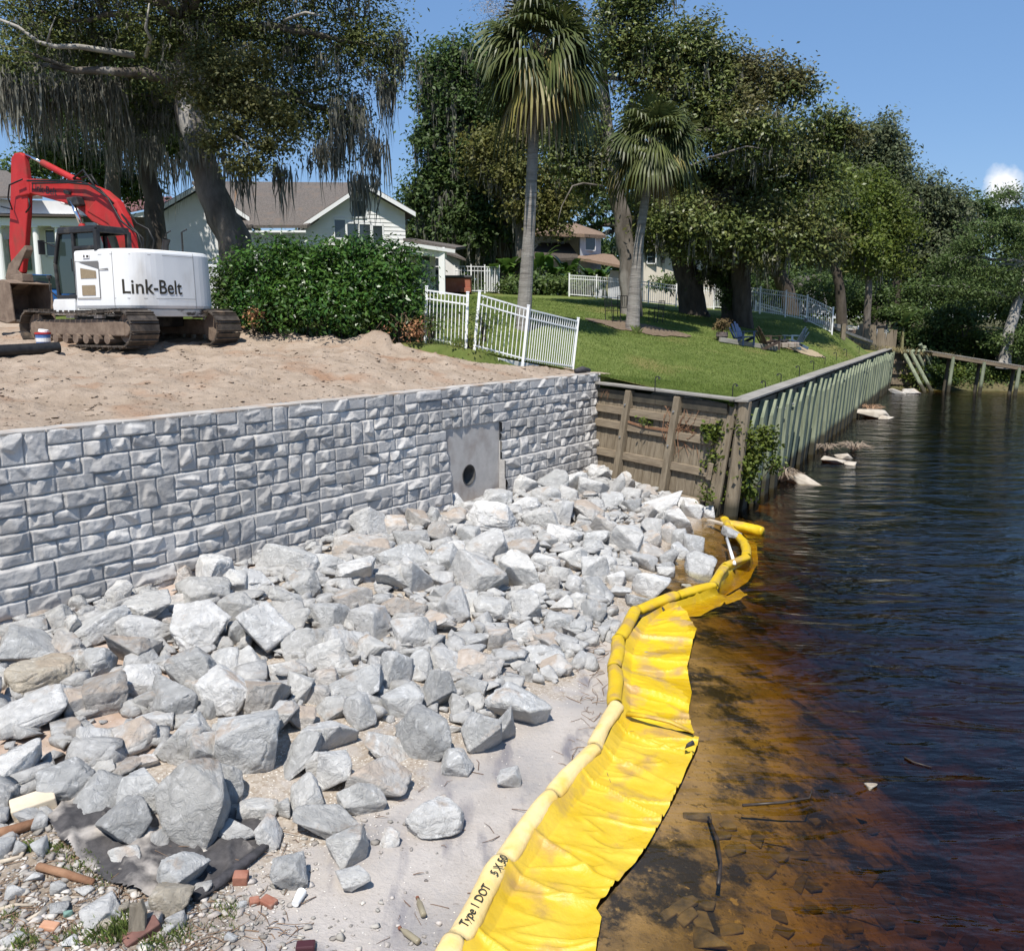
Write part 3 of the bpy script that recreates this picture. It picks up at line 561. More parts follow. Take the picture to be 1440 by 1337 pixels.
RK = """45,909,80,60,0,b;73,873,52,44,0,g;110,884,34,54,10,g;147,882,72,48,-40,b;205,864,62,50,0,g;203,893,76,46,10,w;187,917,74,48,12,t;284,888,74,70,0,w;244,882,26,32,0,t;92,913,40,40,30,t
59,954,82,48,0,l;140,935,44,44,0,b;118,928,28,36,0,b;109,953,20,18,0,g;196,958,60,42,0,w;147,977,54,64,15,t;112,991,38,56,0,t;48,1004,104,48,-15,w;274,946,72,58,0,b;246,988,78,58,35,b;281,968,26,26,0,b
218,1015,46,28,0,w;258,1044,72,60,0,g;190,1036,54,52,0,t;140,1037,60,46,0,w;102,1030,28,48,0,t;28,1082,68,52,-15,w;92,1103,68,56,10,b;136,1084,44,28,-10,g;142,1122,78,44,-35,b;202,1120,64,74,20,b
174,1159,66,64,0,b;273,1136,90,114,0,g;259,1229,66,56,0,b;175,1202,38,24,0,g;228,1178,28,26,0,g;10,1119,30,32,0,g;141,1062,20,30,0,g;205,1072,30,20,0,w;302,808,54,54,0,w;287,838,68,48,0,g;330,822,36,52,0,g
364,822,48,44,0,w;404,793,82,46,5,b;462,795,48,36,0,b;428,826,42,44,0,g;403,845,44,42,0,g;337,858,58,46,30,g;331,894,32,56,0,b;374,892,70,76,0,w;412,875,44,38,0,g;428,908,60,44,0,g;462,869,62,44,15,b
496,843,52,36,0,t;522,879,66,48,0,w;484,907,56,42,15,w;458,926,54,48,-20,g;527,914,44,36,0,g;402,944,62,36,-10,w;351,934,50,36,45,g;319,940,40,44,0,g;371,981,62,68,20,t;318,978,58,66,-35,w;293,998,24,44,0,b
502,966,72,54,-10,b;557,946,46,54,15,b;566,988,54,42,0,b;424,972,36,46,0,g;446,978,36,30,0,t;466,996,54,30,-8,g;455,955,38,32,0,t;506,1004,38,60,-20,b;346,1043,76,90,10,b;396,1013,38,54,15,w;424,1010,38,34,0,t
464,1032,72,48,8,w;424,1065,76,38,-52,b;449,1074,34,42,0,g;468,1085,48,56,20,w;543,1053,64,32,38,g;534,1093,78,54,15,t;509,1120,64,50,10,g;430,1125,66,38,-62,g;362,1136,52,28,0,g;394,1137,26,30,0,g
458,1158,84,44,12,g;494,1190,52,52,-30,g;378,1172,34,52,-15,w;333,1169,48,32,0,w;318,1100,42,74,0,b;292,1062,44,50,0,b;312,1042,22,36,0,b;518,738,50,50,-20,w;556,742,34,32,0,t;508,773,74,36,8,t;588,733,34,36,0,t
611,729,26,30,0,b;642,733,38,36,0,t;578,758,48,26,0,b;620,753,36,38,0,t;566,784,72,38,0,b;589,813,46,58,0,w;551,815,42,46,0,g;626,790,40,44,30,b;638,776,30,30,0,w;660,758,32,36,0,b;691,729,64,50,0,w
682,770,60,38,-25,w;672,811,82,60,15,w;729,808,58,62,0,g;623,838,48,32,-15,b;637,856,48,42,-30,w;622,818,32,26,0,w;665,853,28,42,0,g;500,806,52,40,0,w;567,852,62,36,-5,t;582,891,58,48,0,w;614,875,50,34,25,t
693,858,52,36,0,g;737,855,44,44,0,w;698,838,28,22,0,g;563,908,32,20,0,w;584,923,46,36,0,g;624,931,54,36,28,w;676,933,62,38,0,t;671,904,38,26,0,b;702,902,36,34,0,t;652,889,30,28,0,g;727,893,58,36,0,g
616,973,48,66,0,b;598,1031,74,68,25,b;678,1030,54,60,20,b;704,1024,38,52,-5,b;729,994,82,50,30,b;645,996,26,44,0,g;662,967,44,28,0,g;667,990,30,28,0,g;642,1073,44,36,0,b;762,922,58,32,-10,b;744,947,26,26,0,g
782,938,42,28,-20,t;716,1094,32,28,0,w;612,1150,74,52,0,w;591,937,32,42,0,b;634,703,40,26,0,w;697,705,44,28,0,b;740,683,38,30,0,w;777,680,42,36,0,b;736,712,46,30,0,w;768,698,38,26,0,w;758,733,48,34,0,g
790,722,32,38,0,w;825,723,46,34,0,t;812,682,38,34,0,w;834,687,42,34,0,w;843,667,30,28,0,w;800,695,28,22,0,w;846,739,48,34,0,t;794,754,50,34,0,w;842,760,38,32,0,b;728,755,44,26,0,w;733,776,48,32,0,t
763,789,34,26,0,w;805,787,38,34,0,g;838,804,38,42,0,w;770,762,28,22,0,g;833,771,30,24,0,b;833,650,36,18,0,g;852,655,34,24,0,w;873,659,24,28,0,g;895,668,38,34,20,w;865,681,28,40,10,w;845,669,26,26,0,g
918,675,22,18,0,t;936,686,30,22,0,b;911,692,30,22,0,t;927,710,58,34,0,w;965,708,32,18,0,w;973,718,30,28,0,w;990,720,28,20,0,w;954,733,42,38,0,w;916,723,28,26,0,t;918,744,32,30,0,w;882,682,20,26,0,t
888,697,30,20,0,w;860,706,30,26,0,b;885,712,32,22,0,b;877,763,50,50,0,w;938,750,26,30,0,t;915,760,28,24,0,t;957,757,26,28,0,b;975,768,28,34,0,b;957,777,26,26,0,b;917,780,38,26,15,t;940,785,26,28,0,b
982,799,40,38,15,b;905,792,36,24,0,w;853,794,26,24,0,w;935,800,26,20,0,b;916,824,50,40,0,w;899,845,38,22,20,b;841,832,44,30,20,b;808,826,26,30,0,w;833,861,34,34,15,b;769,820,34,28,0,t;788,809,44,28,0,g
755,836,26,26,0,w;790,851,32,26,0,g;813,846,26,26,0,g;786,877,38,30,0,b;810,884,26,36,0,b;748,897,40,30,0,g;768,903,38,24,0,t;873,834,28,18,0,g;865,815,28,22,0,w;967,826,16,10,0,b;850,882,18,14,0,b
802,866,24,20,0,t;772,947,24,22,0,w;796,908,32,24,0,w;936,806,24,18,0,g;242,1262,56,46,0,l;142,1284,48,34,-25,w;247,1293,26,22,0,w;284,1251,26,22,0,w;406,1228,46,48,0,b;496,1234,44,34,0,w;548,1177,26,24,0,w"""
SPECIAL = {(273, 1136): 'largest flat-faced grey boulder, standing upright at the front of the rock pile', (346, 1043): 'big blue-grey kite-shaped boulder in the near part of the rock pile', (59, 954): 'rounded yellowish boulder at the shaded foot of the block wall',
  (187, 917): 'smooth tan boulder with a pointed end below the block wall', (522, 879): 'bright white flat-topped boulder in the middle of the rock pile', (589, 813): 'bright cube-shaped white boulder near the middle of the pile', (672, 811): 'very large pale boulder below the concrete outlet',
  (404, 793): 'long layered slab of grey rock lying against the block wall', (598, 1031): 'dark blue-grey blocky boulder with a broken lower edge, by the sandy beach', (729, 994): 'long striped grey boulder at the sandy edge of the pile', (612, 1150): 'lone pale boulder lying on the wet sand',
  (982, 799): 'pointed grey boulder standing alone in the shallow water', (259, 1229): 'heart-shaped blue-grey rock lying on the black fabric', (242, 1262): 'tan limestone lump with a hollow side at the tip of the black fabric', (142, 1284): 'flat white limestone flake among the pebbles',
  (406, 1228): 'small dark-sided grey rock beside the broken red bricks', (496, 1234): 'small rounded white rock above the white plastic cup', (927, 710): 'broad pale boulder with a dark underside near the timber bulkhead', (877, 763): 'large round white boulder in the far part of the pile',
  (895, 668): 'pale boulder leaning at the timber bulkhead, top of the far rocks', (48, 1004): 'long white boulder with a tan-dusted top at the wall foot', (258, 1044): 'round light grey boulder resting beside the tan soil', (174, 1159): 'egg-shaped grey boulder on the upper edge of the black fabric',
  (142, 1122): 'slanting long grey boulder above the black fabric', (374, 892): 'big whitish boulder with a smooth face in the wall-side rocks', (371, 981): 'tan-dusted blocky boulder leaning over a dark gap', (302, 808): 'pyramid-shaped pale boulder against the block wall', (691, 729): 'large white fractured boulder right under the pipe outlet',
  (916, 824): 'pale boulder at the waterline next to the yellow boom', (28, 1082): 'white-topped boulder with a dark shaded side by the tan soil', (642, 1073): 'small triangular grey rock alone on the shelly gravel', (825, 723): 'tan-topped boulder high in the far half of the pile', (846, 739): 'broad tan boulder in the far half of the pile',
  (464, 1032): 'pale boulder with a dark split underside in the near pile', (458, 1158): 'low wide grey slab at the front edge of the pile', (534, 1093): 'boulder with a gravel-dusted top and dark right side'.replace('right ', 'shaded ')}
pile_g = 'grey quarry boulders of the rock pile'
def pxy(x, y, z):
    zz = z-CZ; d = y*cp-zz*sp; return 720+FPX*x/d, 668.5-FPX*(y*sp+zz*cp)/d
rocks = []
for k, t in enumerate(RK.replace('\n', ';').split(';')):
    x, y, w_, h_, rot, ty = t.split(','); rocks.append((float(x), float(y), float(w_), float(h_), float(rot), ty))
rocks_out = []
rgx = random.Random(55)                       # medium stones wedged between the measured ones
for _ in range(4000):
    if len(rocks) > 296: break
    u, dn = rgx.uniform(-2, 16), rgx.uniform(.2, 6.2); x = A[0]+WD[0]*u+WN[0]*dn; y = A[1]+WD[1]*u+WN[1]*dn
    if np.interp(y, _sy, _sx)-x < .5 or (u < 1.5 and dn > 4.4): continue
    q = pxy(x, y, zb1(x, y)+.15); s_ = rgx.uniform(.26, .5)/pxm(Vector((x, y, .4)))
    if min(math.hypot(q[0]-r_[0], q[1]-r_[1])/(.5*(r_[2]+r_[3])*.5+s_*.5) for r_ in rocks) < .86: continue
    rocks.append((q[0], q[1], s_, s_*rgx.uniform(.6, .95), 0., rgx.choice('ggwwbbt')))
def dims_of(p, w_, h_):
    s = pxm(p); W, Hh = w_*s, h_*s; th = math.atan2(CZ-p.z, math.hypot(p.x, p.y)); sy_ = .5*(W+min(Hh, 1.3*W)); sz = math.sqrt(max(Hh*Hh-(sy_*math.sin(th))**2, 0))/math.cos(th)
    return W, sy_, min(max(sz, .5*min(W, sy_)), 1.25*W), th
for k, (x, y, w_, h_, rot, ty) in enumerate(rocks):
    lift = 0.; p = hit(x, y+h_*.12, zb1)
    W, D, Z, th = dims_of(p, w_, h_)
    zc = Z*.5*(.55 if dwall(p.x, p.y) < 6 else .62)
    p = hit(x, y, lambda a, c: zb1(a, c)+zc)
    ks = 1.11+.02*(y > 880); W, D, Z, th = dims_of(p, w_*ks, h_*ks)
    v, f = rock_verts(1000+k*13, (W, D, Z), 16 if w_*h_ > 2600 else 12 if w_*h_ > 1200 else 8, 10+k % 6, .042 if ty != 'l' else .06)
    vd = Vector((p.x, p.y, p.z-CZ)).normalized(); rt = Matrix.Rotation(R(rot), 3, vd); yaw = math.atan2(-p.x, p.y); ry = Matrix.Rotation(yaw, 3, 'Z')
    M3 = np.array(rt @ ry); v = v @ M3.T
    o = mesh('boulder', v, f, RM[ty], smooth=False, cat='boulder', group=pile_g); o.location = p
    rocks_out.append((o, p, x, y, W, D, Z, ty))
# labels: what each looks like, then the best-known neighbour or landmark it lies by
LMK = [(p, SPECIAL[(int(x), int(y))]) for o, p, x, y, *_ in rocks_out if (int(x), int(y)) in SPECIAL]
SHORT = {(273, 1136): 'the largest upright boulder', (346, 1043): 'the kite-shaped blue-grey boulder', (59, 954): 'the rounded yellowish boulder', (187, 917): 'the smooth tan pointed boulder', (522, 879): 'the bright flat-topped boulder', (589, 813): 'the cube-shaped white boulder', (672, 811): 'the very large pale boulder',
  (404, 793): 'the long layered slab', (598, 1031): 'the dark blocky boulder', (729, 994): 'the long striped boulder', (982, 799): 'the pointed boulder in the water', (927, 710): 'the broad dark-bellied boulder', (877, 763): 'the large round white boulder', (895, 668): 'the boulder leaning at the bulkhead', (48, 1004): 'the long tan-dusted white boulder',
  (258, 1044): 'the round light grey boulder', (174, 1159): 'the egg-shaped boulder', (371, 981): 'the tan-dusted blocky boulder', (302, 808): 'the pyramid-shaped boulder', (691, 729): 'the fractured boulder under the outlet', (916, 824): 'the pale boulder beside the boom', (464, 1032): 'the split pale boulder', (534, 1093): 'the gravel-dusted boulder', (825, 723): 'the high tan-topped boulder', (374, 892): 'the smooth-faced whitish boulder'}
marks = [(p, SHORT[(int(x), int(y))], (int(x), int(y))) for o, p, x, y, *_ in rocks_out if (int(x), int(y)) in SHORT]
used = {}
CN = {'g': 'grey', 'b': 'blue-grey', 'w': 'whitish', 't': 'tan-stained', 'l': 'limestone'}
def side(dx, dy):
    a = dx*WN[0]+dy*WN[1]; c = dx*WD[0]+dy*WD[1]
    if abs(a) > 1.6*abs(c): return 'water side' if a > 0 else 'wall side'
    if abs(c) > 1.6*abs(a): return 'bulkhead side' if c > 0 else 'pebble side'
    return ('water-and-bulkhead' if c > 0 else 'water-and-pebble')+' side' if a > 0 else ('wall-and-bulkhead' if c > 0 else 'wall-and-pebble')+' side'
for o, p, x, y, W, D, Z, ty in rocks_out:
    key = (int(x), int(y))
    if key in SPECIAL: o['label'] = SPECIAL[key]; used[SPECIAL[key]] = 1; continue
    sz = 'large' if W > .8 else 'small' if W < .42 else 'medium'; sh = 'long' if W > 1.55*Z and W > 1.2*D else 'tall' if Z > 1.05*W else 'flat' if Z < .55*W else 'blocky'
    for rank, (q, nm, kk) in enumerate(sorted(marks, key=lambda t: (t[0]-p).length)):
        d = (q-p).length; n_ = 'touching' if d < .9 else 'near' if d < 1.7 else 'farther out'
        l = f"{sz} {sh} {CN[ty]} boulder {n_}, {side(p.x-q.x, p.y-q.y)} of {nm}"
        if l not in used: break
    used[l] = 1; o['label'] = l
# ================================================================== yellow turbidity curtain
def vinyl(name, c1, c2, dirt, amt, c4=None):
    m = mat(name, c1, c2, 2.2, .42, .012, 9, c3=dirt, c3scale=2.3, c3thr=(.585-amt, .72-amt), spec=.4, detail=8); return m
ysk = vinyl('yellow_vinyl', (.56, .365, .014), (.62, .43, .04), (.40, .25, .07), .035)
yfar = vinyl('bright_yellow_vinyl', (.58, .375, .008), (.64, .44, .015), (.42, .27, .09), .075)
ytb = vinyl('faded_yellow_vinyl', (.74, .54, .22), (.78, .60, .30), (.72, .48, .10), .05)
curt = thing('turbidity_curtain', 'yellow floating turbidity curtain laid along the beach into the water', 'turbidity curtain', (1.2, 10, .1))
gz_ = lambda px, py, z: gz(px, py, z)
TP = [(566, 1450, .17), (640, 1322, .17), (706, 1212, .17), (776, 1120, .18), (836, 1054, .18), (866, 992, .17), (863, 940, .16), (869, 898, .16), (895, 858, .15), (952, 838, .14), (1004, 824, .13), (1018, 798, .12), (1050, 783, .10), (1046, 764, .09), (1026, 742, .09)]
tp = [gz(*q) for q in TP]
def seg(p, q, r0, n=20, seed=0, m_=26, collar=True):
    rg = random.Random(seed); ax = (q-p); l = ax.length; ax.normalize(); sd = Vector((ax.y, -ax.x, 0)).normalized(); upv = sd.cross(ax)
    if upv.z < 0: upv = -upv
    v, f = [], []
    for i in range(m_+1):
        t = i/m_; e = min(t, 1-t)*l; pinch = .86+.14*min(1, e/.05)**.6; bend = .02*math.sin(t*3.1+seed)*min(1, e/.1)
        for k in range(n):
            a = 2*math.pi*k/n; rr = r0*pinch*(1+.07*math.sin(2*a+seed+t*3)+.05*math.sin(3*a+seed*2+t*6)+.05*math.sin(t*31+a*3+seed)*math.exp(-e*4)+.03*math.sin(t*11+a*2)+rg.uniform(-.018, .018))
            if .0 < a < .6: rr *= 1.06
            v.append(p+ax*(l*t)+sd*(math.cos(a)*rr*1.05+bend)+upv*(math.sin(a)*rr*.95))
    for i in range(m_):
        for k in range(n): f.append((i*n+k, i*n+(k+1) % n, (i+1)*n+(k+1) % n, (i+1)*n+k))
    f += [tuple(range(n)), tuple(range(m_*n, m_*n+n))]
    return v, f
fl_seg = []
for i in range(len(tp)-1):
    v, f = seg(tp[i], tp[i+1], .088 if i < 9 else .085, seed=i)
    near = i < 5
    o = mesh('float_section', v, f, ytb if near else yfar, curt, smooth=True)
    o['label'] = 'faded pale yellow float tube' if near else 'bright yellow float tube'; fl_seg.append(o)
def poly_at(P, ts):     # resample a 3-D polyline
    P = [Vector(q) for q in P]; L = np.r_[0, np.cumsum([(b-a).length for a, b in zip(P[:-1], P[1:])])]; L /= L[-1]; a = np.array(P)
    return np.stack([np.interp(ts, L, a[:, i]) for i in range(3)], -1)
def skirt(name, left, right, m, nu, nv, amp, seed, lab, zoff=.02, under=0., parts=None):
    ts = np.linspace(0, 1, nu); lw = poly_at(left, ts); rw = poly_at(right, ts); T = np.linspace(0, 1, nv)
    P = lw[:, None]*(1-T[None, :, None])+rw[:, None]*T[None, :, None]
    L_ = np.linalg.norm(np.diff(lw, axis=0), axis=1).sum(); u = ts[:, None]*L_+0*T[None]; tt = T[None]*np.linalg.norm(rw-lw, axis=1)[:, None]
    sk = u+.35*tt+.25*fbm(u*.8, tt*.9, seed+1, 2); rdg = (1-np.minimum(np.abs(fbm(sk*1.5, tt*.25+5, seed+2, 2))*9, 1))**2; rd2 = (1-np.minimum(np.abs(fbm(sk*3.3-1.5*tt, tt*.8, seed+6, 2))*9, 1))**2
    wr = amp*(1.1*np.abs(fbm(u*1.1, tt*.7+2, seed, 2))+.55*rdg+.30*rd2*(.4+tt)+.10*np.abs(fbm(sk*7, tt*2, seed+4, 2))+.05*fbm(u*18, tt*14, seed+8, 2))
    zg = np.maximum(zbeach(P[..., 0], P[..., 1]), -.02)
    edge = np.clip(T/.14, 0, 1)[None]
    P[..., 2] = zg*1+zoff+wr*(.25+.75*edge)+(1-edge)*.12
    if under: P[..., 2] = -under*np.clip(T*2, 0, 1)[None]+(1-edge)*.1+wr
    n = (nu, nv); idx = np.arange(nu*nv).reshape(n); f = np.stack([idx[:-1, :-1], idx[:-1, 1:], idx[1:, 1:], idx[1:, :-1]], -1).reshape(-1, 4)
    o = mesh(name, P, f, m, curt, smooth=True); o['label'] = lab; return o
lf = lambda pts, z: [gz(x, y, z) for x, y in pts]
skirt('skirt', lf([(585, 1450), (655, 1325), (718, 1216), (788, 1124), (846, 1060), (874, 1000)], .13), lf([(830, 1450), (838, 1330), (846, 1283), (838, 1272), (905, 1192), (950, 1112), (981, 1045), (983, 1034)], .05), ysk, 320, 110, .10, 3, 'wide dirty yellow skirt lying on the shallows')
skirt('skirt', lf([(874, 1000), (874, 945), (880, 902), (903, 868), (930, 852)], .12), lf([(976, 1030), (968, 1000), (973, 968), (966, 940), (973, 905), (980, 880), (962, 856), (948, 850)], .03), yfar, 240, 80, .14, 9, 'bright yellow wrinkled skirt half buried in silt', zoff=.0)
skirt('skirt', lf([(930, 852), (965, 842), (1006, 830)], .1), lf([(985, 866), (1020, 850), (1052, 838), (1040, 828)], -.12), yfar, 70, 30, .09, 15, 'submerged yellow skirt', under=.14)
skirt('skirt', lf([(1006, 830), (1022, 802), (1054, 785), (1050, 762), (1030, 742)], .05), lf([(1020, 838), (1052, 818), (1066, 792), (1064, 764), (1046, 750)], -.2), yfar, 60, 24, .08, 19, 'submerged yellow skirt', under=.22)
# seam flap between the two skirts with its black eyelet plate
blk = mat('black_rubber', (.03, .03, .035), (.06, .06, .065), 20, .6, .004)
q = MB(); a0 = gz(882, 1003, .16); a1 = gz(976, 1030, .1); q.tube([a0, a0.lerp(a1, .33)+Vector((0, -.03, .05)), a0.lerp(a1, .66)+Vector((0, .03, .04)), a1], [.05, .035, .04, .025], 8, squash=.6)
q.build('seam', ysk, curt, smooth=True)
# the far loose end of the boom beyond the stone
v, f = seg(gz(1022, 736, .12), gz(1073, 748, .06), .115, seed=40); mesh('float_end', v, f, yfar, curt, smooth=True)
v, f = seg(gz(1018, 730, .13), gz(1026, 746, .13), .09, seed=41); mesh('float_end', v, f, yfar, curt, smooth=True)
# printed lettering wrapped on the faded tube
ink = mat('black_ink', (.035, .03, .02), rough=.6)
def wrap_text(body, s, size, a0, host, seg_i, r=.096, tlen=None):
    p, q_ = tp[seg_i], tp[seg_i+1]; ax = (q_-p).normalized(); sd = Vector((ax.y, -ax.x, 0)).normalized(); upv = sd.cross(ax); upv = upv if upv.z > 0 else -upv
    v, f = text_mesh(body, size); out = []
    for x, y, z in v:
        a = a0+y/r; out.append(p+ax*(s+x)+sd*(math.cos(a)*r*1.09)+upv*(math.sin(a)*r*1.0))
    return mesh('lettering', out, f, ink, host)
wrap_text('Type 1 DOT', .07, .10, R(50), fl_seg[1], 1); wrap_text('5 X 50', .74, .10, R(50), fl_seg[1], 1)
# stones weighing the boom, and a plastic pipe
def single_rock(px, py, w_, h_, ty, label, rot=0, zfn=zb1, add=0., cat='rock', name='rock', lvl=4, group=None, m=None, sink=.7):
    p = hit(px, py+h_*.1, zfn); W, D, Z, th = dims_of(p, w_, h_); p = hit(px, py, lambda a, c: zfn(a, c)+Z*.5*sink+add); W, D, Z, th = dims_of(p, w_, h_)
    v, f = rock_verts(int(px*7+py), (W, D, Z), 5 if lvl == 3 else 8, 12 if cat == 'cobble' else 10, .02); yaw = math.atan2(-p.x, p.y); M3 = np.array(Matrix.Rotation(R(rot), 3, Vector((p.x, p.y, p.z-CZ)).normalized()) @ Matrix.Rotation(yaw, 3, 'Z'))
    o = mesh(name, v @ M3.T, f, m or RM[ty]); o.location = p; return setp(o, label, cat, group)
single_rock(1029, 747, 30, 19, 'b', 'grey stone resting on top of the yellow boom near the bulkhead corner', zfn=lambda x, y: .1)
single_rock(970, 1047, 14, 13, 'b', 'small dark stone holding down the corner of the yellow skirt', zfn=lambda x, y: .09, lvl=3, m=blk, add=.035)
pvc = mat('white_pvc', (.78, .78, .76), rough=.35)
q = MB(); q.tube([gz(1022, 757, .14), gz(1033, 793, .16)], .032, 12); setp(q.build('plastic_pipe', pvc, smooth=True), 'white plastic pipe lying across the yellow boom', 'pipe')
# ================================================================== filler stones between the boulders, shell gravel, pebbles
def scatter_rocks(name, pts, sizes, m, seed, squash=.7, lvl=1, **kw):
    rg = np.random.default_rng(seed); vs, fs = [], []; b = 0; base = [rock_verts(seed*50+k, (1.8, 1.6, 1.4), 3 if lvl == 2 else 1, 9 if lvl == 2 else 14, .02) for k in range(24)]
    for i, (p, s_) in enumerate(zip(pts, sizes)):
        d, f = base[i % 24]; q = d*np.array([rg.uniform(.7, 1.2), rg.uniform(.6, 1), squash*rg.uniform(.6, 1)])
        a = rg.uniform(0, 6.28); c_, s2 = math.cos(a), math.sin(a); q = q @ np.array([[c_, s2, 0], [-s2, c_, 0], [0, 0, 1]]); vs.append(q*s_+np.array(p)); fs.append(f+b); b += len(d)
    return mesh(name, np.concatenate(vs), np.concatenate(fs), m, **kw)
rg = np.random.default_rng(77); rg2 = np.random.default_rng(78)
P_ = []; S_ = []
while len(P_) < 3000:
    u, dn = rg.uniform(-3, 16.6), rg.uniform(.1, 6.6); x = A[0]+WD[0]*u+WN[0]*dn; y = A[1]+WD[1]*u+WN[1]*dn
    if np.interp(y, _sy, _sx)-x < .3 or (y > 21.3 and x > 5) or (u < 1 and dn > 5): continue
    s_ = rg.uniform(.05, .2)+.09*(rg.random() < .2); P_.append((x, y, float(zbeach(x, y))+s_*.3)); S_.append(s_)
fill_m = RM['w'].copy(); fill_m.name = 'rubble'
scatter_rocks('rubble', P_, S_, fill_m, 3, .8, 2, kind='stuff', label='small broken grey stone filling the gaps between boulders')
pebm = mat('pebbles', (.28, .25, .22), (.46, .43, .39), 3, .85, .006, 30, isl=.45)
P_, S_ = [], []
for _ in range(9000):
    px, py = rg.uniform(-60, 620), rg.uniform(1120, 1400); x, y = gz(px, py, .33)[:2]
    if rg.random() > float(soil_f(x, y))*1.1+.06+.25*float(gravel_f(x, y)): continue
    s_ = min(.008+rg.exponential(.012), .055); P_.append((x, y, float(zbeach(x, y))+s_*.25)); S_.append(s_)
scatter_rocks('gravel', P_, S_, pebm, 8, .6, 1, kind='stuff', label='mixed pebbles and broken shell on the bank')
shm = mat('shell_bits', (.62, .57, .50), (.78, .75, .70), 9, .7, isl=.2)
P_, S_ = [], []
for _ in range(9000):
    px, py = rg.uniform(150, 960), rg.uniform(900, 1337); x, y = gz(px, py, .3)[:2]
    if rg.random() > float(gravel_f(x, y))*.9+.05 or np.interp(y, _sy, _sx)-x < .2: continue
    s_ = rg.uniform(.005, .014); P_.append((x, y, float(zbeach(x, y))+s_*.2)); S_.append(s_)
scatter_rocks('shell_gravel', P_, S_, shm, 9, .4, 1, kind='stuff', label='white shell grit scattered over the sand')
PEB = [(17, 1320, 34, 20, 'g', 'smooth oval grey cobble at the pebble bank edge'), (118, 1252, 24, 14, 'g', 'oblong grey cobble beside the end of the brown stick'), (20, 1253, 28, 20, 'w', 'pale cream cobble among the pebbles'), (48, 1234, 24, 17, 'w', 'angular white stone under the driftwood sticks'),
  (56, 1193, 22, 30, 'b', 'dark grey slab stone standing near the black fabric'), (84, 1276, 24, 16, 'b', 'rounded grey cobble below the brown stick'), (148, 1299, 22, 20, 'l', 'cream stone touching the flat white flake'), (172, 1278, 22, 16, 'l', 'tan stone beside the old wooden stake'), (7, 1194, 28, 26, 'b', 'dark layered grey rock under the upper stick'),
  (28, 1192, 20, 26, 'b', 'tilted dark rock beside the layered grey rock'), (82, 1250, 20, 18, 'g', 'round grey cobble in the middle of the pebbles'), (209, 1273, 16, 14, 'b', 'small grey cobble at the fabric tip'), (237, 1307, 18, 14, 'b', 'little grey cobble in the grass tuft'), (98, 1325, 22, 14, 'w', 'pale pebble low on the bank'), (218, 1295, 20, 30, 't', 'purplish flat stone beside the wooden stake'),
  (340, 1273, 14, 12, 'b', 'small dark cobble beside the broken bricks'), (325, 1318, 18, 12, 'b', 'dark cobble on the stained soil')]
for px, py, w_, h_, ty, lab in PEB: single_rock(px, py, w_*1.1, h_*1.1, ty, lab, lvl=3, cat='cobble', name='cobble', group='loose stones on the pebble bank', sink=.5)
single_rock(96, 1284, 13, 11, 'g', 'small green glass-like stone among the pebbles', lvl=3, cat='cobble', name='cobble', m=mat('green_stone', (.16, .26, .22)), sink=.5)
# cut block of pale stone, bricks, sticks, stake
brick_m = mat('old_brick', (.25, .10, .065), (.34, .16, .11), 9, .9, .006, 30, c3=(.30, .24, .2), c3scale=5)
cream_m = mat('sawn_limestone', (.56, .47, .35), (.64, .55, .43), 4, .9, .008, 25)
def lay(px, py, d, rz, m, name, label, cat, tilt=(0, 0), group=None, add=0., bev=.012):
    p = hit(px, py, zb1); M = Matrix.Translation(p+Vector((0, 0, d[2]*.42+add))) @ Matrix.Rotation(rz, 4, 'Z') @ Matrix.Rotation(tilt[0], 4, 'X') @ Matrix.Rotation(tilt[1], 4, 'Y')
    q = MB(M); q.box((0, 0, 0), d); return setp(q.build(name, m, bevel=bev), label, cat, group)
lay(48, 1140, (.36, .21, .14), R(33), cream_m, 'stone_block', 'sawn block of cream limestone at the corner of the black fabric', 'stone block', (.12, -.1))
bg_ = 'broken red bricks on the beach'
lay(339, 1240, (.12, .1, .09), .1, brick_m, 'brick', 'half red brick standing by the black fabric edge', 'brick', (.1, .05), bg_)
lay(378, 1271, (.13, .09, .05), -.5, brick_m, 'brick', 'broken red brick lying flat with a cobble on it', 'brick', (.1, .1), bg_)
lay(358, 1270, (.08, .07, .05), .4, brick_m, 'brick', 'small wedge of red brick between two stones', 'brick', (.2, .1), bg_)
lay(70, 1306, (.13, .08, .05), -.1, mat('orange_brick', (.42, .2, .11), (.5, .28, .18), 9), 'brick', 'orange brick piece among the pebbles', 'brick', (.1, .1), bg_)
lay(200, 1318, (.26, .11, .09), .75, mat('dark_brick', (.12, .06, .05), (.2, .1, .08), 9), 'brick', 'dark purplish brick leaning at the wooden stake', 'brick', (.25, -.3), bg_)
lay(430, 1335, (.14, .09, .06), .1, mat('black_brick', (.06, .02, .025), rough=.5), 'brick', 'dark maroon brick half sunk in the silt', 'brick', (0, 0), bg_)
bark = mat('brown_stick', (.20, .10, .055), (.30, .17, .10), 6, .85, .008, 30)
pale_w = mat('driftwood', (.40, .33, .25), (.52, .45, .36), 5, .85, .005, 30)
def stick(P, r, m, label, name='stick', group='sticks on the beach', cat='stick', zf=zb1, lift=1.):
    pts = [hit(x, y, zf)+Vector((0, 0, (r if not isinstance(r, list) else r[0])*lift)) for x, y in P]
    q = MB(); q.tube(pts, r, 8); return setp(q.build(name, m, smooth=True), label, cat, group)
stick([(-12, 1182), (20, 1174), (61, 1160)], [.05, .048, .04], bark, 'thick reddish-brown stick beside the limestone block')
stick([(54, 1223), (90, 1233), (132, 1246)], [.034, .036, .03], bark, 'reddish-brown stick lying across the pebbles')
stick([(0, 1215), (28, 1208), (44, 1186)], [.02, .018, .008], pale_w, 'forked pale driftwood stick under the thick stick')
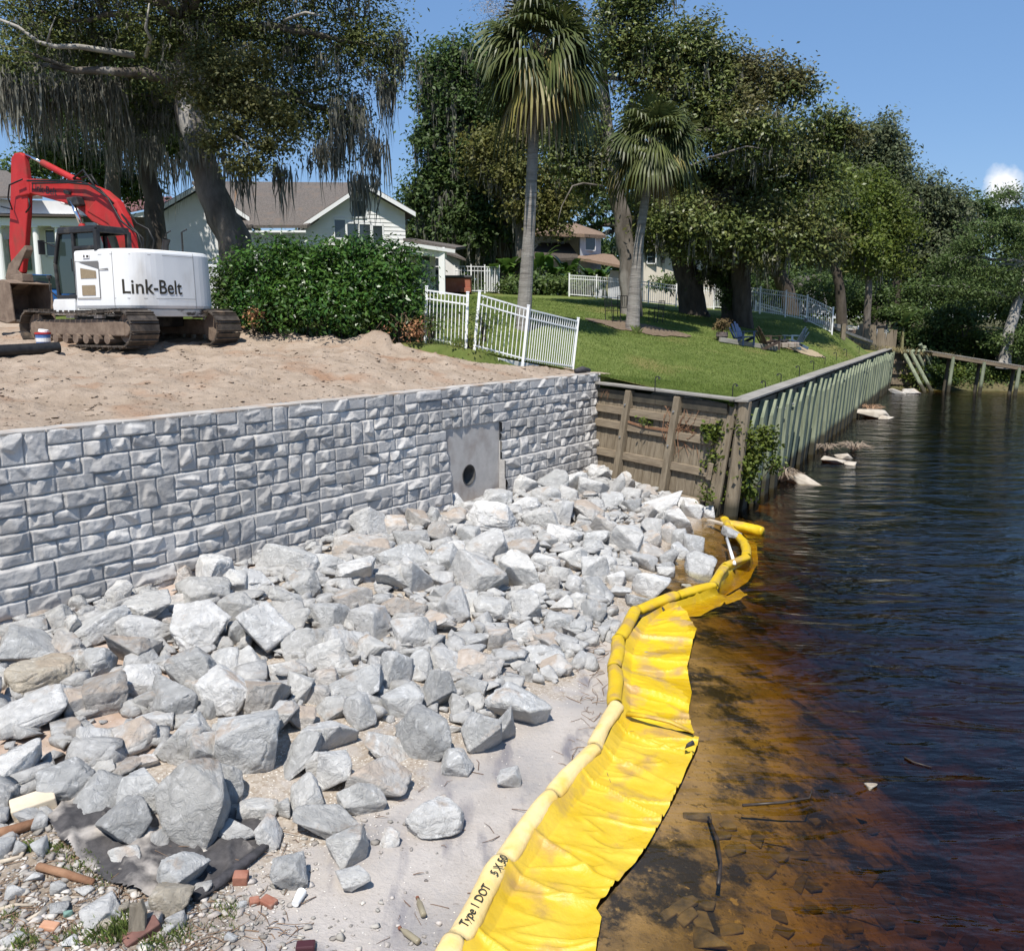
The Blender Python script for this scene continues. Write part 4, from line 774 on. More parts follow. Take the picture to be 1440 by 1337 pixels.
stick([(0, 1281), (22, 1275), (50, 1275)], [.016, .018, .006], pale_w, 'bent pale stick on the pebble bank')
stick([(38, 1296), (58, 1284), (72, 1278)], [.012, .014, .008], pale_w, 'thin tan stick among the pebbles')
stick([(85, 1266), (100, 1264), (115, 1263)], [.014, .012, .006], pale_w, 'short pale stick by the rounded grey cobble')
stk = mat('grey_stake', (.17, .145, .11), (.27, .235, .185), 4, .9, .01, 40, stretch=(6, 6, 1))
p = hit(188, 1325, zb1); q = MB(); q.prism([p+Vector((-.06, 0, -.1)), p+Vector((.075, .01, -.1)), p+Vector((.075, .05, .2)), p+Vector((.045, .06, .30)), p+Vector((.01, .06, .25)), p+Vector((-.035, .05, .27))], (.0, .05, .0))
setp(q.build('wooden_stake', stk, bevel=.008), 'weathered grey wooden stake stump in the pebbles', 'stake')
twm = mat('twigs', (.13, .085, .055), (.26, .17, .11), 9)
def twig_stuff(name, n, region, seed, m, dens, lab, ln=(.06, .3)):
    rg = random.Random(seed); q = MB()
    for _ in range(n):
        px, py = rg.uniform(*region[:2]), rg.uniform(*region[2:]); 
        if rg.random() > dens(px, py): continue
        p = hit(px, py, zb1, 12); a = rg.uniform(0, 6.28); l = rg.uniform(*ln); r_ = rg.uniform(.002, .005)
        d = Vector((math.cos(a), math.sin(a), 0)); s_ = Vector((-d.y, d.x, 0))*rg.uniform(-.15, .15)*l
        q.tube([p+Vector((0, 0, .008)), p+d*l*.5+s_+Vector((0, 0, .02)), p+d*l+Vector((0, 0, .008))], [r_, r_, r_*.4], 4, caps=False)
    return mesh(name, q.v, q.f, m, kind='stuff', label=lab)
twig_stuff('twig_litter', 900, (-20, 420, 1150, 1340), 3, twm, lambda x, y: .25+.75*(y > 1230-.25*x and x < 300), 'twigs and dry litter over the pebble bank')
twig_stuff('twig_litter', 260, (760, 880, 880, 1080), 4, twm, lambda x, y: math.exp(-((x-(838-.05*(y-900)))/22)**2), 'twigs and straw washed up along the boom', (.1, .45))
twig_stuff('twig_litter', 160, (420, 860, 1080, 1340), 5, mat('dark_twigs', (.09, .06, .045), (.2, .13, .09), 9), lambda x, y: .3 if x < 1000-.35*y+160 else .1, 'thin twigs scattered on the wet sand', (.05, .3))
# black geotextile under the rocks
gp = [(60, 1152), (92, 1130), (150, 1120), (240, 1110), (330, 1140), (390, 1165), (352, 1216), (300, 1262), (270, 1270), (236, 1282), (205, 1268), (160, 1250), (115, 1222), (85, 1190)]
def in_poly(x, y, P):
    c = False; n = len(P)
    for i in range(n):
        (a, b_), (e, d_) = P[i], P[i-1]
        if (b_ > y) != (d_ > y) and x < (e-a)*(y-b_)/(d_-b_)+a: c = not c
    return c
gw = [tuple(hit(x, y, zb1)[:2]) for x, y in gp]
gxs = np.arange(min(q[0] for q in gw)-.1, max(q[0] for q in gw)+.1, .022); gys = np.arange(min(q[1] for q in gw)-.1, max(q[1] for q in gw)+.1, .022)
gX, gY = np.meshgrid(gxs, gys); ein = np.array([[in_poly(a, b_, gw) for a, b_ in zip(ra, rb)] for ra, rb in zip(gX, gY)])
fab_m = mat('dusty_geotextile', (.045, .042, .043), (.09, .083, .082), 9, .75, .006, 60, c3=(.42, .38, .34), c3scale=2.6, c3thr=(.5, .64))
setp(sheet('ground_fabric', gxs, gys, lambda X, Y: zbeach(X, Y)+0.02+.09*np.abs(fbm(X*2.2-Y*1.6, Y*.8+X*.7, 91, 4))+.05*(1-np.minimum(np.abs(fbm(X*3.5+Y*2, Y*.9-X*.5, 97, 2))*6, 1))**2, fab_m, mask=lambda X, Y: ein), 'dusty black geotextile sheet showing under the front boulders', 'fabric')
q = MB(); q.tube([hit(x, y, zb1)+Vector((0, 0, .04)) for x, y in ((272, 1268), (310, 1245), (352, 1212), (392, 1180))], [.05, .06, .05, .03], 9, squash=.7); setp(q.build('fabric_fold', geo_m, smooth=True), 'folded black fabric edge beside the half red brick', 'fabric')
# plastic litter
cup = thing('plastic_cup', 'white plastic cup lying on the sand beside the small white rock', 'cup', hit(420, 1268, zb1)); c0 = cup.location
q = MB(); q.tube([c0+Vector((-.01, -.07, .035)), c0+Vector((.01, .07, .04))], [.03, .042], 14, caps=False); q.build('cup_body', pvc, cup, smooth=True)
q = MB(); q.tube([c0+Vector((-.0101, -.071, .035)), c0+Vector((-.0085, -.06, .036))], [.0295, .03], 14); q.build('cup_bottom', pvc, cup)
bm_ = mat('bottle_plastic', (.22, .19, .13), (.32, .28, .2), 5, .25)
def bottle(px, py, a, label):
    r = thing('plastic_bottle', label, 'bottle', hit(px, py, zb1), 'plastic bottles in the silt'); c0 = r.location+Vector((0, 0, .03)); d = Vector((math.cos(a), math.sin(a), .03))
    q = MB(); q.tube([c0-d*.1, c0-d*.09, c0+d*.05, c0+d*.09, c0+d*.11], [.022, .026, .026, .012, .011], 12); q.build('bottle_body', bm_, r, smooth=True)
    q = MB(); q.tube([c0+d*.11, c0+d*.13], .015, 10); q.build('bottle_cap', mat('bottle_cap', (.2, .08, .05)), r)
bottle(577, 1320, 2.4, 'brownish plastic bottle half sunk in the silt'); bottle(592, 1280, 1.9, 'small clear plastic bottle on dark streaked sand')
# grass tufts on the pebble bank
gr_m = mat('bank_grass', (.10, .15, .03), (.20, .24, .07), 9, .8, isl=.3, trans=.3)
def tufts(name, spots, m, seed, lab, zf):
    rg = np.random.default_rng(seed); V = []; F = []
    for x, y, n, r, h in spots:
        for _ in range(n):
            a = rg.uniform(0, 6.28); q = rg.uniform(0, 1)**.7*r; bx, by = x+math.cos(a)*q, y+math.sin(a)*q; z0 = zf(bx, by)-.01; b_ = rg.uniform(0, 6.28); w_ = rg.uniform(.003, .006)*(h/.1)**.5; hh = h*rg.uniform(.5, 1.2); le = rg.uniform(.1, .8)*hh; k = len(V)
            c_, s_ = math.cos(b_), math.sin(b_); V += [(bx-s_*w_, by+c_*w_, z0), (bx+s_*w_, by-c_*w_, z0), (bx+c_*le*.4+s_*w_*.7, by+s_*le*.4-c_*w_*.7, z0+hh*.65), (bx+c_*le, by+s_*le, z0+hh)]; F.append((k, k+1, k+2, k+3))
    return mesh(name, np.array(V), np.array(F), m, kind='stuff', label=lab)
tf = [(*hit(x, y, zb1)[:2], n, r, h) for x, y, n, r, h in ((164, 1312, 260, .16, .11), (80, 1196, 120, .1, .07), (112, 1216, 160, .16, .07), (18, 1135, 120, .1, .07), (30, 1328, 160, .12, .08), (245, 1318, 160, .14, .08), (320, 1280, 120, .12, .06), (110, 1318, 140, .14, .08), (8, 1290, 90, .12, .06), (45, 1193, 90, .06, .08), (215, 1328, 120, .15, .08), (140, 1238, 80, .12, .06), (300, 1310, 80, .2, .05))]
tufts('grass_tufts', tf, gr_m, 2, 'green grass tufts among the pebbles', zb1)
# things in and under the shallow water: submerged bricks and stones, a branch, driftwood by the bulkhead
sub_m = mat('sunken_stone', (.06, .045, .03), (.19, .13, .07), 5, .8, .01)
rg = random.Random(31)
for i in range(56):
    px, py = rg.uniform(930, 1380)+rg.uniform(0, 60), 1337-220*rg.random()**1.5; p = hit(px, py, zb1)
    if np.interp(p.y, _sy, _sx)-p.x > -.35: continue
    d = (rg.uniform(.12, .3), rg.uniform(.09, .17), rg.uniform(.03, .05)); rz = rg.uniform(0, 3.1)
    q = MB(Matrix.Translation(p+Vector((0, 0, -.012))) @ Matrix.Rotation(rz, 4, 'Z') @ Matrix.Rotation(rg.uniform(-.15, .15), 4, 'X')); q.prism([(-d[0]/2, -d[1]/2, 0), (d[0]*rg.uniform(.3, .5), -d[1]*rg.uniform(.4, .5), 0), (d[0]/2, d[1]*rg.uniform(.0, .4), 0), (d[0]*rg.uniform(-.2, .3), d[1]/2, 0), (-d[0]*rg.uniform(.3, .5), d[1]*rg.uniform(.3, .5), 0)], (0, 0, d[2]))
    setp(q.build('sunken_stone', sub_m, bevel=.012), 'dark flat stone lying under the brown shallow water off the yellow skirt', 'stone', 'sunken stones under the shallow water')
subz = lambda x, y: 0.
for px, py, w_, h_, lab, ty in ((1224, 1105, 18, 10, 'small tan stone breaking the water surface', 'l'), (1000, 1322, 60, 30, 'flat mossy stone just under the water by the yellow skirt', 'b')):
    single_rock(px, py, w_, h_, ty, lab, zfn=subz if py < 1200 else zb1, lvl=3, add=-.02, m=None if py < 1200 else sub_m)
bk = mat('wet_branch', (.03, .022, .018), (.06, .045, .035), 9, .4)
stick([(1044, 1134), (1100, 1130), (1138, 1124), (1142, 1112)], [.016, .014, .01, .006], bk, 'thin dark branch floating off the yellow skirt', zf=subz)
stick([(996, 1150), (1008, 1180), (1014, 1215), (1010, 1245)], [.012, .02, .012, .02], bk, 'sunken forked branch beside the yellow skirt', zf=lambda x, y: -.05)
q_ = stick([(1272, 1066), (1285, 1073), (1310, 1080)], [.012, .01, .005], bk, 'dark floating twig out on the open water', zf=subz)
# slabs and drift debris at the foot of the long bulkhead
slab_m = mat('pale_slab', (.36, .31, .25), (.50, .45, .38), 3, .9, .01)
def slab(px, py, w_, h_, lab): single_rock(px, py, w_, h_, 'l', lab, zfn=subz, add=-.03, cat='slab', name='rock_slab', m=slab_m, group='pale slabs at the foot of the river bulkhead', sink=.6)
slab(1130, 674, 52, 17, 'largest broken pale slab beside the dry brush at the bulkhead'); slab(1172, 648, 34, 10, 'flat pale slab in the water, middle one along the bulkhead'); slab(1195, 652, 18, 7, 'small grey slab just out from the middle slab'); slab(1224, 583, 52, 12, 'tan debris-covered slab far along the bulkhead'); slab(1246, 588, 22, 8, 'dark flat stone at the end of the debris-covered slab'); slab(1186, 642, 26, 8, 'thin pale slab against the foot of the piles')
lay2 = MB(); lay2.beam(gz(996, 731, .12), gz(1018, 737, .12), .12, .05); setp(lay2.build('plank', pale_w, bevel=.006), 'short pale plank end at the foot of the bulkhead corner', 'plank')
dry = mat('dry_brush', (.30, .23, .17), (.44, .36, .28), 9, isl=.2)
def brush(px, py, n, r, h, lab, m=dry):
    p = gz(px, py, .02); rg = random.Random(int(px)); q = MB()
    for _ in range(n):
        a = rg.uniform(0, 6.28); l = rg.uniform(.4, 1)*r; d = Vector((math.cos(a), math.sin(a), 0)); q.tube([p+d*.05, p+d*l*.5+Vector((0, 0, h*rg.uniform(.5, 1.2))), p+d*l+Vector((0, 0, h*rg.uniform(.2, 1.)))], [.012, .008, .003], 4, caps=False)
    setp(mesh('dry_brush', q.v, q.f, m), lab, 'dry brush', 'dead brush caught along the bulkhead')
brush(1100, 676, 90, .75, .35, 'bleached dry brush caught beside the largest pale slab'); brush(1200, 634, 80, .8, .3, 'bleached dry brush standing in the water out from the piles'); brush(1160, 634, 50, .6, .25, 'low dry brush against the foot of the piles'); brush(1225, 578, 60, .9, .3, 'reddish dry drift heaped on the far slab', mat('red_drift', (.36, .2, .12), (.5, .34, .22), 9))

P_, S_ = [], []
for _ in range(3600):
    u, h_ = rg2.uniform(-2, 16.2), -abs(rg2.normal(0, 3.2))-.4 if rg2.random() < .5 else -rg2.uniform(.4, 13); x = A[0]+WD[0]*u+WN[0]*h_; y = A[1]+WD[1]*u+WN[1]*h_
    if y > np.interp(x, FX, FY)-.1 or y < 8: continue
    s_ = min(.012+rg2.exponential(.014), .09); P_.append((x, y, float(zlot(np.array(x), np.array(y)))+s_*.2)); S_.append(s_)
scatter_rocks('sand_clods', P_, S_, sand_m, 12, .45, 2, kind='stuff', label='loose clods of sand and dirt on the building lot')
# ================================================================== excavator
red = mat('red_paint', (.38, .020, .020), (.46, .032, .03), 2.5, .5, .003, 20, c3=(.22, .05, .035), c3scale=1.9, c3thr=(.54, .74), spec=.3, stretch=(1, 1, .5))
white_p = mat('white_paint', (.74, .74, .73), (.80, .80, .79), 2, .4, c3=(.50, .46, .40), c3scale=1.3, c3thr=(.52, .8), spec=.45, stretch=(1, 1, .45))
black_p = mat('black_paint', (.018, .018, .02), (.035, .034, .034), 4, .45, c3=(.09, .08, .065), c3scale=2)
steel_d = mat('track_steel', (.055, .045, .038), (.12, .10, .082), 5, .6, .004, 30, metal=.3, c3=(.22, .165, .12), c3scale=3.5)
mud = mat('muddy_steel', (.14, .10, .075), (.24, .18, .135), 4, .85, .01, 18)
chrome = mat('chrome_rod', (.75, .76, .78), rough=.15, metal=1)
glass = bpy.data.materials.new('cab_glass'); glass.use_nodes = True
_b = glass.node_tree.nodes['Principled BSDF']; _b.inputs['Base Color'].default_value = (.03, .045, .04, 1); _b.inputs['Roughness'].default_value = .06; _b.inputs['Specular IOR Level'].default_value = .8
rub = mat('hose_rubber', (.012, .012, .012), rough=.5)
EC = Vector((-9.75, 23.4, 0)); EC.z = float(zup(EC.x, EC.y))+.02
ex = thing('excavator', 'red and white tracked excavator with black cab parked on the sandy lot', 'excavator', EC)
def frame(fx_, fy_): f = Vector((fx_, fy_, 0)).normalized(); l = Vector((-f.y, f.x, 0)); return Matrix(((f.x, l.x, 0, EC.x), (f.y, l.y, 0, EC.y), (0, 0, 1, EC.z), (0, 0, 0, 1)))
UM, TM = Matrix.Translation((0, 0, -.12)) @ frame(-.88, .47), Matrix.Translation((-.12, .1, 0)) @ frame(-.84, .54)
slope = Matrix.Rotation(R(-2.2), 4, 'X')
# tracks: a belt of separate-looking shoes round an oval
def track(side):
    y0 = side*1.22; hl, r_ = 1.9, .42; Lp = 2*(2*hl)+2*math.pi*r_; n = 46; q = MB(TM)
    def oval(s_):
        s_ %= Lp
        if s_ < 2*hl: return (-hl+s_, r_*2, 0.)
        s_ -= 2*hl
        if s_ < math.pi*r_: a = s_/r_; return (hl+r_*math.sin(a), r_+r_*math.cos(a), -a)
        s_ -= math.pi*r_
        if s_ < 2*hl: return (hl-s_, 0, math.pi)
        a = (s_-2*hl)/r_; return (-hl-r_*math.sin(a), r_-r_*math.cos(a), math.pi-a)
    for i in range(n):
        x, z, a = oval(i*Lp/n); sag = -.05*math.cos(x/hl*1.5) if z > r_*1.9 else 0
        q.box((x, y0, z+sag), (Lp/n*.9, .76, .04), rot=Matrix.Rotation(-a, 3, 'Y'))
        nrm = Matrix.Rotation(-a, 3, 'Y') @ Vector((-.04, 0, .035)); q.box((x+nrm.x, y0, z+sag+nrm.z), (.025, .74, .05), rot=Matrix.Rotation(-a, 3, 'Y'))
    b_ = q.build('track_belt', steel_d, ex)
    q = MB(TM); q.prism([(-hl, y0-side*.1, .24), (hl, y0-side*.1, .24), (hl, y0-side*.1, .58), (hl*.4, y0-side*.1, .64), (-hl*.4, y0-side*.1, .64), (-hl, y0-side*.1, .58)], (0, side*.36, 0)); fr = q.build('track_frame', mud, ex, bevel=.03)
    q = MB(TM)
    for k in range(7): q.tube([(-1.3+k*.43, y0-.2, .17), (-1.3+k*.43, y0+.3*side+.02, .17)], .12, 12)
    q.build('rollers', mud, fr)
    for sx_ in (-1, 1):
        q = MB(TM); q.tube([(sx_*hl, y0-.17, r_), (sx_*hl, y0+.17, r_)], .36, 20); q.tube([(sx_*hl, y0+side*.17, r_), (sx_*hl, y0+side*.24, r_)], [.22, .18], 14); q.build('drive_sprocket' if sx_ < 0 else 'idler_wheel', mud, ex, bevel=.02)
    q = MB(TM)
    for k in (-.9, .25): q.box((k, y0+side*.2, .70), (.34, .1, .08))
    q.build('track_guard', mat('guard_plate', (.42, .38, .34), rough=.8), fr)
    return b_
track(1); track(-1)
q = MB(TM); q.box((0, 0, .62), (1.7, 2.0, .36)); q.tube([(0, 0, .78), (0, 0, 1.02)], .68, 26); q.build('car_body', black_p, ex, bevel=.03)
# upper: deck, body shell with a rounded tail, vents, stripe, handrails, exhaust
half = [(.28, 1.42), (-.7, 1.44)]+[(-.75-1.03*math.sin(t)**.75, 1.44*max(math.cos(t), 0)**.5) for t in np.linspace(.08, math.pi/2, 15)]
outl = half+[(x, -y) for x, y in half[-2::-1]]
ub = MB(UM)
def shell(z0, z1, k0, k1): n = len(outl); ub.add([(x*k0, y*k0, z0) for x, y in outl]+[(x*k1, y*k1, z1) for x, y in outl], [tuple(range(n))[::-1], tuple(range(n, 2*n))]+[(i, (i+1) % n, n+(i+1) % n, n+i) for i in range(n)])
shell(.99, 2.40, 1., .985)
body = ub.build('engine_house', white_p, ex, bevel=.09)
ub = MB(UM); shell(.82, .985, .96, .985); ub.build('lower_band', mat('grimy_white', (.62, .60, .56), (.72, .71, .68), 3, .5, c3=(.10, .09, .08), c3scale=2.2, c3thr=(.52, .6), stretch=(1, 1, 3)), ex, bevel=.01)
ub = MB(UM); ub.box((.66, .0, .98), (.85, 2.7, .26)); ub.prism([(.28, 1.44, .86), (1.08, 1.44, .86), (1.12, 1.44, 1.1), (1.05, 1.44, 1.24), (.28, 1.44, 1.24)], (0, -.9, 0)); ub.build('deck_skirt', white_p, ex, bevel=.02)
def on_out(s_, z, off=.012):          # point along the outline, s_ metres from the front left corner
    i = 0
    while i < len(outl)-2:
        a, b_ = Vector(outl[i]), Vector(outl[i+1]); l = (b_-a).length
        if s_ <= l: break
        s_ -= l; i += 1
    a, b_ = Vector(outl[i]), Vector(outl[i+1]); d = (b_-a).normalized(); nn = Vector((-d.y, d.x)); nn = nn if nn.dot(a) > 0 else -nn; p = a+d*s_+nn*off; kk = 1-.015*max(0, min(1, (z-1.16)/1.24)); return UM @ Vector((p.x*kk, p.y*kk, z))
vm_ = mat('vent_grille', (.22, .17, .11), (.33, .26, .17), 40, .8)
def patch(name, s0, s1, z0, z1, m, host, off=.014, cut=0):
    q = MB(); n = 6; P = []
    for i in range(n+1): P.append(on_out(s0+(s1-s0)*i/n, z0, off))
    T_ = [on_out(s0+(s1-s0)*i/n, z1-cut*i/n, off) for i in range(n+1)]
    for i in range(n): q.quad(P[i], P[i+1], T_[i+1], T_[i])
    return q.build(name, m, host)
pn = mat('panel_line', (.16, .155, .15), rough=.6)
door = patch('side_door', .12, .98, 1.26, 2.12, mat('door_white', (.77, .77, .76), rough=.35), ex, .01, .2)
for sa, za, sb, zb_ in ((1.42, 1.0, 1.43, 2.36), (3.62, 1.0, 3.63, 2.36), (1.42, 1.24, 3.62, 1.25), (.98, 2.26, 3.62, 2.268)): patch('panel_seam', sa, sb, za, zb_, pn, body, .006)
patch('grille', .30, .88, 1.72, 1.97, vm_, door, .02, .08); patch('grille', .32, .82, 1.32, 1.56, vm_, door, .02)
for s0, s1, z0, z1 in ((.12, .98, 1.24, 1.262), (.10, .122, 1.26, 2.13), (.97, .99, 1.26, 1.94)): patch('door_seam', s0, s1, z0, z1, pn, door, .017)
patch('door_seam', .12, .98, 2.12, 2.135, pn, door, .018, .2)
patch('door_seam', .98, 1.3, 1.91, 1.925, pn, body, .017, -.02)
sticker = patch('warning_label', .42, .66, 2.19, 2.30, mat('sticker_white', (.82, .82, .82), rough=.5), body, .018)
patch('warning_symbol', .45, .5, 2.21, 2.27, ink, sticker, .022); patch('warning_symbol', .56, .64, 2.21, 2.26, ink, sticker, .022)
def wrap_out(body_, s0, z0, size, host, name='lettering', sx_=1.):
    v, f = text_mesh(body_, size); o = mesh(name, [on_out(s0+x*sx_, z0+y, .006) for x, y, z in v], f, ink, host); return o
wrap_out('Link-Belt', 1.62, 1.36, .47, body, sx_=.93)
patch('name_plate', .75, 1.75, .86, .965, black_p, body, .004); wrap_out('235X', 1.05, .875, .10, body, 'model_lettering', 1.6).data.materials[0] = white_p
q = MB(UM); q.tube([(-.5, -.75, 2.35), (-.5, -.75, 2.62), (-.56, -.75, 2.78)], [.08, .08, .10], 12, caps=False); q.build('exhaust_pipe', black_p, ex, smooth=True)
q = MB(UM)
for x_, y_ in ((-.2, -1.05), (-.9, -.95)): q.tube([(x_, y_, 2.38), (x_, y_, 2.95), (x_-.18, y_, 3.02)], .022, 6)
q.tube([(-.2, -1.05, 2.9), (.1, -1.15, 2.6), (.3, -1.2, 2.4)], .02, 6); q.build('handrail', black_p, ex, smooth=True)
q = MB(UM); q.tube([(.05, .5, 2.4), (.05, .5, 2.47)], .05, 10); q.build('filler_cap', white_p, ex)
# cab
cx0, cx1, cy0, cy1, cz0, cz1 = -.58, .98, .45, 1.34, 1.28, 2.9
cab = thing('cab_tmp', None, None); bpy.data.objects.remove(cab)
q = MB(UM)
def strut(a, b_, w_=.085): q.beam(a, b_, w_, w_)
for y in (cy0, cy1):
    strut((cx0, y, cz0), (cx0, y, cz1-.04), .12); strut((cx1-.02, y, cz0), (cx1+.03, y, 2.1)); strut((cx1+.03, y, 2.1), (cx1-.2, y, cz1-.05)); strut((.26, y, cz0), (.26, y, cz1-.05), .09)
    strut((cx0, y, cz1-.05), (cx1-.2, y, cz1-.05), .11); strut((cx0, y, cz0), (cx1, y, cz0), .12); strut((cx0, y, 2.45), (.26, y, 2.45), .08)
for x in (cx0, cx1-.2): strut((x, cy0, cz1-.05), (x, cy1, cz1-.05), .11)
q.box((.3, (cy0+cy1)/2, cz0+.04), (.6, .9, .08)); q.prism([(cx0, cy1-.01, cz0), (.26, cy1-.01, cz0), (.26, cy1-.01, 2.42), (cx0, cy1-.01, 2.42)], (0, -.04, 0))
cabo = q.build('cab', black_p, ex, bevel=.02)
q = MB(UM); q.prism([(cx0-.04, cy0-.03, cz1-.04), (cx0-.04, cy1+.03, cz1-.04), (cx1-.16, cy1+.03, cz1-.04), (cx1-.1, cy0-.03, cz1-.04)], (0, 0, .1)); q.build('cab_roof', black_p, cabo, bevel=.04)
q = MB(UM); q.prism([(cx0+.06, cy1-.025, 2.5), (.22, cy1-.025, 2.5), (.22, cy1-.025, cz1-.1), (cx0+.06, cy1-.025, cz1-.1)], (0, -.012, 0)); q.build('rear_side_window', glass, cabo)
q = MB(UM); q.prism([(.31, cy1-.02, cz0+.1), (cx1-.05, cy1-.02, cz0+.1), (cx1-.01, cy1-.02, 2.1), (cx1-.22, cy1-.02, cz1-.1), (.31, cy1-.02, cz1-.1)], (0, -.012, 0)); dw_ = q.build('cab_door', glass, cabo)
q = MB(UM); q.tube([(.36, cy1+.03, 1.9), (.36, cy1+.03, 2.2)], .015, 6); q.build('door_handle', black_p, dw_)
q = MB(UM); q.prism([(cx1-.0, cy0+.05, cz0+.1), (cx1-.0, cy1-.05, cz0+.1), (cx1+.03, cy1-.05, 2.1), (cx1+.03, cy0+.05, 2.1)], (-.012, 0, 0)); q.prism([(cx1+.03, cy0+.05, 2.12), (cx1+.03, cy1-.05, 2.12), (cx1-.2, cy1-.05, cz1-.1), (cx1-.2, cy0+.05, cz1-.1)], (-.012, 0, 0)); q.build('windscreen', glass, cabo)
q = MB(UM); q.box((.2, .93, 1.62), (.5, .5, .14)); q.box((-.03, .93, 2.0), (.12, .48, .75)); q.build('seat', rub, cabo, bevel=.04)
q = MB(UM); q.tube([(cx1-.05, cy1+.02, 2.5), (cx1+.12, cy1+.22, 2.62)], .015, 6); q.box((cx1+.14, cy1+.26, 2.48), (.05, .16, .34)); q.build('wing_mirror', black_p, cabo, bevel=.01)
q = MB(UM); q.tube([(cx1+.02, cy1-.02, 1.25), (cx1+.25, cy1+.05, 1.45), (cx1+.25, cy1+.05, 1.75)], .02, 6); q.tube([(cx1+.25, cy1+.05, 1.75), (cx1+.25, cy1+.05, 1.83)], .06, 8); q.build('step_mirror', black_p, cabo)
# boom and stick: side outlines carried onto the machine's centre plane, then given thickness
FU = Vector((-.88, .47, 0)).normalized(); LU = Vector((-FU.y, FU.x, 0)); B0 = EC+LU*-.12
def bp(px, py, off=0.):
    d = ray(px, py); o = Vector((0, 0, CZ)); t = (B0-o).dot(LU)/d.dot(LU); return o+d*t+LU*off
def plate(name, P, th, m, host=ex, bev=.03, off=0.):
    q = MB(); q.prism([bp(x, y, off-th/2) for x, y in P], LU*th); return q.build(name, m, host, bevel=bev)
boom = plate('boom', [(47, 252), (86, 254), (127, 258), (150, 268), (168, 283), (180, 306), (188, 332), (192, 358), (176, 358), (170, 338), (160, 322), (146, 318), (134, 312), (122, 300), (108, 290), (48, 273), (35, 267), (37, 257)], .22, red)
plate('boom_plate', [(150, 270), (168, 284), (184, 322), (191, 355), (176, 357), (168, 330), (158, 316), (128, 298)], .27, red, boom)
stk_ = plate('stick', [(19, 223), (24, 216), (31, 215), (37, 219), (40, 238), (43, 262), (42, 302), (39, 343), (35, 384), (20, 380), (16, 343), (18, 277)], .16, red)
plate('stick_boss', [(30, 254), (46, 252), (48, 274), (34, 277)], .27, red, stk_)
def cyl(name, a, b_, c_, r1, r2, off=0.):
    q = MB(); q.tube([bp(*b_, off), bp(*c_, off)], r1, 14); o = q.build(name, red, ex, smooth=False)
    q = MB(); q.tube([bp(*a, off), bp(*b_, off)], r2, 12); q.build('cylinder_rod', chrome, o, smooth=True)
cyl('stick_cylinder', (37, 218), (60, 229), (112, 256), .085, .04)
for o_ in (.28, -.28): cyl('boom_cylinder', (114, 284), (128, 318), (140, 350), .085, .055, o_)
plate('cylinder_bracket', [(108, 280), (122, 278), (126, 290), (112, 292)], .66, black_p, boom)
def hose(P, off, r=.026):
    q = MB(); pts = [bp(x, y, off) for x, y in P]; q.tube(pts, r, 7); q.build('hydraulic_hose', rub, ex, smooth=True)
hose([(50, 256), (90, 256), (126, 257), (152, 268), (171, 288)], .24); hose([(60, 260), (110, 259), (140, 262), (166, 280), (184, 312), (196, 322), (208, 330), (213, 345), (211, 356)], .3); hose([(172, 292), (188, 314), (204, 322), (212, 338), (208, 354)], -.1); hose([(176, 302), (192, 322), (206, 336), (206, 356)], .1)
hose([(108, 252), (122, 240), (132, 254), (140, 266)], .1, .03); hose([(112, 250), (126, 246), (136, 262)], -.05, .03); hose([(44, 254), (26, 262), (24, 280), (30, 296), (14, 292)], .26, .022); hose([(50, 280), (52, 292), (46, 300)], .2, .022)
tv, tf_ = text_mesh('Link-Belt', 1.)
p00, p10, p01 = bp(50, 268.0, .116), bp(85.5, 276, .116), bp(50, 257.6, .116); wtxt = max(v[0] for v in tv)
mesh('boom_lettering', [p00+(p10-p00)*(x/wtxt)+(p01-p00)*(y/.73) for x, y, z in tv], tf_, black_p, boom)
plate('boom_light', [(97, 268), (106, 270), (106, 275), (98, 274)], .38, black_p, boom); plate('boom_sticker', [(90, 284), (96, 286), (96, 289), (90, 287)], .235, white_p, boom)
plate('bucket_link', [(17, 372), (40, 345), (42, 352), (30, 380), (38, 390), (30, 402), (12, 392)], .22, mud, bev=.02)
plate('bucket_link', [(22, 388), (38, 385), (40, 396), (24, 408)], .34, mud, bev=.02)
# bucket: curved scoop between two cheek plates
bk_o = Vector(bp(26, 400)); bdir = (LU*-1)
def bloc(x, z, y): return bk_o+FU*(-x)+Vector((0, 0, z))+LU*y
arc = [(.55, -.02), (.2, .08), (-.25, -.0), (-.52, -.32), (-.5, -.72), (-.22, -1.0), (.25, -1.08), (.62, -1.0)]
q = MB(); bw = .62
for (a, b_) in zip(arc[:-1], arc[1:]): q.prism([bloc(a[0], a[1], -bw), bloc(b_[0], b_[1], -bw), bloc(b_[0]+.03, b_[1]+.03, -bw), bloc(a[0]+.03, a[1]+.03, -bw)], LU*(2*bw))
bkt = q.build('bucket', mud, ex)
for y in (-bw, bw-.03):
    q = MB(); q.prism([bloc(x, z, y) for x, z in arc], LU*.03); q.build('bucket_cheek', mud, bkt)
q = MB()
for k in range(5): q.box(bloc(.68, -1.0, -bw+.08+k*.27), (.2, .09, .06), rot=Matrix((FU, LU, Vector((0, 0, 1)))).transposed())
q.build('bucket_teeth', steel_d, bkt)
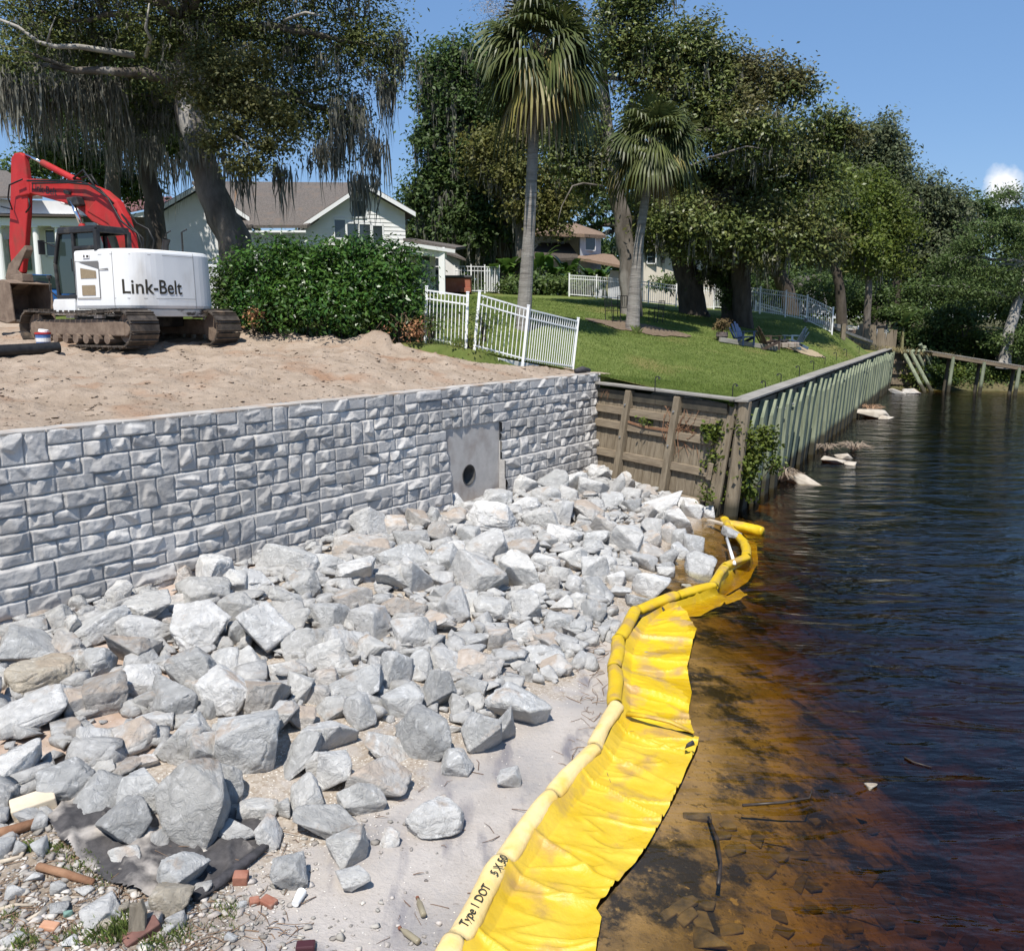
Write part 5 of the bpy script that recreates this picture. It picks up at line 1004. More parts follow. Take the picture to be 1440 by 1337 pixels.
# ------------------------------------------------------------------ on the lot: pipe, paint bucket, debris, car beyond
def hs(px, py):
    d = ray(px, py); Y = np.arange(12, 27, .05); z = CZ+d.z/d.y*Y; g = zlot(d.x/d.y*Y, Y); k = int(np.argmax(z < g)); return Vector((d.x/d.y*Y[k], Y[k], g[k]))
p = hs(62, 491); pk = thing('paint_bucket', 'blue and white plastic bucket standing by the excavator track', 'bucket', p); bw_ = mat('bucket_blue', (.06, .13, .36), (.10, .2, .45), 6, .4)
q = MB(); q.tube([p, p+Vector((0, 0, .36))], [.15, .17], 18); q.build('bucket_body', bw_, pk)
q = MB(); q.tube([p+Vector((0, 0, .15)), p+Vector((0, 0, .24))], [.162, .167], 18, caps=False); q.build('bucket_label', white_p, pk)
q = MB(); q.tube([p+Vector((0, 0, .33)), p+Vector((0, 0, .37))], .182, 18); q.build('bucket_rim', red, pk)
q = MB(); q.tube([p+Vector((.02, 0, .37)), p+Vector((.03, 0, .44))], [.12, .11], 14); setp(q.build('plastic_tub', white_p, bevel=.01), 'white tub sitting on top of the blue bucket', 'tub')
ppm = mat('black_pipe', (.012, .012, .013), (.025, .025, .025), 9, .4)
pa = hs(-40, 506); pb = hs(84, 497); pp_ = thing('drain_pipe', 'black plastic drain pipe lying on the sand in front of the excavator', 'pipe', pa)
up_ = Vector((0, 0, .13)); dd = (pb-pa).normalized(); q = MB(); q.tube([pa+up_, pb+up_], .13, 20, caps=False); q.build('pipe_wall', ppm, pp_, smooth=True)
q = MB(); q.tube([pa+up_, pb+up_+dd*.001], .122, 20, caps=False); q.build('pipe_bore', ppm, pp_, smooth=True)
cp_ = gy(62, 413, 33.); carc = thing('parked_car', 'blue car parked behind the excavator bucket', 'car', (cp_.x, cp_.y, float(zup(cp_.x, cp_.y)))); cz_ = carc.location.z
blue = mat('blue_paint', (.02, .10, .30), rough=.25, spec=.6); M_ = Matrix.Translation(carc.location) @ Matrix.Rotation(.5, 4, 'Z')
q = MB(M_); q.prism([(-2.1, -.85, .3), (2.1, -.85, .3), (2.15, -.85, .6), (1.9, -.85, .8), (.9, -.85, .88), (-1.6, -.85, .92), (-2.1, -.85, .8)], (0, 1.7, 0)); q.build('body', blue, carc, bevel=.12)
q = MB(M_); q.prism([(-1.5, -.72, .88), (.95, -.72, .88), (.3, -.72, 1.38), (-.9, -.72, 1.4)], (0, 1.44, 0)); q.build('cabin', glass, carc, bevel=.08)
q = MB(M_); q.prism([(-.9, -.66, 1.39), (.3, -.66, 1.375), (.25, -.66, 1.42), (-.85, -.66, 1.44)], (0, 1.32, 0)); q.build('roof', blue, carc, bevel=.03)
for sx_ in (-1.35, 1.35):
    for sy2 in (-.8, .8): q = MB(M_); q.tube([(sx_, sy2-.1, .32), (sx_, sy2+.1, .32)], .32, 18); q.build('wheel', rub, carc)
ub_ = thing('utility_box', 'white blotched metal box standing behind the excavator tail', 'box', gy(304, 415, 28.)); c0 = ub_.location; c0.z = float(zup(c0.x, c0.y))
q = MB(Matrix.Translation(c0) @ Matrix.Rotation(.2, 4, 'Z')); q.prism([(-.4, -.5, .35), (.5, -.5, .35), (.3, -.5, 1.75), (-.45, -.5, 1.75)], (0, 1, 0)); q.build('box_shell', mat('blotched_white', (.66, .67, .66), (.74, .74, .73), 2, .6, c3=(.2, .22, .17), c3scale=5, c3thr=(.58, .66)), ub_, bevel=.03)  # white shell with darker grey-green blotches
q = MB(Matrix.Translation(c0) @ Matrix.Rotation(.2, 4, 'Z')); q.box((.02, 0, .17), (.8, .9, .36)); q.build('box_base', black_p, ub_)
# ================================================================== picket fences
alu = mat('white_aluminium', (.80, .80, .79), (.84, .84, .83), 3, .4, spec=.5)
def fence(path, ht, label, group=None, step=.115, two=True, pw=.02, lean=(0, 0), name='picket_fence', post_w=.07, solid=False):
    P = [Vector(p) for p in path]; r = thing(name, label, 'fence', P[0], group); up = Vector((lean[0], lean[1], 1)).normalized()
    for p in P:
        q = MB(); q.beam(p-up*.1, p+up*(ht+.07), post_w, post_w, up=(0, 1, 0)); q.beam(p+up*(ht+.07), p+up*(ht+.1), post_w*1.25, post_w*1.25, up=(0, 1, 0)); q.build('post', alu, r)
    for a, b_ in zip(P[:-1], P[1:]):
        d = b_-a; l = d.length; q = MB()
        for h_ in ((ht*.985, ht*.83, ht*.08) if two else (ht*.95, ht*.1)): q = MB(); q.beam(a+up*h_, b_+up*h_, .03, .04); q.build('rail', alu, r)
        q = MB(); n = max(2, int(l/step))
        for i in range(1, n):
            p = a+d*(i/n)
            if solid: q.beam(p+up*.06, p+up*ht*.95, l/n*.93, .02, up=d.normalized())
            else: q.beam(p+up*.05, p+up*ht, pw, pw, up=(0, 1, 0))
        q.build('picket_panel', alu, r)
    return r
def onz(px, Y, dz=0): d = ray(px, 446); x = d.x/d.y*Y; return Vector((x, Y, float(zup(x, Y))+dz))
fz = lambda px, py, Y: gy(px, py, Y)
fence([fz(598, 481, 24.6), fz(655, 491, 24.0)], 1.40, 'white picket fence panel running from the glossy hedge to the gap', lean=(.045, 0))
fence([fz(667, 492, 24.0), fz(735, 510, 24.6), fz(805, 521, 26.7)], 1.46, 'leaning white picket fence ending at the block wall corner', lean=(.10, .0))
bd = MB(); bd.beam(fz(700, 507, 24.2), fz(792, 523, 26.4), .06, .14); setp(bd.build('edging_board', mat('white_board', (.68, .67, .65), (.75, .74, .72), 6), bevel=.01), 'pale board edging along the foot of the leaning fence', 'board')
def hz(px, py):          # first meeting of a sight line with the lawn
    d = ray(px, py); Y = np.arange(22, 110, .1); z = CZ+d.z/d.y*Y; g = zup(d.x/d.y*Y, Y); k = np.argmax(z < g); k = k if z[k] < g[k] else int(np.argmin(np.abs(z-g)[:300])); return Vector((d.x/d.y*Y[k], Y[k], g[k]))
GF = 'white fences beyond the lawn'
fence([onz(640, 53), onz(663, 53), onz(682, 53), onz(702, 53.5)], 1.5, 'tall white privacy fence beside the red spa', GF, solid=True, step=.16)
fence([onz(800, 51), onz(838, 50.), onz(873, 50.5), onz(911, 51), onz(950, 51), onz(1003, 51.5)], 1.15, 'white picket fence behind the palms, in front of the banana plants', GF)
fence([onz(1003, 52), onz(1040, 50.6), onz(1068, 49.4), onz(1104, 48.6), onz(1134, 48.), onz(1171, 47.2)], 1.3, 'long white picket fence beside the ivy-covered trunk, ending at the old seawall', GF)
fence([onz(1062, 58), onz(1110, 58), onz(1165, 59), onz(1208, 60), onz(1250, 61)], 1.25, 'farthest white fence with a braced gate by the grey shed', GF)
# ================================================================== houses
siding = mat('white_siding', (.70, .69, .67), (.77, .765, .75), 1.3, .7); shing = mat('brown_shingles', (.085, .074, .068), (.165, .145, .13), 14, .95, .02, 40, c3=(.15, .12, .1), c3scale=2); tanr = mat('tan_shingles', (.17, .115, .08), (.26, .18, .125), 9, .95, .02, 40)
trim = mat('white_trim', (.78, .78, .77), rough=.6); cream = mat('cream_stucco', (.66, .60, .50), (.72, .66, .56), 1.5, .9); greyw = mat('grey_stucco', (.46, .47, .49), (.58, .585, .60), 1.2, .9); darkm = mat('dark_opening', (.02, .02, .022), rough=.6)
pane_m = bpy.data.materials.new('window_glass'); pane_m.use_nodes = True; _b = pane_m.node_tree.nodes['Principled BSDF']; _b.inputs['Base Color'].default_value = (.035, .045, .05, 1); _b.inputs['Roughness'].default_value = .05; _b.inputs['Specular IOR Level'].default_value = .8
redm = mat('red_metal_roof', (.15, .07, .06), (.20, .10, .085), 5, .5)
def lap(q, A_, B_, z0, z1f, n, nrm):        # lapped boards: thin tilted strips on a wall from A_ to B_ ; z1f(t) = wall top
    for i in range(n):
        z = z0+i*.2; t0, t1 = 0., 1.
        ts = np.linspace(0, 1, 41); ok = [t for t in ts if z1f(t) > z+.2]
        if len(ok) < 2: continue
        a = A_.lerp(B_, ok[0]); b_ = A_.lerp(B_, ok[-1]); a = Vector((a.x, a.y, z)); b_ = Vector((b_.x, b_.y, z)); q.add([a+nrm*.035, b_+nrm*.035, b_+nrm*.008+Vector((0, 0, .2)), a+nrm*.008+Vector((0, 0, .2))], [(0, 1, 2, 3)]); q.add([a, b_, b_+nrm*.035, a+nrm*.035], [(0, 1, 2, 3)])
def window(host, c, wd, ht, ax, nrm, bars=True, name='window'):
    q = MB(); t = .07
    for dx, dz, w_, h_ in ((-wd/2, 0, t, ht+t), (wd/2, 0, t, ht+t), (0, ht/2, wd+t, t), (0, -ht/2, wd+t, t)): q.beam(c+ax*(dx-w_/2)+Vector((0, 0, dz))+nrm*.05, c+ax*(dx+w_/2)+Vector((0, 0, dz))+nrm*.05, .05, h_)
    if bars: q.beam(c-ax*wd/2+nrm*.05, c+ax*wd/2+nrm*.05, .045, .05)
    f = q.build(name, trim, host); q = MB(); q.quad(c-ax*wd/2+Vector((0, 0, -ht/2))+nrm*.045, c+ax*wd/2+Vector((0, 0, -ht/2))+nrm*.045, c+ax*wd/2+Vector((0, 0, ht/2))+nrm*.045, c-ax*wd/2+Vector((0, 0, ht/2))+nrm*.045); q.build('pane', pane_m, f)
hb = thing('house', 'white sided house with brown shingle roofs and a side porch behind the hedge', 'house', (-8, 50, 6.))
def gable(host, L, Rr, ap, depth, wl_, wr_, zb, over=.45, m=siding, rm=shing, lapn=0):
    # L, Rr: rake ends, ap: apex (in one plane); wl_, wr_: wall ends; depth back
    L, Rr, ap, wl_, wr_ = map(Vector, (L, Rr, ap, wl_, wr_)); ax = (Rr-L); ax.z = 0; ax.normalize(); nrm = Vector((ax.y, -ax.x, 0)); nrm = nrm if nrm.y < 0 else -nrm; bk = -nrm
    zl = lambda p: L.z+(ap.z-L.z)*((p-L).dot(ax)/((ap-L).dot(ax))) if (p-L).dot(ax) < (ap-L).dot(ax) else Rr.z+(ap.z-Rr.z)*((Rr-p).dot(ax)/((Rr-ap).dot(ax)))
    q = MB(); tl, tr_ = Vector((wl_.x, wl_.y, zl(wl_)-.12)), Vector((wr_.x, wr_.y, zl(wr_)-.12)); apw = ap+Vector((0, 0, -.12)); apw = Vector((ap.x, ap.y, ap.z-.12))
    bl, br = Vector((wl_.x, wl_.y, zb)), Vector((wr_.x, wr_.y, zb)); q.prism([bl, br, tr_, apw, tl], bk*depth); wall_ = q.build('wall', m, host)
    if lapn:
        q = MB(); lap(q, bl, br, zb, lambda t: zl(bl.lerp(br, t))-.12, lapn, nrm); q.build('lap_boards', m, wall_)
    for a, b_ in ((L, ap), (Rr, ap)):
        q = MB(); a2, b2 = a+nrm*over, b_+nrm*over; q.prism([a2+Vector((0, 0, .0)), b2, b2+Vector((0, 0, .14)), a2+Vector((0, 0, .14))], bk*(depth+over)); q.build('roof', rm, host)
        q = MB(); q.prism([a2+nrm*.03+Vector((0, 0, -.12)), b2+nrm*.03+Vector((0, 0, -.12)), b2+nrm*.03+Vector((0, 0, .1)), a2+nrm*.03+Vector((0, 0, .1))], bk*.05); q.build('bargeboard', trim, host)
    return wall_, ax, nrm
gw_, ax_, nr_ = gable(hb, gy(421, 322, 46.6), gy(582, 303, 48.2), gy(511, 262, 47.5), 9, gy(428, 330, 46.7), gy(570, 330, 48.1), 5.6, .5, lapn=30)
for px_, py_, w_, h_, b_ in ((478, 322, .6, .95, False), (496, 328, .62, 1., False), (513, 329, .62, 1., False), (531, 331, .55, 1., False), (504, 294, .75, .85, False)):
    t = (px_-428)/142; c = gy(px_, py_, 46.7+1.4*t); window(hb, c, w_, h_, ax_, nr_, b_)
gable(hb, gy(208, 306, 46.), gy(352, 310, 47.), gy(283, 263, 46.5), 8, gy(222, 320, 46.1), gy(341, 320, 46.9), 5.6, .5, lapn=0)
q = MB(); q.prism([gy(335, 321, 46.), gy(432, 321, 46.), gy(520, 261, 51), gy(270, 259, 51)], (0, 0, .15)); q.build('roof', shing, hb)
q = MB(); q.prism([gy(335, 324, 46.02), gy(430, 324, 46.02), gy(430, 327, 46.02), gy(335, 327, 46.02)], (0, .1, 0)); q.build('gutter', trim, hb)
q = MB(); q.prism([gy(338, 324, 46.5), gy(430, 324, 46.5), gy(430, 420, 46.5), gy(338, 420, 46.5)], (0, .2, 0)); q.build('wall', siding, hb)
q = MB(); q.beam(gy(334, 262, 50.9)+Vector((0, 0, .2)), gy(332, 316, 46.5)+Vector((0, 0, .17)), .22, .02); q.build('roof_stain', mat('rust_leaves', (.16, .095, .055), (.24, .15, .09), 9), hb)
q = MB(); q.prism([gy(170, 302, 50), gy(245, 286, 48.), gy(240, 279, 52), gy(176, 279, 54)], (0, 0, .08))
for k in range(14): a = gy(170+75*k/13, 302-16*k/13, 50-2*k/13); b_ = gy(176+64*k/13, 279, 54-2*k/13); q.beam(a+Vector((0, 0, .1)), b_+Vector((0, 0, .1)), .05, .05)
q.build('metal_roof', redm, hb); q = MB(); q.prism([gy(172, 304, 50.2), gy(244, 289, 48.2), gy(244, 420, 48.2), gy(172, 420, 50.2)], (0, .2, 0)); q.build('wall', siding, hb)
q = MB(); q.box(gy(208, 345, 48.3), (1.5, .5, 2.8)); q.build('garage_opening', mat('brown_stone', (.10, .07, .05), (.2, .15, .11), 6), hb)
# side porch
q = MB(); q.prism([gy(567, 339, 47.5), gy(641, 352, 48.5), gy(655, 350, 52), gy(575, 338, 52)], (0, 0, .14)); q.build('porch_roof', shing, hb)
q = MB(); q.prism([gy(567, 345, 47.4), gy(640, 356, 48.4), gy(640, 351, 48.4), gy(567, 340, 47.4)], (0, .1, 0)); q.prism([gy(575, 357, 47.8), gy(628, 363, 48.5), gy(628, 353, 48.5), gy(575, 346, 47.8)], (0, .12, 0)); q.build('porch_beam', trim, hb)
q = MB(); a = gy(622, 412, 48.4); q.beam((a.x, a.y, 5.4), (a.x, a.y, 8.4), .32, .32, up=(0, 1, 0)); q.build('porch_post', trim, hb)
q = MB(); q.prism([gy(572, 352, 50.), gy(612, 356, 50.5), gy(612, 430, 50.5), gy(572, 430, 50.)], (0, .2, 0)); q.build('wall', siding, hb); window(hb, gy(597, 377, 50.2), .65, 1.3, Vector((1, .1, 0)).normalized(), Vector((.1, -1, 0)).normalized())
q = MB(); q.prism([gy(612, 352, 53), gy(646, 366, 53), gy(646, 420, 53), gy(612, 420, 53)], (0, .2, 0)); q.build('wall', siding, hb); window(hb, gy(617, 375, 52.9), .5, 1., Vector((1, 0, 0)), Vector((0, -1, 0)))
q = MB(); q.prism([gy(612, 353, 53), gy(655, 367, 52.5), gy(640, 358, 56), gy(612, 350, 56)], (0, 0, .12)); q.build('roof', shing, hb)
spp = onz(645, 51.5); spa = thing('hot_tub', 'red brown hot tub with a dark cover beside the white house', 'hot tub', spp)
rs = mat('spa_red', (.30, .10, .06), (.38, .15, .10), 5); q = MB(Matrix.Translation(spp)); q.box((0, 0, .4), (1.45, 1.6, .8)); q.build('tub_side', rs, spa, bevel=.05); q = MB(Matrix.Translation(spp)); q.box((0, 0, .86), (1.6, 1.75, .14)); q.build('tub_cover', mat('spa_cover', (.07, .07, .075), rough=.7), spa, bevel=.04)
q = MB(Matrix.Translation(spp)); q.box((.45, -1.0, .12), (.6, .4, .24)); q.build('tub_step', rs, spa, bevel=.02)
# porch house at the far left
ha = thing('house', 'white porch house with round columns behind the excavator boom', 'house', gy(40, 380, 50.))
q = MB(); q.prism([gy(-60, 302, 52), gy(113, 304, 52), gy(113, 400, 52), gy(-60, 400, 52)], (0, 6, 0)); q.build('wall', siding, ha)
q = MB(); q.prism([gy(-60, 300, 49.6), gy(117, 303, 49.6), gy(117, 305, 49.6), gy(-60, 303, 49.6)], (0, 3, 0)); q.build('porch_eave', mat('dark_trim', (.08, .065, .055), rough=.7), ha)
q = MB(); q.prism([gy(-60, 278, 52.2), gy(110, 284, 52.2), gy(110, 301, 52.2), gy(-60, 299, 52.2)], (0, 5, 0)); q.build('upper_wall', siding, ha)
q = MB(); q.prism([gy(-80, 280, 51.6), gy(60, 280, 51.6), gy(10, 244, 56), gy(-80, 236, 56)], (0, 0, .15)); q.build('roof', shing, ha)
q = MB(); q.prism([gy(-60, 306, 50.), gy(113, 307, 50.), gy(113, 318, 50.), gy(-60, 317, 50.)], (0, .35, 0)); q.build('porch_beam', trim, ha)
for px_ in (4, 55, 86): a = gy(px_, 378, 50.2); q = MB(); zt = gy(px_, 318, 50.2).z; q.tube([(a.x, a.y, 6.2), (a.x, a.y, zt)], [.2, .16], 14); q.box((a.x, a.y, zt-.04), (.45, .45, .1)); q.build('column', trim, ha, smooth=False)
window(ha, gy(72, 342, 51.9), .55, 1.45, Vector((1, 0, 0)), Vector((0, -1, 0))); q = MB(); q.box(gy(30, 352, 51.9), (.95, .1, 2.2)); q.build('door', mat('green_door', (.07, .14, .10), rough=.5), ha)
q = MB(); q.box(gy(2, 358, 51.5), (1.2, .6, 1.6)); q.build('stone_base', mat('field_stone', (.30, .27, .23), (.44, .40, .35), 6), ha)
# two-storey tan-roofed house
hc = thing('house', 'two-storey grey house with tan hip roof beyond the banana plants', 'house', gy(785, 380, 75.))
q = MB(); q.prism([gy(730, 327, 74), gy(818, 330, 74), gy(818, 440, 74), gy(730, 440, 74)], (0, 8, 0)); q.build('wall', greyw, hc)
q = MB(); q.prism([gy(816, 331, 72.), gy(845, 333, 74), gy(845, 440, 74), gy(816, 440, 72.)], (0, 6, 0)); q.build('bay_wall', greyw, hc)
q = MB(); a_, b_, c_, d_, e_, f_ = gy(722, 326, 72.5), gy(822, 329, 71.5), gy(852, 331, 74), gy(845, 326, 84), gy(768, 312, 78), gy(806, 313, 78)
q.add([a_, b_, c_, d_, e_, f_, gy(730, 325, 84)], [(0, 1, 5, 4), (1, 2, 5), (2, 3, 5), (0, 4, 6), (3, 6, 4, 5)]); q.add([a_-Vector((0, 0, .25)), b_-Vector((0, 0, .25)), c_-Vector((0, 0, .25)), a_, b_, c_], [(0, 1, 4, 3), (1, 2, 5, 4)]); q.build('roof', tanr, hc)
q = MB(); q.prism([gy(812, 366, 71), gy(878, 378, 70), gy(862, 362, 74), gy(818, 356, 75)], (0, 0, .2)); q.build('lower_roof', tanr, hc); q = MB(); q.prism([gy(740, 368, 72), gy(815, 366, 71.8), gy(800, 345, 74), gy(760, 345, 74)], (0, 0, .2)); q.build('lower_roof', mat('dark_shingles', (.05, .04, .035), (.09, .075, .06), 9), hc)
window(hc, gy(789, 340, 73.9), .5, 1.2, Vector((1, 0, 0)), Vector((0, -1, 0))); window(hc, gy(829, 343, 72.8), 1.1, 1., Vector((.82, .57, 0)), Vector((.57, -.82, 0)), False)
q = MB(); q.prism([gy(830, 378, 72), gy(905, 384, 70), gy(905, 440, 70), gy(830, 440, 72)], (0, .3, 0)); q.build('ground_floor_wall', greyw, hc); q = MB(); q.prism([gy(880, 388, 69), gy(916, 390, 69), gy(915, 383, 71), gy(880, 380, 71)], (0, 0, .12)); q.build('porch_roof', tanr, hc)
hd = thing('house', 'cream stucco house partly hidden behind the dark oak trunk', 'house', gy(955, 400, 64.))
q = MB(); q.prism([gy(905, 347, 64), gy(1004, 352, 66), gy(1004, 440, 66), gy(905, 440, 64)], (0, 8, 0)); q.build('wall', cream, hd); q = MB(); q.prism([gy(900, 348, 63.4), gy(948, 350, 64), gy(948, 338, 68), gy(905, 334, 68)], (0, 0, .2)); q.prism([gy(948, 352, 64.2), gy(1012, 356, 65.4), gy(1006, 340, 70), gy(948, 338, 70)], (0, 0, .2)); q.build('roof', shing, hd)
window(hd, gy(916, 361, 64.1), .62, .95, Vector((1, .04, 0)).normalized(), Vector((.02, -1, 0))); q = MB(); q.box(gy(933, 366, 64.3), (.18, .15, .4)); q.build('wall_lamp', darkm, hd)
he = thing('shed', 'small grey gabled shed in the shade behind the farthest fence', 'shed', gy(1145, 430, 68.))
q = MB(); q.prism([gy(1128, 440, 68), gy(1163, 440, 68), gy(1163, 404, 68), gy(1146, 388, 68), gy(1128, 402, 68)], (0, 5, 0)); q.build('wall', greyw, he); q = MB(); q.prism([gy(1124, 405, 67.6), gy(1146, 386, 67.6), gy(1168, 406, 67.6), gy(1146, 390, 67.6)], (0, 5.5, 0)); q.build('roof', shing, he); window(he, gy(1152, 412, 67.9), .7, .6, Vector((1, 0, 0)), Vector((0, -1, 0)), False)
# ================================================================== lawn furniture
blu_w = mat('blue_plastic', (.016, .03, .075), (.025, .045, .10), 5, .5); brn_w = mat('dark_brown_wood', (.06, .04, .032), (.10, .07, .05), 5, .6); slate = mat('slate_blue_plastic', (.075, .12, .19), (.10, .155, .23), 5, .5)
def adirondack(p, rz, m, label):
    r = thing('adirondack_chair', label, 'chair', p, 'Adirondack chairs round the fire pit'); M = Matrix.Translation(p) @ Matrix.Rotation(rz, 4, 'Z') @ Matrix.Scale(.98, 4)
    for k in range(5):
        y = -.24+k*.12; h_ = 1.0-.09*abs(k-2)**1.5; q = MB(M); q.beam((-.32, y, .28), (-.62, y*1.15, h_), .1, .02, up=(1, 0, .4)); q.build('back_slat', m, r)
    q = MB(M)
    for k in range(5): q.beam((-.3+k*.14, -.28, .30+k*.022), (-.3+k*.14, .28, .30+k*.022), .12, .02)
    q.build('seat', m, r)
    for s_ in (-1, 1):
        q = MB(M); q.beam((-.45, s_*.36, .58), (.32, s_*.36, .6), .13, .022); q.build('armrest', m, r)
        q = MB(M); q.beam((.26, s_*.31, 0), (.26, s_*.31, .59), .09, .03, up=(0, 1, 0)); q.build('leg', m, r); q = MB(M); q.beam((-.62, s_*.3, .0), (.28, s_*.3, .36), .03, .12); q.build('leg', m, r)
adirondack(hz(1046, 486), R(-60), blu_w, 'navy blue Adirondack chair nearest the flower pot'); adirondack(hz(1082, 492), R(20), brn_w, 'dark brown Adirondack chair seen from its side at the fire pit'); adirondack(hz(1115, 490), R(130), slate, 'slate blue Adirondack chair with its back to the river')
fp_ = hz(1096, 488); fpit = thing('fire_pit', 'low ring of stones with charred logs between the Adirondack chairs', 'fire pit', fp_); q = MB()
for k in range(16): a = 2*math.pi*k/16; q.box(fp_+Vector((.75*math.cos(a), .75*math.sin(a), .1)), (.27, .2, .22), rz=a+1.57)
q.build('stone_ring', mat('pit_stone', (.26, .21, .17), (.38, .32, .27), 8), fpit, bevel=.03); q = MB()
for k in range(5): a = k*1.3; q.tube([fp_+Vector((.5*math.cos(a), .5*math.sin(a), .12)), fp_+Vector((-.4*math.cos(a+.4), -.4*math.sin(a+.4), .3))], .06, 7)
q.build('charred_logs', black_p, fpit)
pt = hz(1015, 479); pot = thing('flower_pot', 'reddish plant in a round pot at the edge of the fire pit area', 'plant pot', pt); q = MB(); q.tube([pt, pt+Vector((0, 0, .18)), pt+Vector((0, 0, .36))], [.16, .26, .24], 14); q.build('pot', mat('grey_pot', (.10, .08, .075), (.16, .13, .12), 6), pot)
gl_ = hz(1060, 484); q = MB(); q.beam(hz(1012, 481)+Vector((0, 0, .1)), hz(1092, 494)+Vector((0, 0, .1)), .16, .2); setp(q.build('timber_edging', grey_m, bevel=.02), 'grey timber edging in front of the fire pit chairs', 'timber')
def patch_on_lawn(name, c, rx, ry, m, seed):
    xs_ = np.arange(c.x-rx*1.3, c.x+rx*1.3, .09); ys_ = np.arange(c.y-ry*1.3, c.y+ry*1.3, .09)
    sheet(name, xs_, ys_, lambda X, Y: zup(X, Y)+.012+.02*fbm(X*5, Y*5, seed), m, mask=lambda X, Y: ((X-c.x)/rx)**2+((Y-c.y)/ry)**2+.8*fbm(X*1.2, Y*1.2, seed) < 1, kind='structure')
patch_on_lawn('sand_patch', hz(1120, 491), 1.3, 1.3, mat('bare_sand', (.30, .235, .15), (.38, .30, .2), 4), 3)
def iron_chair(p, rz, label):
    r = thing('garden_chair', label, 'chair', p, 'black iron garden chairs under the shorter palm'); M = Matrix.Translation(p) @ Matrix.Rotation(rz, 4, 'Z')
    for x, y, h_ in ((-.22, -.22, .95), (-.22, .22, .95), (.22, -.22, .65), (.22, .22, .65)): q = MB(M); q.tube([(x, y, 0), (x-(.08 if h_ > .9 else 0), y, h_)], .018, 6); q.build('leg', hook_m, r)
    q = MB(M); q.box((0, 0, .45), (.48, .48, .03)); q.build('seat', hook_m, r); q = MB(M)
    for k in range(5): q.tube([(-.26, -.2+.1*k, .5), (-.3, -.2+.1*k, .95)], .01, 5)
    q.beam((-.3, -.22, .95), (-.3, .22, .95), .03, .03); q.build('backrest', hook_m, r)
    for s_ in (-1, 1): q = MB(M); q.tube([(-.26, s_*.22, .66), (.22, s_*.22, .65)], .015, 5); q.build('armrest', hook_m, r)
iron_chair(hz(862, 452), .6, 'black iron garden chair between the two palms'); iron_chair(hz(922, 454), 2.4, 'black iron garden chair on the river side of the shorter palm'); iron_chair(hz(877, 447), 1.2, 'black iron garden chair close behind the shorter palm trunk')
patch_on_lawn('mulch_bed', hz(896, 461), 2.0, 1.6, mat('mulch', (.11, .075, .05), (.2, .15, .105), 8), 4)
# ================================================================== trees and planting
def leaf_m(name, c1, c2, rough=.55, trans=.38, isl=.35, c3=None):
    return mat(name, c1, c2, .9, rough, isl=isl, trans=trans, spec=.35, c3=c3, c3scale=.35, c3thr=(.5, .62))
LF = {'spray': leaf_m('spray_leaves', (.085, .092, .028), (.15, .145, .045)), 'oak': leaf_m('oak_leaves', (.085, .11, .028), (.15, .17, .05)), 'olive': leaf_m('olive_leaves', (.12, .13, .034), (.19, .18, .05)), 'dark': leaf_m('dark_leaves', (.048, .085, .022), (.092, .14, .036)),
  'mag': leaf_m('magnolia_leaves', (.09, .125, .032), (.155, .175, .05), .42, .3, .5, c3=(.13, .12, .045)), 'bright': leaf_m('bright_leaves', (.085, .125, .016), (.135, .165, .028)), 'grey': leaf_m('grey_green_leaves', (.09, .115, .052), (.14, .16, .08)),
  'mid': leaf_m('green_leaves', (.06, .105, .025), (.11, .155, .04)), 'hedge': leaf_m('glossy_hedge_leaves', (.026, .070, .012), (.070, .14, .024), .32, .2, .5), 'cyp': leaf_m('cypress_foliage', (.070, .115, .028), (.11, .155, .045))}
bark_g = mat('grey_bark', (.08, .068, .055), (.19, .165, .14), 2.2, .95, .03, 12, stretch=(1, 1, .35), c3=(.33, .31, .28), c3scale=.8, c3thr=(.55, .68)); bark_d = mat('dark_bark', (.045, .036, .028), (.10, .082, .065), 3, .95, .03, 14, stretch=(1, 1, .35))
bark_l = mat('pale_bark', (.26, .24, .215), (.40, .38, .34), 2, .95, .015, 14)
moss_m = mat('hanging_moss', (.125, .122, .10), (.21, .205, .165), 2, .95, isl=.3, trans=.15)
def leaf_cloud(blobs, n, size, seed, clump=.42, per=16, droop=.0, aspect=.5, shell=.45):
    rg = np.random.default_rng(seed); B = np.array(blobs, float); vol = (B[:, 3]*B[:, 4]*B[:, 5])**.72; nc = max(1, n//per)
    bi = rng_choice(rg, vol, nc); d = rg.normal(size=(nc, 3)); d /= np.linalg.norm(d, axis=1, keepdims=True); r = rg.random(nc)**shell
    lump = 1+.22*np.sin(d[:, 0]*5+bi)+.18*np.sin(d[:, 1]*7+bi*2.1)+.15*np.sin(d[:, 2]*8+bi*1.3)
    c = B[bi, :3]+d*B[bi, 3:6]*(r*lump)[:, None]
    cs = clump*rg.uniform(.5, 1.3, nc); P = np.repeat(c, per, 0)+rg.normal(size=(nc*per, 3))*np.repeat(cs, per)[:, None]*np.array([1, 1, .62]); m = len(P)
    out = np.repeat(d, per, 0)*.55+rg.normal(size=(m, 3))*.62+np.array([0, -.12, .75]); out /= np.linalg.norm(out, axis=1, keepdims=True); u = rg.normal(size=(m, 3)); u -= out*(u*out).sum(1, keepdims=True); u /= np.linalg.norm(u, axis=1, keepdims=True); t = np.cross(out, u); t /= np.linalg.norm(t, axis=1, keepdims=True)
    s = size*rg.uniform(.55, 1.3, m)[:, None]; nrm = np.cross(u, t); a = u*s; b = t*s*aspect
    V = np.stack([P-a, P+b+nrm*s*.12, P+a, P-b+nrm*s*.12], 1).reshape(-1, 3); return V, np.arange(4*m).reshape(-1, 4)
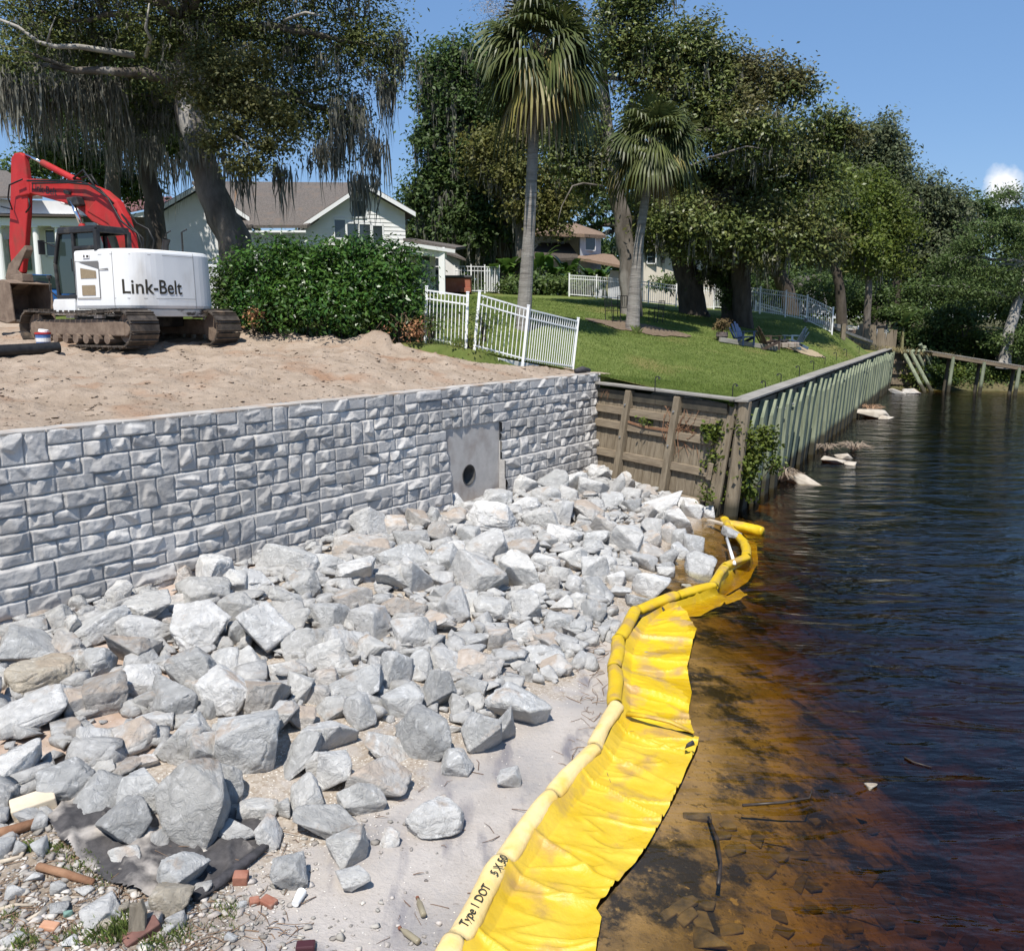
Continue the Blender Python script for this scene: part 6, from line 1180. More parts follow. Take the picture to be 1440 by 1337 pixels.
def rng_choice(rg, wts, n): return rg.choice(len(wts), n, p=wts/wts.sum())
def moss_strands(blobs, n, seed, lmin=.5, lmax=1.8, wd=.05, low=-.2):
    rg = np.random.default_rng(seed); B = np.array(blobs, float); bi = rng_choice(rg, B[:, 3]*B[:, 4], n); V = []; F = []
    n = int(n*2.2); nc = max(1, n//14)
    for k in range(nc):
        b = B[bi[k]]; d = rg.normal(size=3); d /= np.linalg.norm(d); d[2] = -abs(d[2]) if rg.random() < .65 else d[2]; c = b[:3]+d*b[3:6]*rg.uniform(.55, 1.0); L0 = rg.uniform(lmin, lmax)
        sp_ = rg.uniform(.05, .2)
        for _ in range(14):
            p = c+rg.normal(size=3)*np.array([sp_, sp_, .10]); l = L0*rg.uniform(.2, 1.)**1.6*1.15; a = rg.uniform(0, 3.14); w_ = wd*.42*rg.uniform(.5, 1.5); x = np.array([math.cos(a)*w_, math.sin(a)*w_, 0]); o = len(V); sw = rg.normal(size=2)*.06*l
            for t, f in ((0, .5), (.3, 1.), (.65, .8), (1., .08)): q = p+np.array([sw[0]*t*t, sw[1]*t*t, -l*t])+rg.normal(size=3)*np.array([.035, .035, .02])*(0 < t < 1); V += [q-x*f, q+x*f]
            F += [(o, o+1, o+3, o+2), (o+2, o+3, o+5, o+4), (o+4, o+5, o+7, o+6)]
    return np.array(V), np.array(F)
def PB(l, Y, dy=.8):     # blobs from photo pixels: (px, py, rx, ry[, Y]) -> world ellipsoids
    out = []
    for q in l:
        px, py, rx, ry = q[:4]; YY = q[4] if len(q) > 4 else Y; c = gy(px, py, YY); s = pxm(c); out.append((c.x, c.y, c.z, rx*s, max(rx, ry)*s*dy, ry*s))
    return out
def limbs(trunk, radii, blobs, seed, m=bark_g, sub=3, reach=.85):
    rd = random.Random(seed); q = MB(); T = [Vector(p) for p in trunk]; n = 10
    fl = [T[0]+(T[0]-T[1]).normalized()*.3]+T; rr = [radii[0]*1.35]+list(radii); 
    pts = []; rs = []
    for i in range(len(fl)-1):
        for k in range(4):
            t = k/4; pts.append(fl[i].lerp(fl[i+1], t)+Vector((rd.uniform(-1, 1), rd.uniform(-1, 1), 0))*rr[i]*.12*(i > 0)); rs.append(rr[i]*(1-t)+rr[i+1]*t)
    pts.append(fl[-1]); rs.append(rr[-1]); q.tube(pts, rs, n)
    for b in blobs:
        c = Vector(b[:3]); best = min(range(1, len(T)), key=lambda i: (T[i]-c).length-(.3*i)); s = T[best]; r0 = radii[best]*.55; L = (c-s).length
        if L < .3: continue
        mid = s.lerp(c, .5)+Vector((rd.uniform(-.1, .1), rd.uniform(-.1, .1), rd.uniform(.0, .14)))*L; P = []
        for k in range(9): t = k/8; P.append(s*(1-t)**2+mid*2*t*(1-t)+c*t*t+Vector((rd.uniform(-1, 1), rd.uniform(-1, 1), rd.uniform(-1, 1)))*L*.022*(0 < k < 8))
        q.tube(P, [max(r0*(1-.8*k/8), .025) for k in range(9)], 7)
        for _ in range(sub):
            st = P[rd.randint(4, 8)]; d = Vector((rd.gauss(0, 1), rd.gauss(0, 1), rd.gauss(0, .8))).normalized(); e = c+Vector((d.x*b[3], d.y*b[4], d.z*b[5]))*reach; mm = st.lerp(e, .5)+Vector((rd.uniform(-.2, .2), rd.uniform(-.2, .2), rd.uniform(-.1, .25)))*b[5]*.5
            q.tube([st, st.lerp(mm, .6), mm, mm.lerp(e, .6), e], [max(r0*.35, .03), max(r0*.3, .028), max(r0*.24, .022), .02, .008], 5)
    return q
def tree(name, label, cat, trunk, radii, blobs, kind, n, size, seed, moss=0, mb=None, bark=bark_g, group=None, clump=.42, mats=None, sub=3, mossl=(.5, 1.8), shell=.45, aspect=.5, mossw=.05):
    t = thing(name, label, cat, trunk[0], group); limbs(trunk, radii, blobs, seed, bark, sub).build('trunk', bark, t, smooth=True)
    V, F = leaf_cloud(blobs, n, size, seed, clump, aspect=aspect, shell=shell); mesh('crown', V, F, LF[kind], t)
    if moss: V, F = moss_strands(mb or blobs, moss, seed+1, *mossl, wd=mossw); mesh('spanish_moss', V, F, moss_m, t)
    return t
TR = lambda pts: [gy(*p) for p in pts]
def ztr(pts, dz=-.3):      # trunk path whose foot is put on the ground
    P = TR(pts); P[0].z = float(zup(P[0].x, P[0].y))+dz; return P
# big moss-hung live oak over the excavator
b1 = PB([(55, 40, 95, 55), (150, 60, 90, 60, 33), (240, 50, 95, 70), (330, 45, 85, 60, 31), (420, 70, 80, 65, 33), (500, 55, 60, 55, 31), (540, 70, 38, 55, 31), (480, 160, 55, 60, 32), (400, 150, 70, 55, 32), (120, 130, 70, 40, 34), (220, 150, 75, 50, 34), (10, 90, 50, 45, 29), (300, -40, 160, 60), (100, -40, 140, 60), (460, -40, 110, 60), (200, -170, 150, 80, 26), (420, -160, 140, 80, 26), (20, -130, 120, 70, 26)], 31)  # last three blobs: crown out of view, added to shade the trunk
oak = tree('live_oak', 'huge live oak hung with grey moss, its leaning trunk rising behind the excavator', 'tree', ztr([(352, 400, 30.5), (326, 335, 30.5), (303, 278, 30.5), (284, 228, 30.5), (268, 170, 30.7), (260, 110, 31), (268, 30, 31)]), [.68, .56, .50, .47, .44, .38, .3], b1, 'oak', 120000, .066, 11, 4200,
    b1, mossl=(.15, .8), clump=.36, shell=.6, mossw=.05)
V, F = moss_strands(PB([(20, 105, 40, 22, 29), (70, 110, 40, 22, 30), (115, 120, 26, 26, 31), (180, 160, 34, 22, 33), (235, 150, 26, 30, 33), (150, 110, 30, 20), (205, 190, 24, 14, 32), (300, 190, 20, 14, 30), (490, 150, 26, 30), (520, 190, 22, 26), (465, 200, 20, 22), (440, 215, 14, 14, 30), (510, 245, 22, 12), (545, 105, 12, 26), (560, 60, 12, 20), (400, 235, 14, 12, 29.5), (275, 190, 18, 16, 29.6), (318, 215, 14, 10, 29.3), (250, 215, 14, 12, 30), (345, 235, 12, 8, 29)], 31), 2100, 12, .3, 2.0, .055); o = mesh('spanish_moss', V, F, moss_m, oak)
V, F = leaf_cloud(PB([(320, 105, 36, 24), (365, 90, 26, 20, 28.2), (350, 145, 40, 20), (290, 140, 26, 20, 28), (395, 170, 26, 18), (330, 185, 34, 16), (375, 205, 26, 12), (290, 80, 24, 18, 28.5), (300, 200, 18, 10), (350, 232, 30, 10), (412, 195, 10, 14), (260, 120, 18, 16, 28.5)], 27.8, .8), 15000, .066, 14, .3, shell=.7); o = mesh('leaf_spray', V, F, LF['spray'], oak); o['label'] = 'sunlit olive leaves on the near side of the oak'
q = MB(); 
for P, r in ((((0, 28, 29), (25, 38, 29), (55, 60, 29), (78, 66, 29), (110, 66, 29.5), (150, 72, 30), (190, 78, 30.3)), [.04, .05, .06, .07, .08, .09, .11]), (((205, 80, 30), (212, 55, 29.5), (205, 40, 29), (210, 5, 29)), [.07, .06, .05, .02]), (((66, 60, 29), (72, 40, 28.8), (78, 24, 28.8)), [.035, .025, .01]), (((400, 30, 30), (412, 24, 29.5), (430, 18, 29.5), (450, 22, 29)), [.06, .05, .045, .03]), (((310, 195, 28), (325, 188, 27.6), (345, 200, 27.4), (350, 215, 27.3)), [.05, .045, .03, .015])): q = MB(); q.tube(TR(P), r, 8); q.build('dead_limb', bark_l, oak, smooth=True)
tree('live_oak', 'second mossy oak with two dark trunks standing behind the excavator boom', 'tree', ztr([(222, 400, 40), (218, 300, 40), (208, 240, 40), (215, 150, 40), (230, 90, 40)]), [.5, .42, .38, .34, .25], PB([(190, 120, 90, 60), (130, 150, 60, 40, 38), (270, 110, 80, 60), (90, 100, 60, 50), (240, 190, 45, 30)], 40), 'dark', 30000, .12, 21, 800, mossl=(.8, 2.6), bark=bark_d, mossw=.06)
tree('live_oak', 'mossy oak trunk between the second oak and the red roof', 'tree', ztr([(160, 360, 44), (158, 260, 44), (160, 190, 44), (150, 120, 44)]), [.42, .36, .32, .25], PB([(150, 110, 80, 60), (60, 130, 60, 40), (210, 200, 40, 26)], 44), 'dark', 16000, .13, 22, 800, mossl=(.9, 2.8), bark=bark_g, mossw=.06)
tree('small_tree', 'bright green round tree just beyond the red excavator boom', 'tree', ztr([(160, 380, 46), (158, 300, 46), (155, 260, 46)]), [.2, .17, .12], PB([(150, 250, 48, 28), (190, 262, 30, 22), (95, 222, 40, 22), (60, 212, 20, 12), (130, 225, 30, 18)], 46), 'mid', 9000, .12, 23)
tree('small_tree', 'dark green trees above the porch house roof', 'tree', ztr([(20, 340, 62), (20, 250, 62)]), [.25, .2], PB([(50, 235, 36, 22), (5, 250, 20, 12), (85, 205, 30, 22)], 62), 'mid', 3500, .18, 24)
# middle: dark mossy oak, lighter oak, filler behind the houses
tree('mossy_oak', 'tall dark mossy oak standing alone against the sky behind the tall palm', 'tree', ztr([(712, 400, 58), (712, 340, 58), (705, 260, 58), (680, 190, 58), (665, 120, 58)]), [.75, .62, .55, .45, .3], PB([(648, 85, 55, 32), (625, 105, 48, 30), (612, 145, 35, 26), (605, 190, 32, 22), (660, 150, 60, 45), (640, 215, 50, 40), (650, 270, 55, 45), (612, 260, 40, 40), (690, 110, 45, 45), (680, 320, 60, 35), (640, 320, 45, 40), (590, 285, 30, 22), (700, 190, 40, 60)], 58), 'dark', 48000, .15, 31, 2200, mossl=(.8, 3.2), bark=bark_d, mossw=.08)
tree('oak', 'yellow-green oak right behind the tall palm trunk', 'tree', ztr([(735, 400, 55), (735, 340, 55), (728, 280, 55), (720, 230, 55)]), [.5, .42, .35, .25], PB([(700, 205, 42, 26), (715, 245, 48, 30), (750, 180, 40, 30), (745, 290, 45, 24), (680, 235, 25, 20), (790, 250, 40, 40), (770, 300, 40, 30)], 55), 'olive', 22000, .13, 32, 500, mossl=(.5, 1.5))
tree('oak', 'low dark tree beside the white house gable', 'tree', ztr([(600, 400, 66), (598, 330, 66)]), [.3, .22], PB([(585, 300, 30, 24), (575, 325, 24, 26), (615, 320, 34, 36), (650, 350, 40, 30), (690, 360, 40, 30)], 66), 'dark', 7000, .19, 33, 200)
tree('oak', 'dark shady trees behind the tan-roofed house', 'tree', ztr([(780, 420, 92), (780, 340, 92)]), [.6, .5], PB([(740, 290, 60, 50), (800, 270, 60, 50), (860, 290, 60, 60), (930, 310, 50, 40), (700, 320, 50, 50), (990, 310, 60, 50), (1060, 330, 60, 50)], 92), 'dark', 11000, .28, 34, 300, mossl=(1, 3), bark=bark_d)
# magnolias and oaks over the lawn
tree('magnolia', 'great magnolia with a pale forked trunk behind the shorter palm', 'tree', ztr([(888, 430, 43), (884, 370, 43), (876, 310, 43), (866, 265, 43), (856, 200, 43), (848, 110, 43.4), (850, 60, 43.5)]), [.55, .44, .40, .36, .30, .22, .15], PB([(880, 70, 55, 50), (930, 70, 60, 40), (985, 75, 55, 45), (1040, 105, 55, 40), (1090, 120, 50, 35), (935, 130, 60, 45), (1000, 160, 70, 50), (820, 180, 45, 40), (830, 240, 45, 40), (790, 205, 38, 30), (1060, 190, 60, 50, 41), (870, 20, 40, 30), (1120, 110, 22, 18), (1140, 128, 14, 8), (900, -15, 60, 30)], 43), 'mag', 60000, .105, 41, 1200, mossl=(.4, 1.2), clump=.36)
q = MB()
for P, r in ((((846, 262, 42), (820, 258, 41.5), (805, 262, 41), (798, 275, 40.8), (790, 290, 40.6), (783, 318, 40.5)), [.06, .05, .04, .03, .022, .008]), (((825, 178, 42), (810, 160, 41.5), (798, 140, 41.2), (796, 120, 41)), [.13, .11, .09, .05]), (((905, 262, 41), (940, 240, 40.5), (975, 232, 40.3), (1000, 220, 40.2), (1018, 224, 40)), [.03, .055, .05, .035, .012]), (((1000, 222, 40), (1030, 212, 39.8), (1050, 206, 39.7), (1078, 210, 39.5)), [.05, .045, .03, .012])): q = MB(); q.tube(TR(P), r, 8); q.build('bare_limb', bark_g, bpy.data.objects['magnolia'], smooth=True)
tree('magnolia', 'broad magnolia crown with white blossoms spreading low over the lawn', 'tree', ztr([(1048, 438, 45), (1042, 390, 45), (1030, 330, 45), (1020, 270, 44)]), [.5, .45, .36, .25], PB([(1000, 255, 60, 45), (1060, 250, 65, 50), (1120, 215, 55, 50), (1165, 180, 32, 32), (1000, 320, 60, 40, 42), (1060, 330, 65, 45, 42), (1120, 320, 55, 48, 43), (950, 310, 45, 40, 42), (1150, 270, 45, 50), (1160, 345, 28, 34, 43), (1190, 190, 18, 22), (930, 250, 40, 40)], 45), 'mag', 62000, .11, 42, 1000, mossl=(.4, 1.3), bark=bark_d, clump=.36)
mg = bpy.data.objects['magnolia.001']; rg = random.Random(6); q = MB()
for _ in range(11):
    px, py = rg.uniform(985, 1130), rg.uniform(215, 345); c = gy(px, py, 40.3+rg.uniform(0, .8)); 
    for k in range(5): a = k*1.256; q.quad(c, c+Vector((.10*math.cos(a-.5), .06*math.sin(a-.5), .04)), c+Vector((.14*math.cos(a), .09*math.sin(a), .09)), c+Vector((.10*math.cos(a+.5), .06*math.sin(a+.5), .04)))
o = mesh('blossoms', q.v, q.f, mat('magnolia_white', (.78, .74, .64), rough=.6), mg)
tree('oak', 'dark-trunked oak leaning over the picket fence in front of the cream house', 'tree', ztr([(978, 436, 47), (968, 395, 47), (955, 350, 47), (950, 310, 47), (960, 250, 47)]), [.75, .62, .55, .45, .3], PB([(960, 300, 45, 28), (1000, 340, 35, 26), (915, 300, 38, 40), (1010, 380, 22, 16)], 46.5), 'oak', 16000, .12, 43, 1100, mossl=(.5, 1.7), bark=bark_d)
tree('oak', 'ivy-covered trunk at the end of the long picket fence', 'tree', ztr([(1026, 438, 46), (1030, 400, 46), (1034, 350, 46), (1034, 300, 46)]), [.5, .42, .35, .3], PB([(1030, 355, 26, 22), (1040, 318, 34, 26)], 46), 'oak', 4200, .12, 44, 500, bark=bark_d)
V, F = leaf_cloud(PB([(1026, 420, 13, 20), (1040, 425, 8, 16), (1018, 395, 10, 14), (1035, 385, 14, 20)], 45.6, .6), 3200, .085, 45, .18); mesh('ivy', V, F, LF['mid'], bpy.data.objects['oak.004'])
tree('oak', 'dark oak trunk slanting behind the long picket fence', 'tree', ztr([(1118, 440, 54), (1105, 405, 54), (1088, 370, 54), (1080, 320, 54)]), [.52, .44, .38, .3], PB([(1090, 300, 50, 40), (1075, 360, 34, 20)], 54), 'oak', 6000, .15, 46, 300, bark=bark_d)
tree('oak', 'oak with a bare slanting trunk at the old seawall', 'tree', ztr([(1190, 442, 55), (1180, 400, 55), (1172, 370, 55), (1165, 320, 55)]), [.36, .30, .26, .2], PB([(1190, 310, 40, 40), (1215, 350, 40, 32), (1170, 270, 35, 40)], 55), 'bright', 9000, .14, 47, 200, bark=bark_d)
tree('willow_oak', 'soft yellow-green tree in the middle of the far bank trees', 'tree', ztr([(1222, 440, 60), (1222, 380, 60), (1218, 320, 60)]), [.26, .22, .18], PB([(1195, 290, 38, 30), (1225, 280, 42, 34), (1250, 320, 36, 40), (1205, 345, 40, 32), (1180, 260, 28, 26), (1240, 370, 36, 20), (1175, 320, 28, 34)], 60), 'bright', 34000, .12, 48, clump=.5)
tree('oak', 'grey-green oak with a bristly top rising above the yellow-green tree', 'tree', ztr([(1240, 440, 72), (1240, 330, 72), (1238, 250, 72)]), [.6, .5, .35], PB([(1235, 195, 38, 28), (1240, 240, 44, 34), (1210, 240, 36, 36), (1265, 255, 30, 26), (1180, 215, 36, 32), (1262, 215, 20, 14)], 72), 'grey', 24000, .15, 49, 300)
tree('oak', 'wide grey-green oak with a forked dark trunk by the dock', 'tree', ztr([(1272, 432, 70), (1266, 395, 70), (1270, 350, 70), (1275, 310, 70)]), [.75, .6, .5, .35], PB([(1300, 280, 40, 30), (1335, 300, 38, 34), (1285, 320, 38, 34), (1320, 350, 44, 36), (1265, 300, 26, 34), (1350, 340, 26, 34), (1290, 380, 36, 22)], 70), 'grey', 32000, .15, 50, 900, bark=bark_d, mossl=(.8, 2.4), mossw=.07)
tree('tree', 'dark rounded treetop low behind the river cypress', 'tree', ztr([(1365, 420, 105), (1365, 320, 105)]), [.5, .4], PB([(1362, 290, 26, 16), (1395, 300, 26, 16), (1340, 310, 30, 20), (1430, 320, 40, 25)], 105), 'dark', 4500, .3, 51)
tree('cypress', 'feathery cypress with flat spreading boughs and a pale trunk by the dock', 'tree', [gy(1412, 512, 60), gy(1418, 470, 60), gy(1432, 420, 60), gy(1446, 370, 60), gy(1452, 310, 60)], [.4, .36, .3, .24, .16], PB([(1418, 275, 34, 9), (1400, 320, 42, 12), (1432, 300, 30, 10), (1372, 345, 40, 13), (1420, 350, 40, 12), (1360, 380, 36, 11), (1405, 385, 46, 12), (1440, 335, 30, 12), (1330, 405, 36, 10), (1380, 412, 44, 10), (1432, 408, 30, 12), (1470, 360, 30, 30), (1330, 365, 24, 10)], 60), 'cyp', 19000, .12, 52, bark=bark_l, clump=.38, aspect=.35)
# bank thicket and shrubs
sh_g = 'shrubs along the far river bank'
def shrub(blobs, Y, kind, n, size, seed, label, name='shrub', group=None, cat='shrub', stems=5, clump=.3, aspect=.5, zf=None):
    B = PB(blobs, Y, .9) if blobs and len(blobs[0]) < 6 else blobs; b0 = B[0]; z0 = min(b[2]-b[5] for b in B); t = thing(name, label, cat, (b0[0], b0[1], z0), group); rd = random.Random(seed); q = MB()
    for _ in range(stems):
        b = rd.choice(B); c = Vector(b[:3]); f = Vector((c.x+rd.uniform(-.5, .5)*b[3], c.y+rd.uniform(-.3, .3)*b[4], z0-.3)); e = c+Vector((rd.uniform(-.7, .7)*b[3], rd.uniform(-.7, .7)*b[4], rd.uniform(0, .7)*b[5])); q.tube([f, f.lerp(e, .5)+Vector((rd.uniform(-.1, .1), 0, .1)), e], [.04, .03, .012], 5)
    mesh('stems', q.v, q.f, bark_d, t); V, F = leaf_cloud(B, n, size, seed, clump, aspect=aspect); mesh('foliage', V, F, LF[kind], t); return t
for i, (px, py, rx, ry, Y, kind, lab) in enumerate([(1145, 405, 60, 28, 66, 'dark', 'dark shrub mass behind the farthest white fence'), (1075, 395, 50, 30, 64, 'dark', 'dark hedge behind the slanting oak trunk'), (1215, 408, 40, 26, 68, 'dark', 'dark shrub under the yellow-green tree'), (1310, 405, 44, 34, 68, 'dark', 'dark shrub under the wide grey-green oak'),
    (1385, 420, 50, 30, 66, 'mid', 'leafy green shrub below the cypress boughs'), (1435, 425, 40, 40, 64, 'mid', 'tall green shrub behind the cypress trunk'), (1340, 445, 36, 22, 63, 'dark', 'dark low shrub on the bank behind the dock'), (1310, 475, 28, 22, 64, 'dark', 'dark bush at the shore end of the dock'), (1360, 480, 30, 18, 64.5, 'bright', 'bright green bush just above the dock'),
    (1400, 485, 36, 24, 63.5, 'mid', 'grey-green bush at the foot of the cypress'), (1302, 515, 22, 20, 63, 'dark', 'dark bush below the dock beside the slanted piles'), (1350, 530, 30, 16, 63, 'mid', 'low bush under the dock between its piles'), (1400, 528, 40, 20, 62.5, 'bright', 'yellow-green bush under the dock at the water'), (1445, 520, 36, 26, 61.5, 'mid', 'bush at the water under the end of the dock'),
    (1430, 475, 34, 24, 60, 'mid', 'rounded bush behind the dock handrail'), (1460, 540, 40, 14, 60.5, 'mid', 'low shoreline bush farthest along the dock'), (1265, 440, 30, 10, 66, 'mid', 'low weedy shrub on the old seawall bank')]):
    shrub([(px, py, rx, ry), (px-rx*.6, py+ry*.3, rx*.6, ry*.6), (px+rx*.6, py+ry*.25, rx*.6, ry*.65)], Y, kind, 3600, .10 if Y < 62 else .13, 200+i, lab, group=sh_g)
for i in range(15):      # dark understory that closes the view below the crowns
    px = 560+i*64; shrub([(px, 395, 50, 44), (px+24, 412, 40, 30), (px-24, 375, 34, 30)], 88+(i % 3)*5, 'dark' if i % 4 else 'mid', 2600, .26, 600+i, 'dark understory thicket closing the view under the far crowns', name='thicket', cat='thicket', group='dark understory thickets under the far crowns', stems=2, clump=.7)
for i in range(9):
    px = 1275+i*24; shrub([(px, 470+(i % 3)*9, 26, 20), (px+10, 490, 20, 16), (px-8, 505+(i % 2)*8, 20, 16)], 66.5-(i % 3)*.9, 'dark' if i % 3 else 'mid', 2200, .12, 640+i, 'green thicket covering the bank behind the dock', name='thicket', cat='thicket', group='green thickets on the bank behind the dock', stems=3)
for i in range(8):
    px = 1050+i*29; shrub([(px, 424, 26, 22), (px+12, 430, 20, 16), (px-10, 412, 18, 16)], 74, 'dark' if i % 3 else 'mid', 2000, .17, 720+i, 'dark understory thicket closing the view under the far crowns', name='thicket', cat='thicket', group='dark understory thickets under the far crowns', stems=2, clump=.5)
for i in range(10):
    px = 1290+i*20; shrub([(px, 532+(i % 2)*6, 22, 14), (px+9, 540, 16, 9), (px-9, 524, 14, 12)], 61.4-.10*i, 'mid' if i % 3 else 'bright', 1700, .10, 680+i, 'low green bush at the waterline under the dock', name='bush', cat='bush', group='low bushes at the waterline under the dock', stems=3)
for i in range(16):      # wood beyond everything, one tree after another along the skyline
    px = -60+i*100+random.Random(i).uniform(-25, 25); Y = 120+random.Random(i+5).uniform(-10, 25); h_ = 330 if px < 1250 else 345
    tree('tree', 'distant tree in the hazy wood beyond the houses', 'tree', ztr([(px, 430, Y), (px, 380, Y)]), [.5, .4], PB([(px, h_+20, 55, 40), (px-30, h_+50, 40, 34), (px+34, h_+44, 40, 34), (px, h_+80, 60, 40)], Y), 'dark' if i % 3 else 'mid', 3200, .42, 300+i, group='distant wood beyond the houses', clump=1., sub=1)
# the glossy hedge
hbl = []
rd = random.Random(9)
for px, py, rx, ry, Y in ((365, 385, 38, 45, 25.5), (345, 430, 26, 36, 25.2), (415, 375, 42, 36, 25.5), (470, 375, 45, 38, 25.3), (525, 375, 45, 38, 25.3), (568, 395, 34, 42, 25.2), (420, 430, 50, 40, 24.6), (480, 430, 50, 40, 24.4), (540, 430, 44, 38, 24.6), (385, 425, 40, 42, 24.9), (585, 440, 20, 32, 25), (450, 400, 60, 45, 25), (520, 410, 55, 45, 25), (495, 352, 30, 18, 25.3), (400, 350, 26, 16, 25.5), (550, 355, 22, 14, 25.3)): hbl += PB([(px, py, rx, ry)], Y, .9)
hg = thing('hedge', 'big glossy green evergreen shrub mass between the excavator and the picket fence', 'hedge', (-4.5, 24.8, 4.1)); q = MB()
for _ in range(46):
    x = rd.uniform(-7, -2.6); y = rd.uniform(24.3, 25.6); z = float(zup(x, y)); e = Vector((x+rd.uniform(-.5, .5), y+rd.uniform(-.3, .2), z+rd.uniform(1., 2.))); f = Vector((x, y, z-.1)); q.tube([f, f.lerp(e, .5)+Vector((rd.uniform(-.12, .12), 0, 0)), e], [.03, .022, .008], 5)
mesh('stems', q.v, q.f, bark_d, hg); V, F = leaf_cloud(hbl, 40000, .078, 71, .20, per=14, aspect=.40, shell=.3); mesh('foliage', V, F, LF['hedge'], hg)
q = MB()
for _ in range(60):
    px, py = rd.uniform(535, 600), rd.uniform(440, 482); p = gy(px, py, rd.uniform(23.8, 24.3)); q.tube([p, p+Vector((rd.uniform(-.2, .2), rd.uniform(-.1, .1), rd.uniform(-.3, .3)))], [.008, .004], 4, caps=False)
mesh('bare_twigs', q.v, q.f, twm, hg)
V, F = leaf_cloud(PB([(585, 465, 12, 14), (548, 460, 8, 6), (357, 445, 10, 9)], 24., .5), 500, .05, 73, .12); mesh('dead_leaves', V, F, mat('dead_leaves', (.24, .11, .05), (.34, .18, .09), 9, isl=.3), hg)
shrub([(322, 430, 18, 26), (318, 395, 14, 22)], 26, 'dark', 2600, .07, 75, 'dark bush between the excavator tail and the hedge')
shrub([(605, 455, 10, 18)], 24.6, 'mid', 500, .05, 76, 'weedy leaves growing through the fence by the hedge'); shrub([(680, 450, 7, 14)], 24.3, 'mid', 420, .05, 77, 'leafy vine on the first post of the leaning fence'); shrub([(660, 480, 9, 7)], 24.1, 'olive', 300, .04, 78, 'weeds growing in the gap between the fences')
# banana plants and tropical leaves by the fence
def big_leaf(V, F, base, az, ln, wd, lift, rd):
    n = 7; d = Vector((math.cos(az), math.sin(az), 0)); s = Vector((-d.y, d.x, 0)); o = len(V)
    for i in range(n+1):
        t = i/n; p = base+d*ln*(t*.75)+Vector((0, 0, ln*(lift*t-.75*t*t))); w_ = wd*math.sin(math.pi*min(t*.93+.07, 1))**.7
        V += [p-s*w_+Vector((0, 0, .12*w_)), p, p+s*w_+Vector((0, 0, .12*w_))]
    for i in range(n): F += [(o+3*i, o+3*i+1, o+3*i+4, o+3*i+3), (o+3*i+1, o+3*i+2, o+3*i+5, o+3*i+4)]
ban_m = leaf_m('banana_leaf', (.055, .115, .018), (.11, .19, .04), .4, .3, .3)
def banana(p, h_, seed, label, n=12, group='banana plants along the far fence', m=ban_m, name='banana_plant', cat='plant'):
    r = thing(name, label, cat, p, group); rd = random.Random(seed); q = MB(); V, F = [], []
    for k in range(3):
        b_ = p+Vector((rd.uniform(-.5, .5), rd.uniform(-.4, .4), 0)); hh = h_*rd.uniform(.45, .7); q.tube([b_-Vector((0, 0, .1)), b_+Vector((0, 0, hh))], [.10, .06], 7)
        for j in range(n//3+1): big_leaf(V, F, b_+Vector((0, 0, hh*rd.uniform(.55, 1.))), rd.uniform(0, 6.28), h_*rd.uniform(.4, .7), h_*rd.uniform(.07, .12), rd.uniform(.7, 1.5), rd)
    q.build('stem', mat('banana_stem', (.16, .15, .07), (.26, .24, .12), 6) if 'banana_stem' not in bpy.data.materials else bpy.data.materials['banana_stem'], r); mesh('leaves', V, F, m, r); return r
for i, px in enumerate((700, 718, 742, 765, 785, 806, 828, 848)): banana(onz(px, 54+(i % 3)*.8), (1.9, 2.4, 2.2, 2.6, 2.3, 2.5, 2.2, 2.0)[i], 400+i, ['low pale-leaved banana plant at the end of the white privacy fence', 'banana plant beside the tall palm trunk', 'banana plant behind the tall palm trunk', 'tall banana plant in the middle of the tropical bed', 'banana plant under the dark lower roof', 'banana plant in front of the tan lower roof', 'banana plant near the white fence end post', 'banana plant closest to the pale magnolia trunk'][i])
shrub([(760, 402, 40, 14), (720, 405, 24, 12), (810, 402, 34, 14)], 53, 'mid', 5200, .12, 80, 'dense leafy bed under the banana plants')
shrub([(940, 398, 20, 10), (975, 400, 12, 10)], 56, 'mid', 1600, .11, 81, 'palm-like bushes in front of the cream house wall')
banana(gy(1265, 490, 60.5)*1., 2.6, 420, 'strappy green plant at the far end of the river bulkhead', 14, None, name='yucca', m=LF['cyp'])
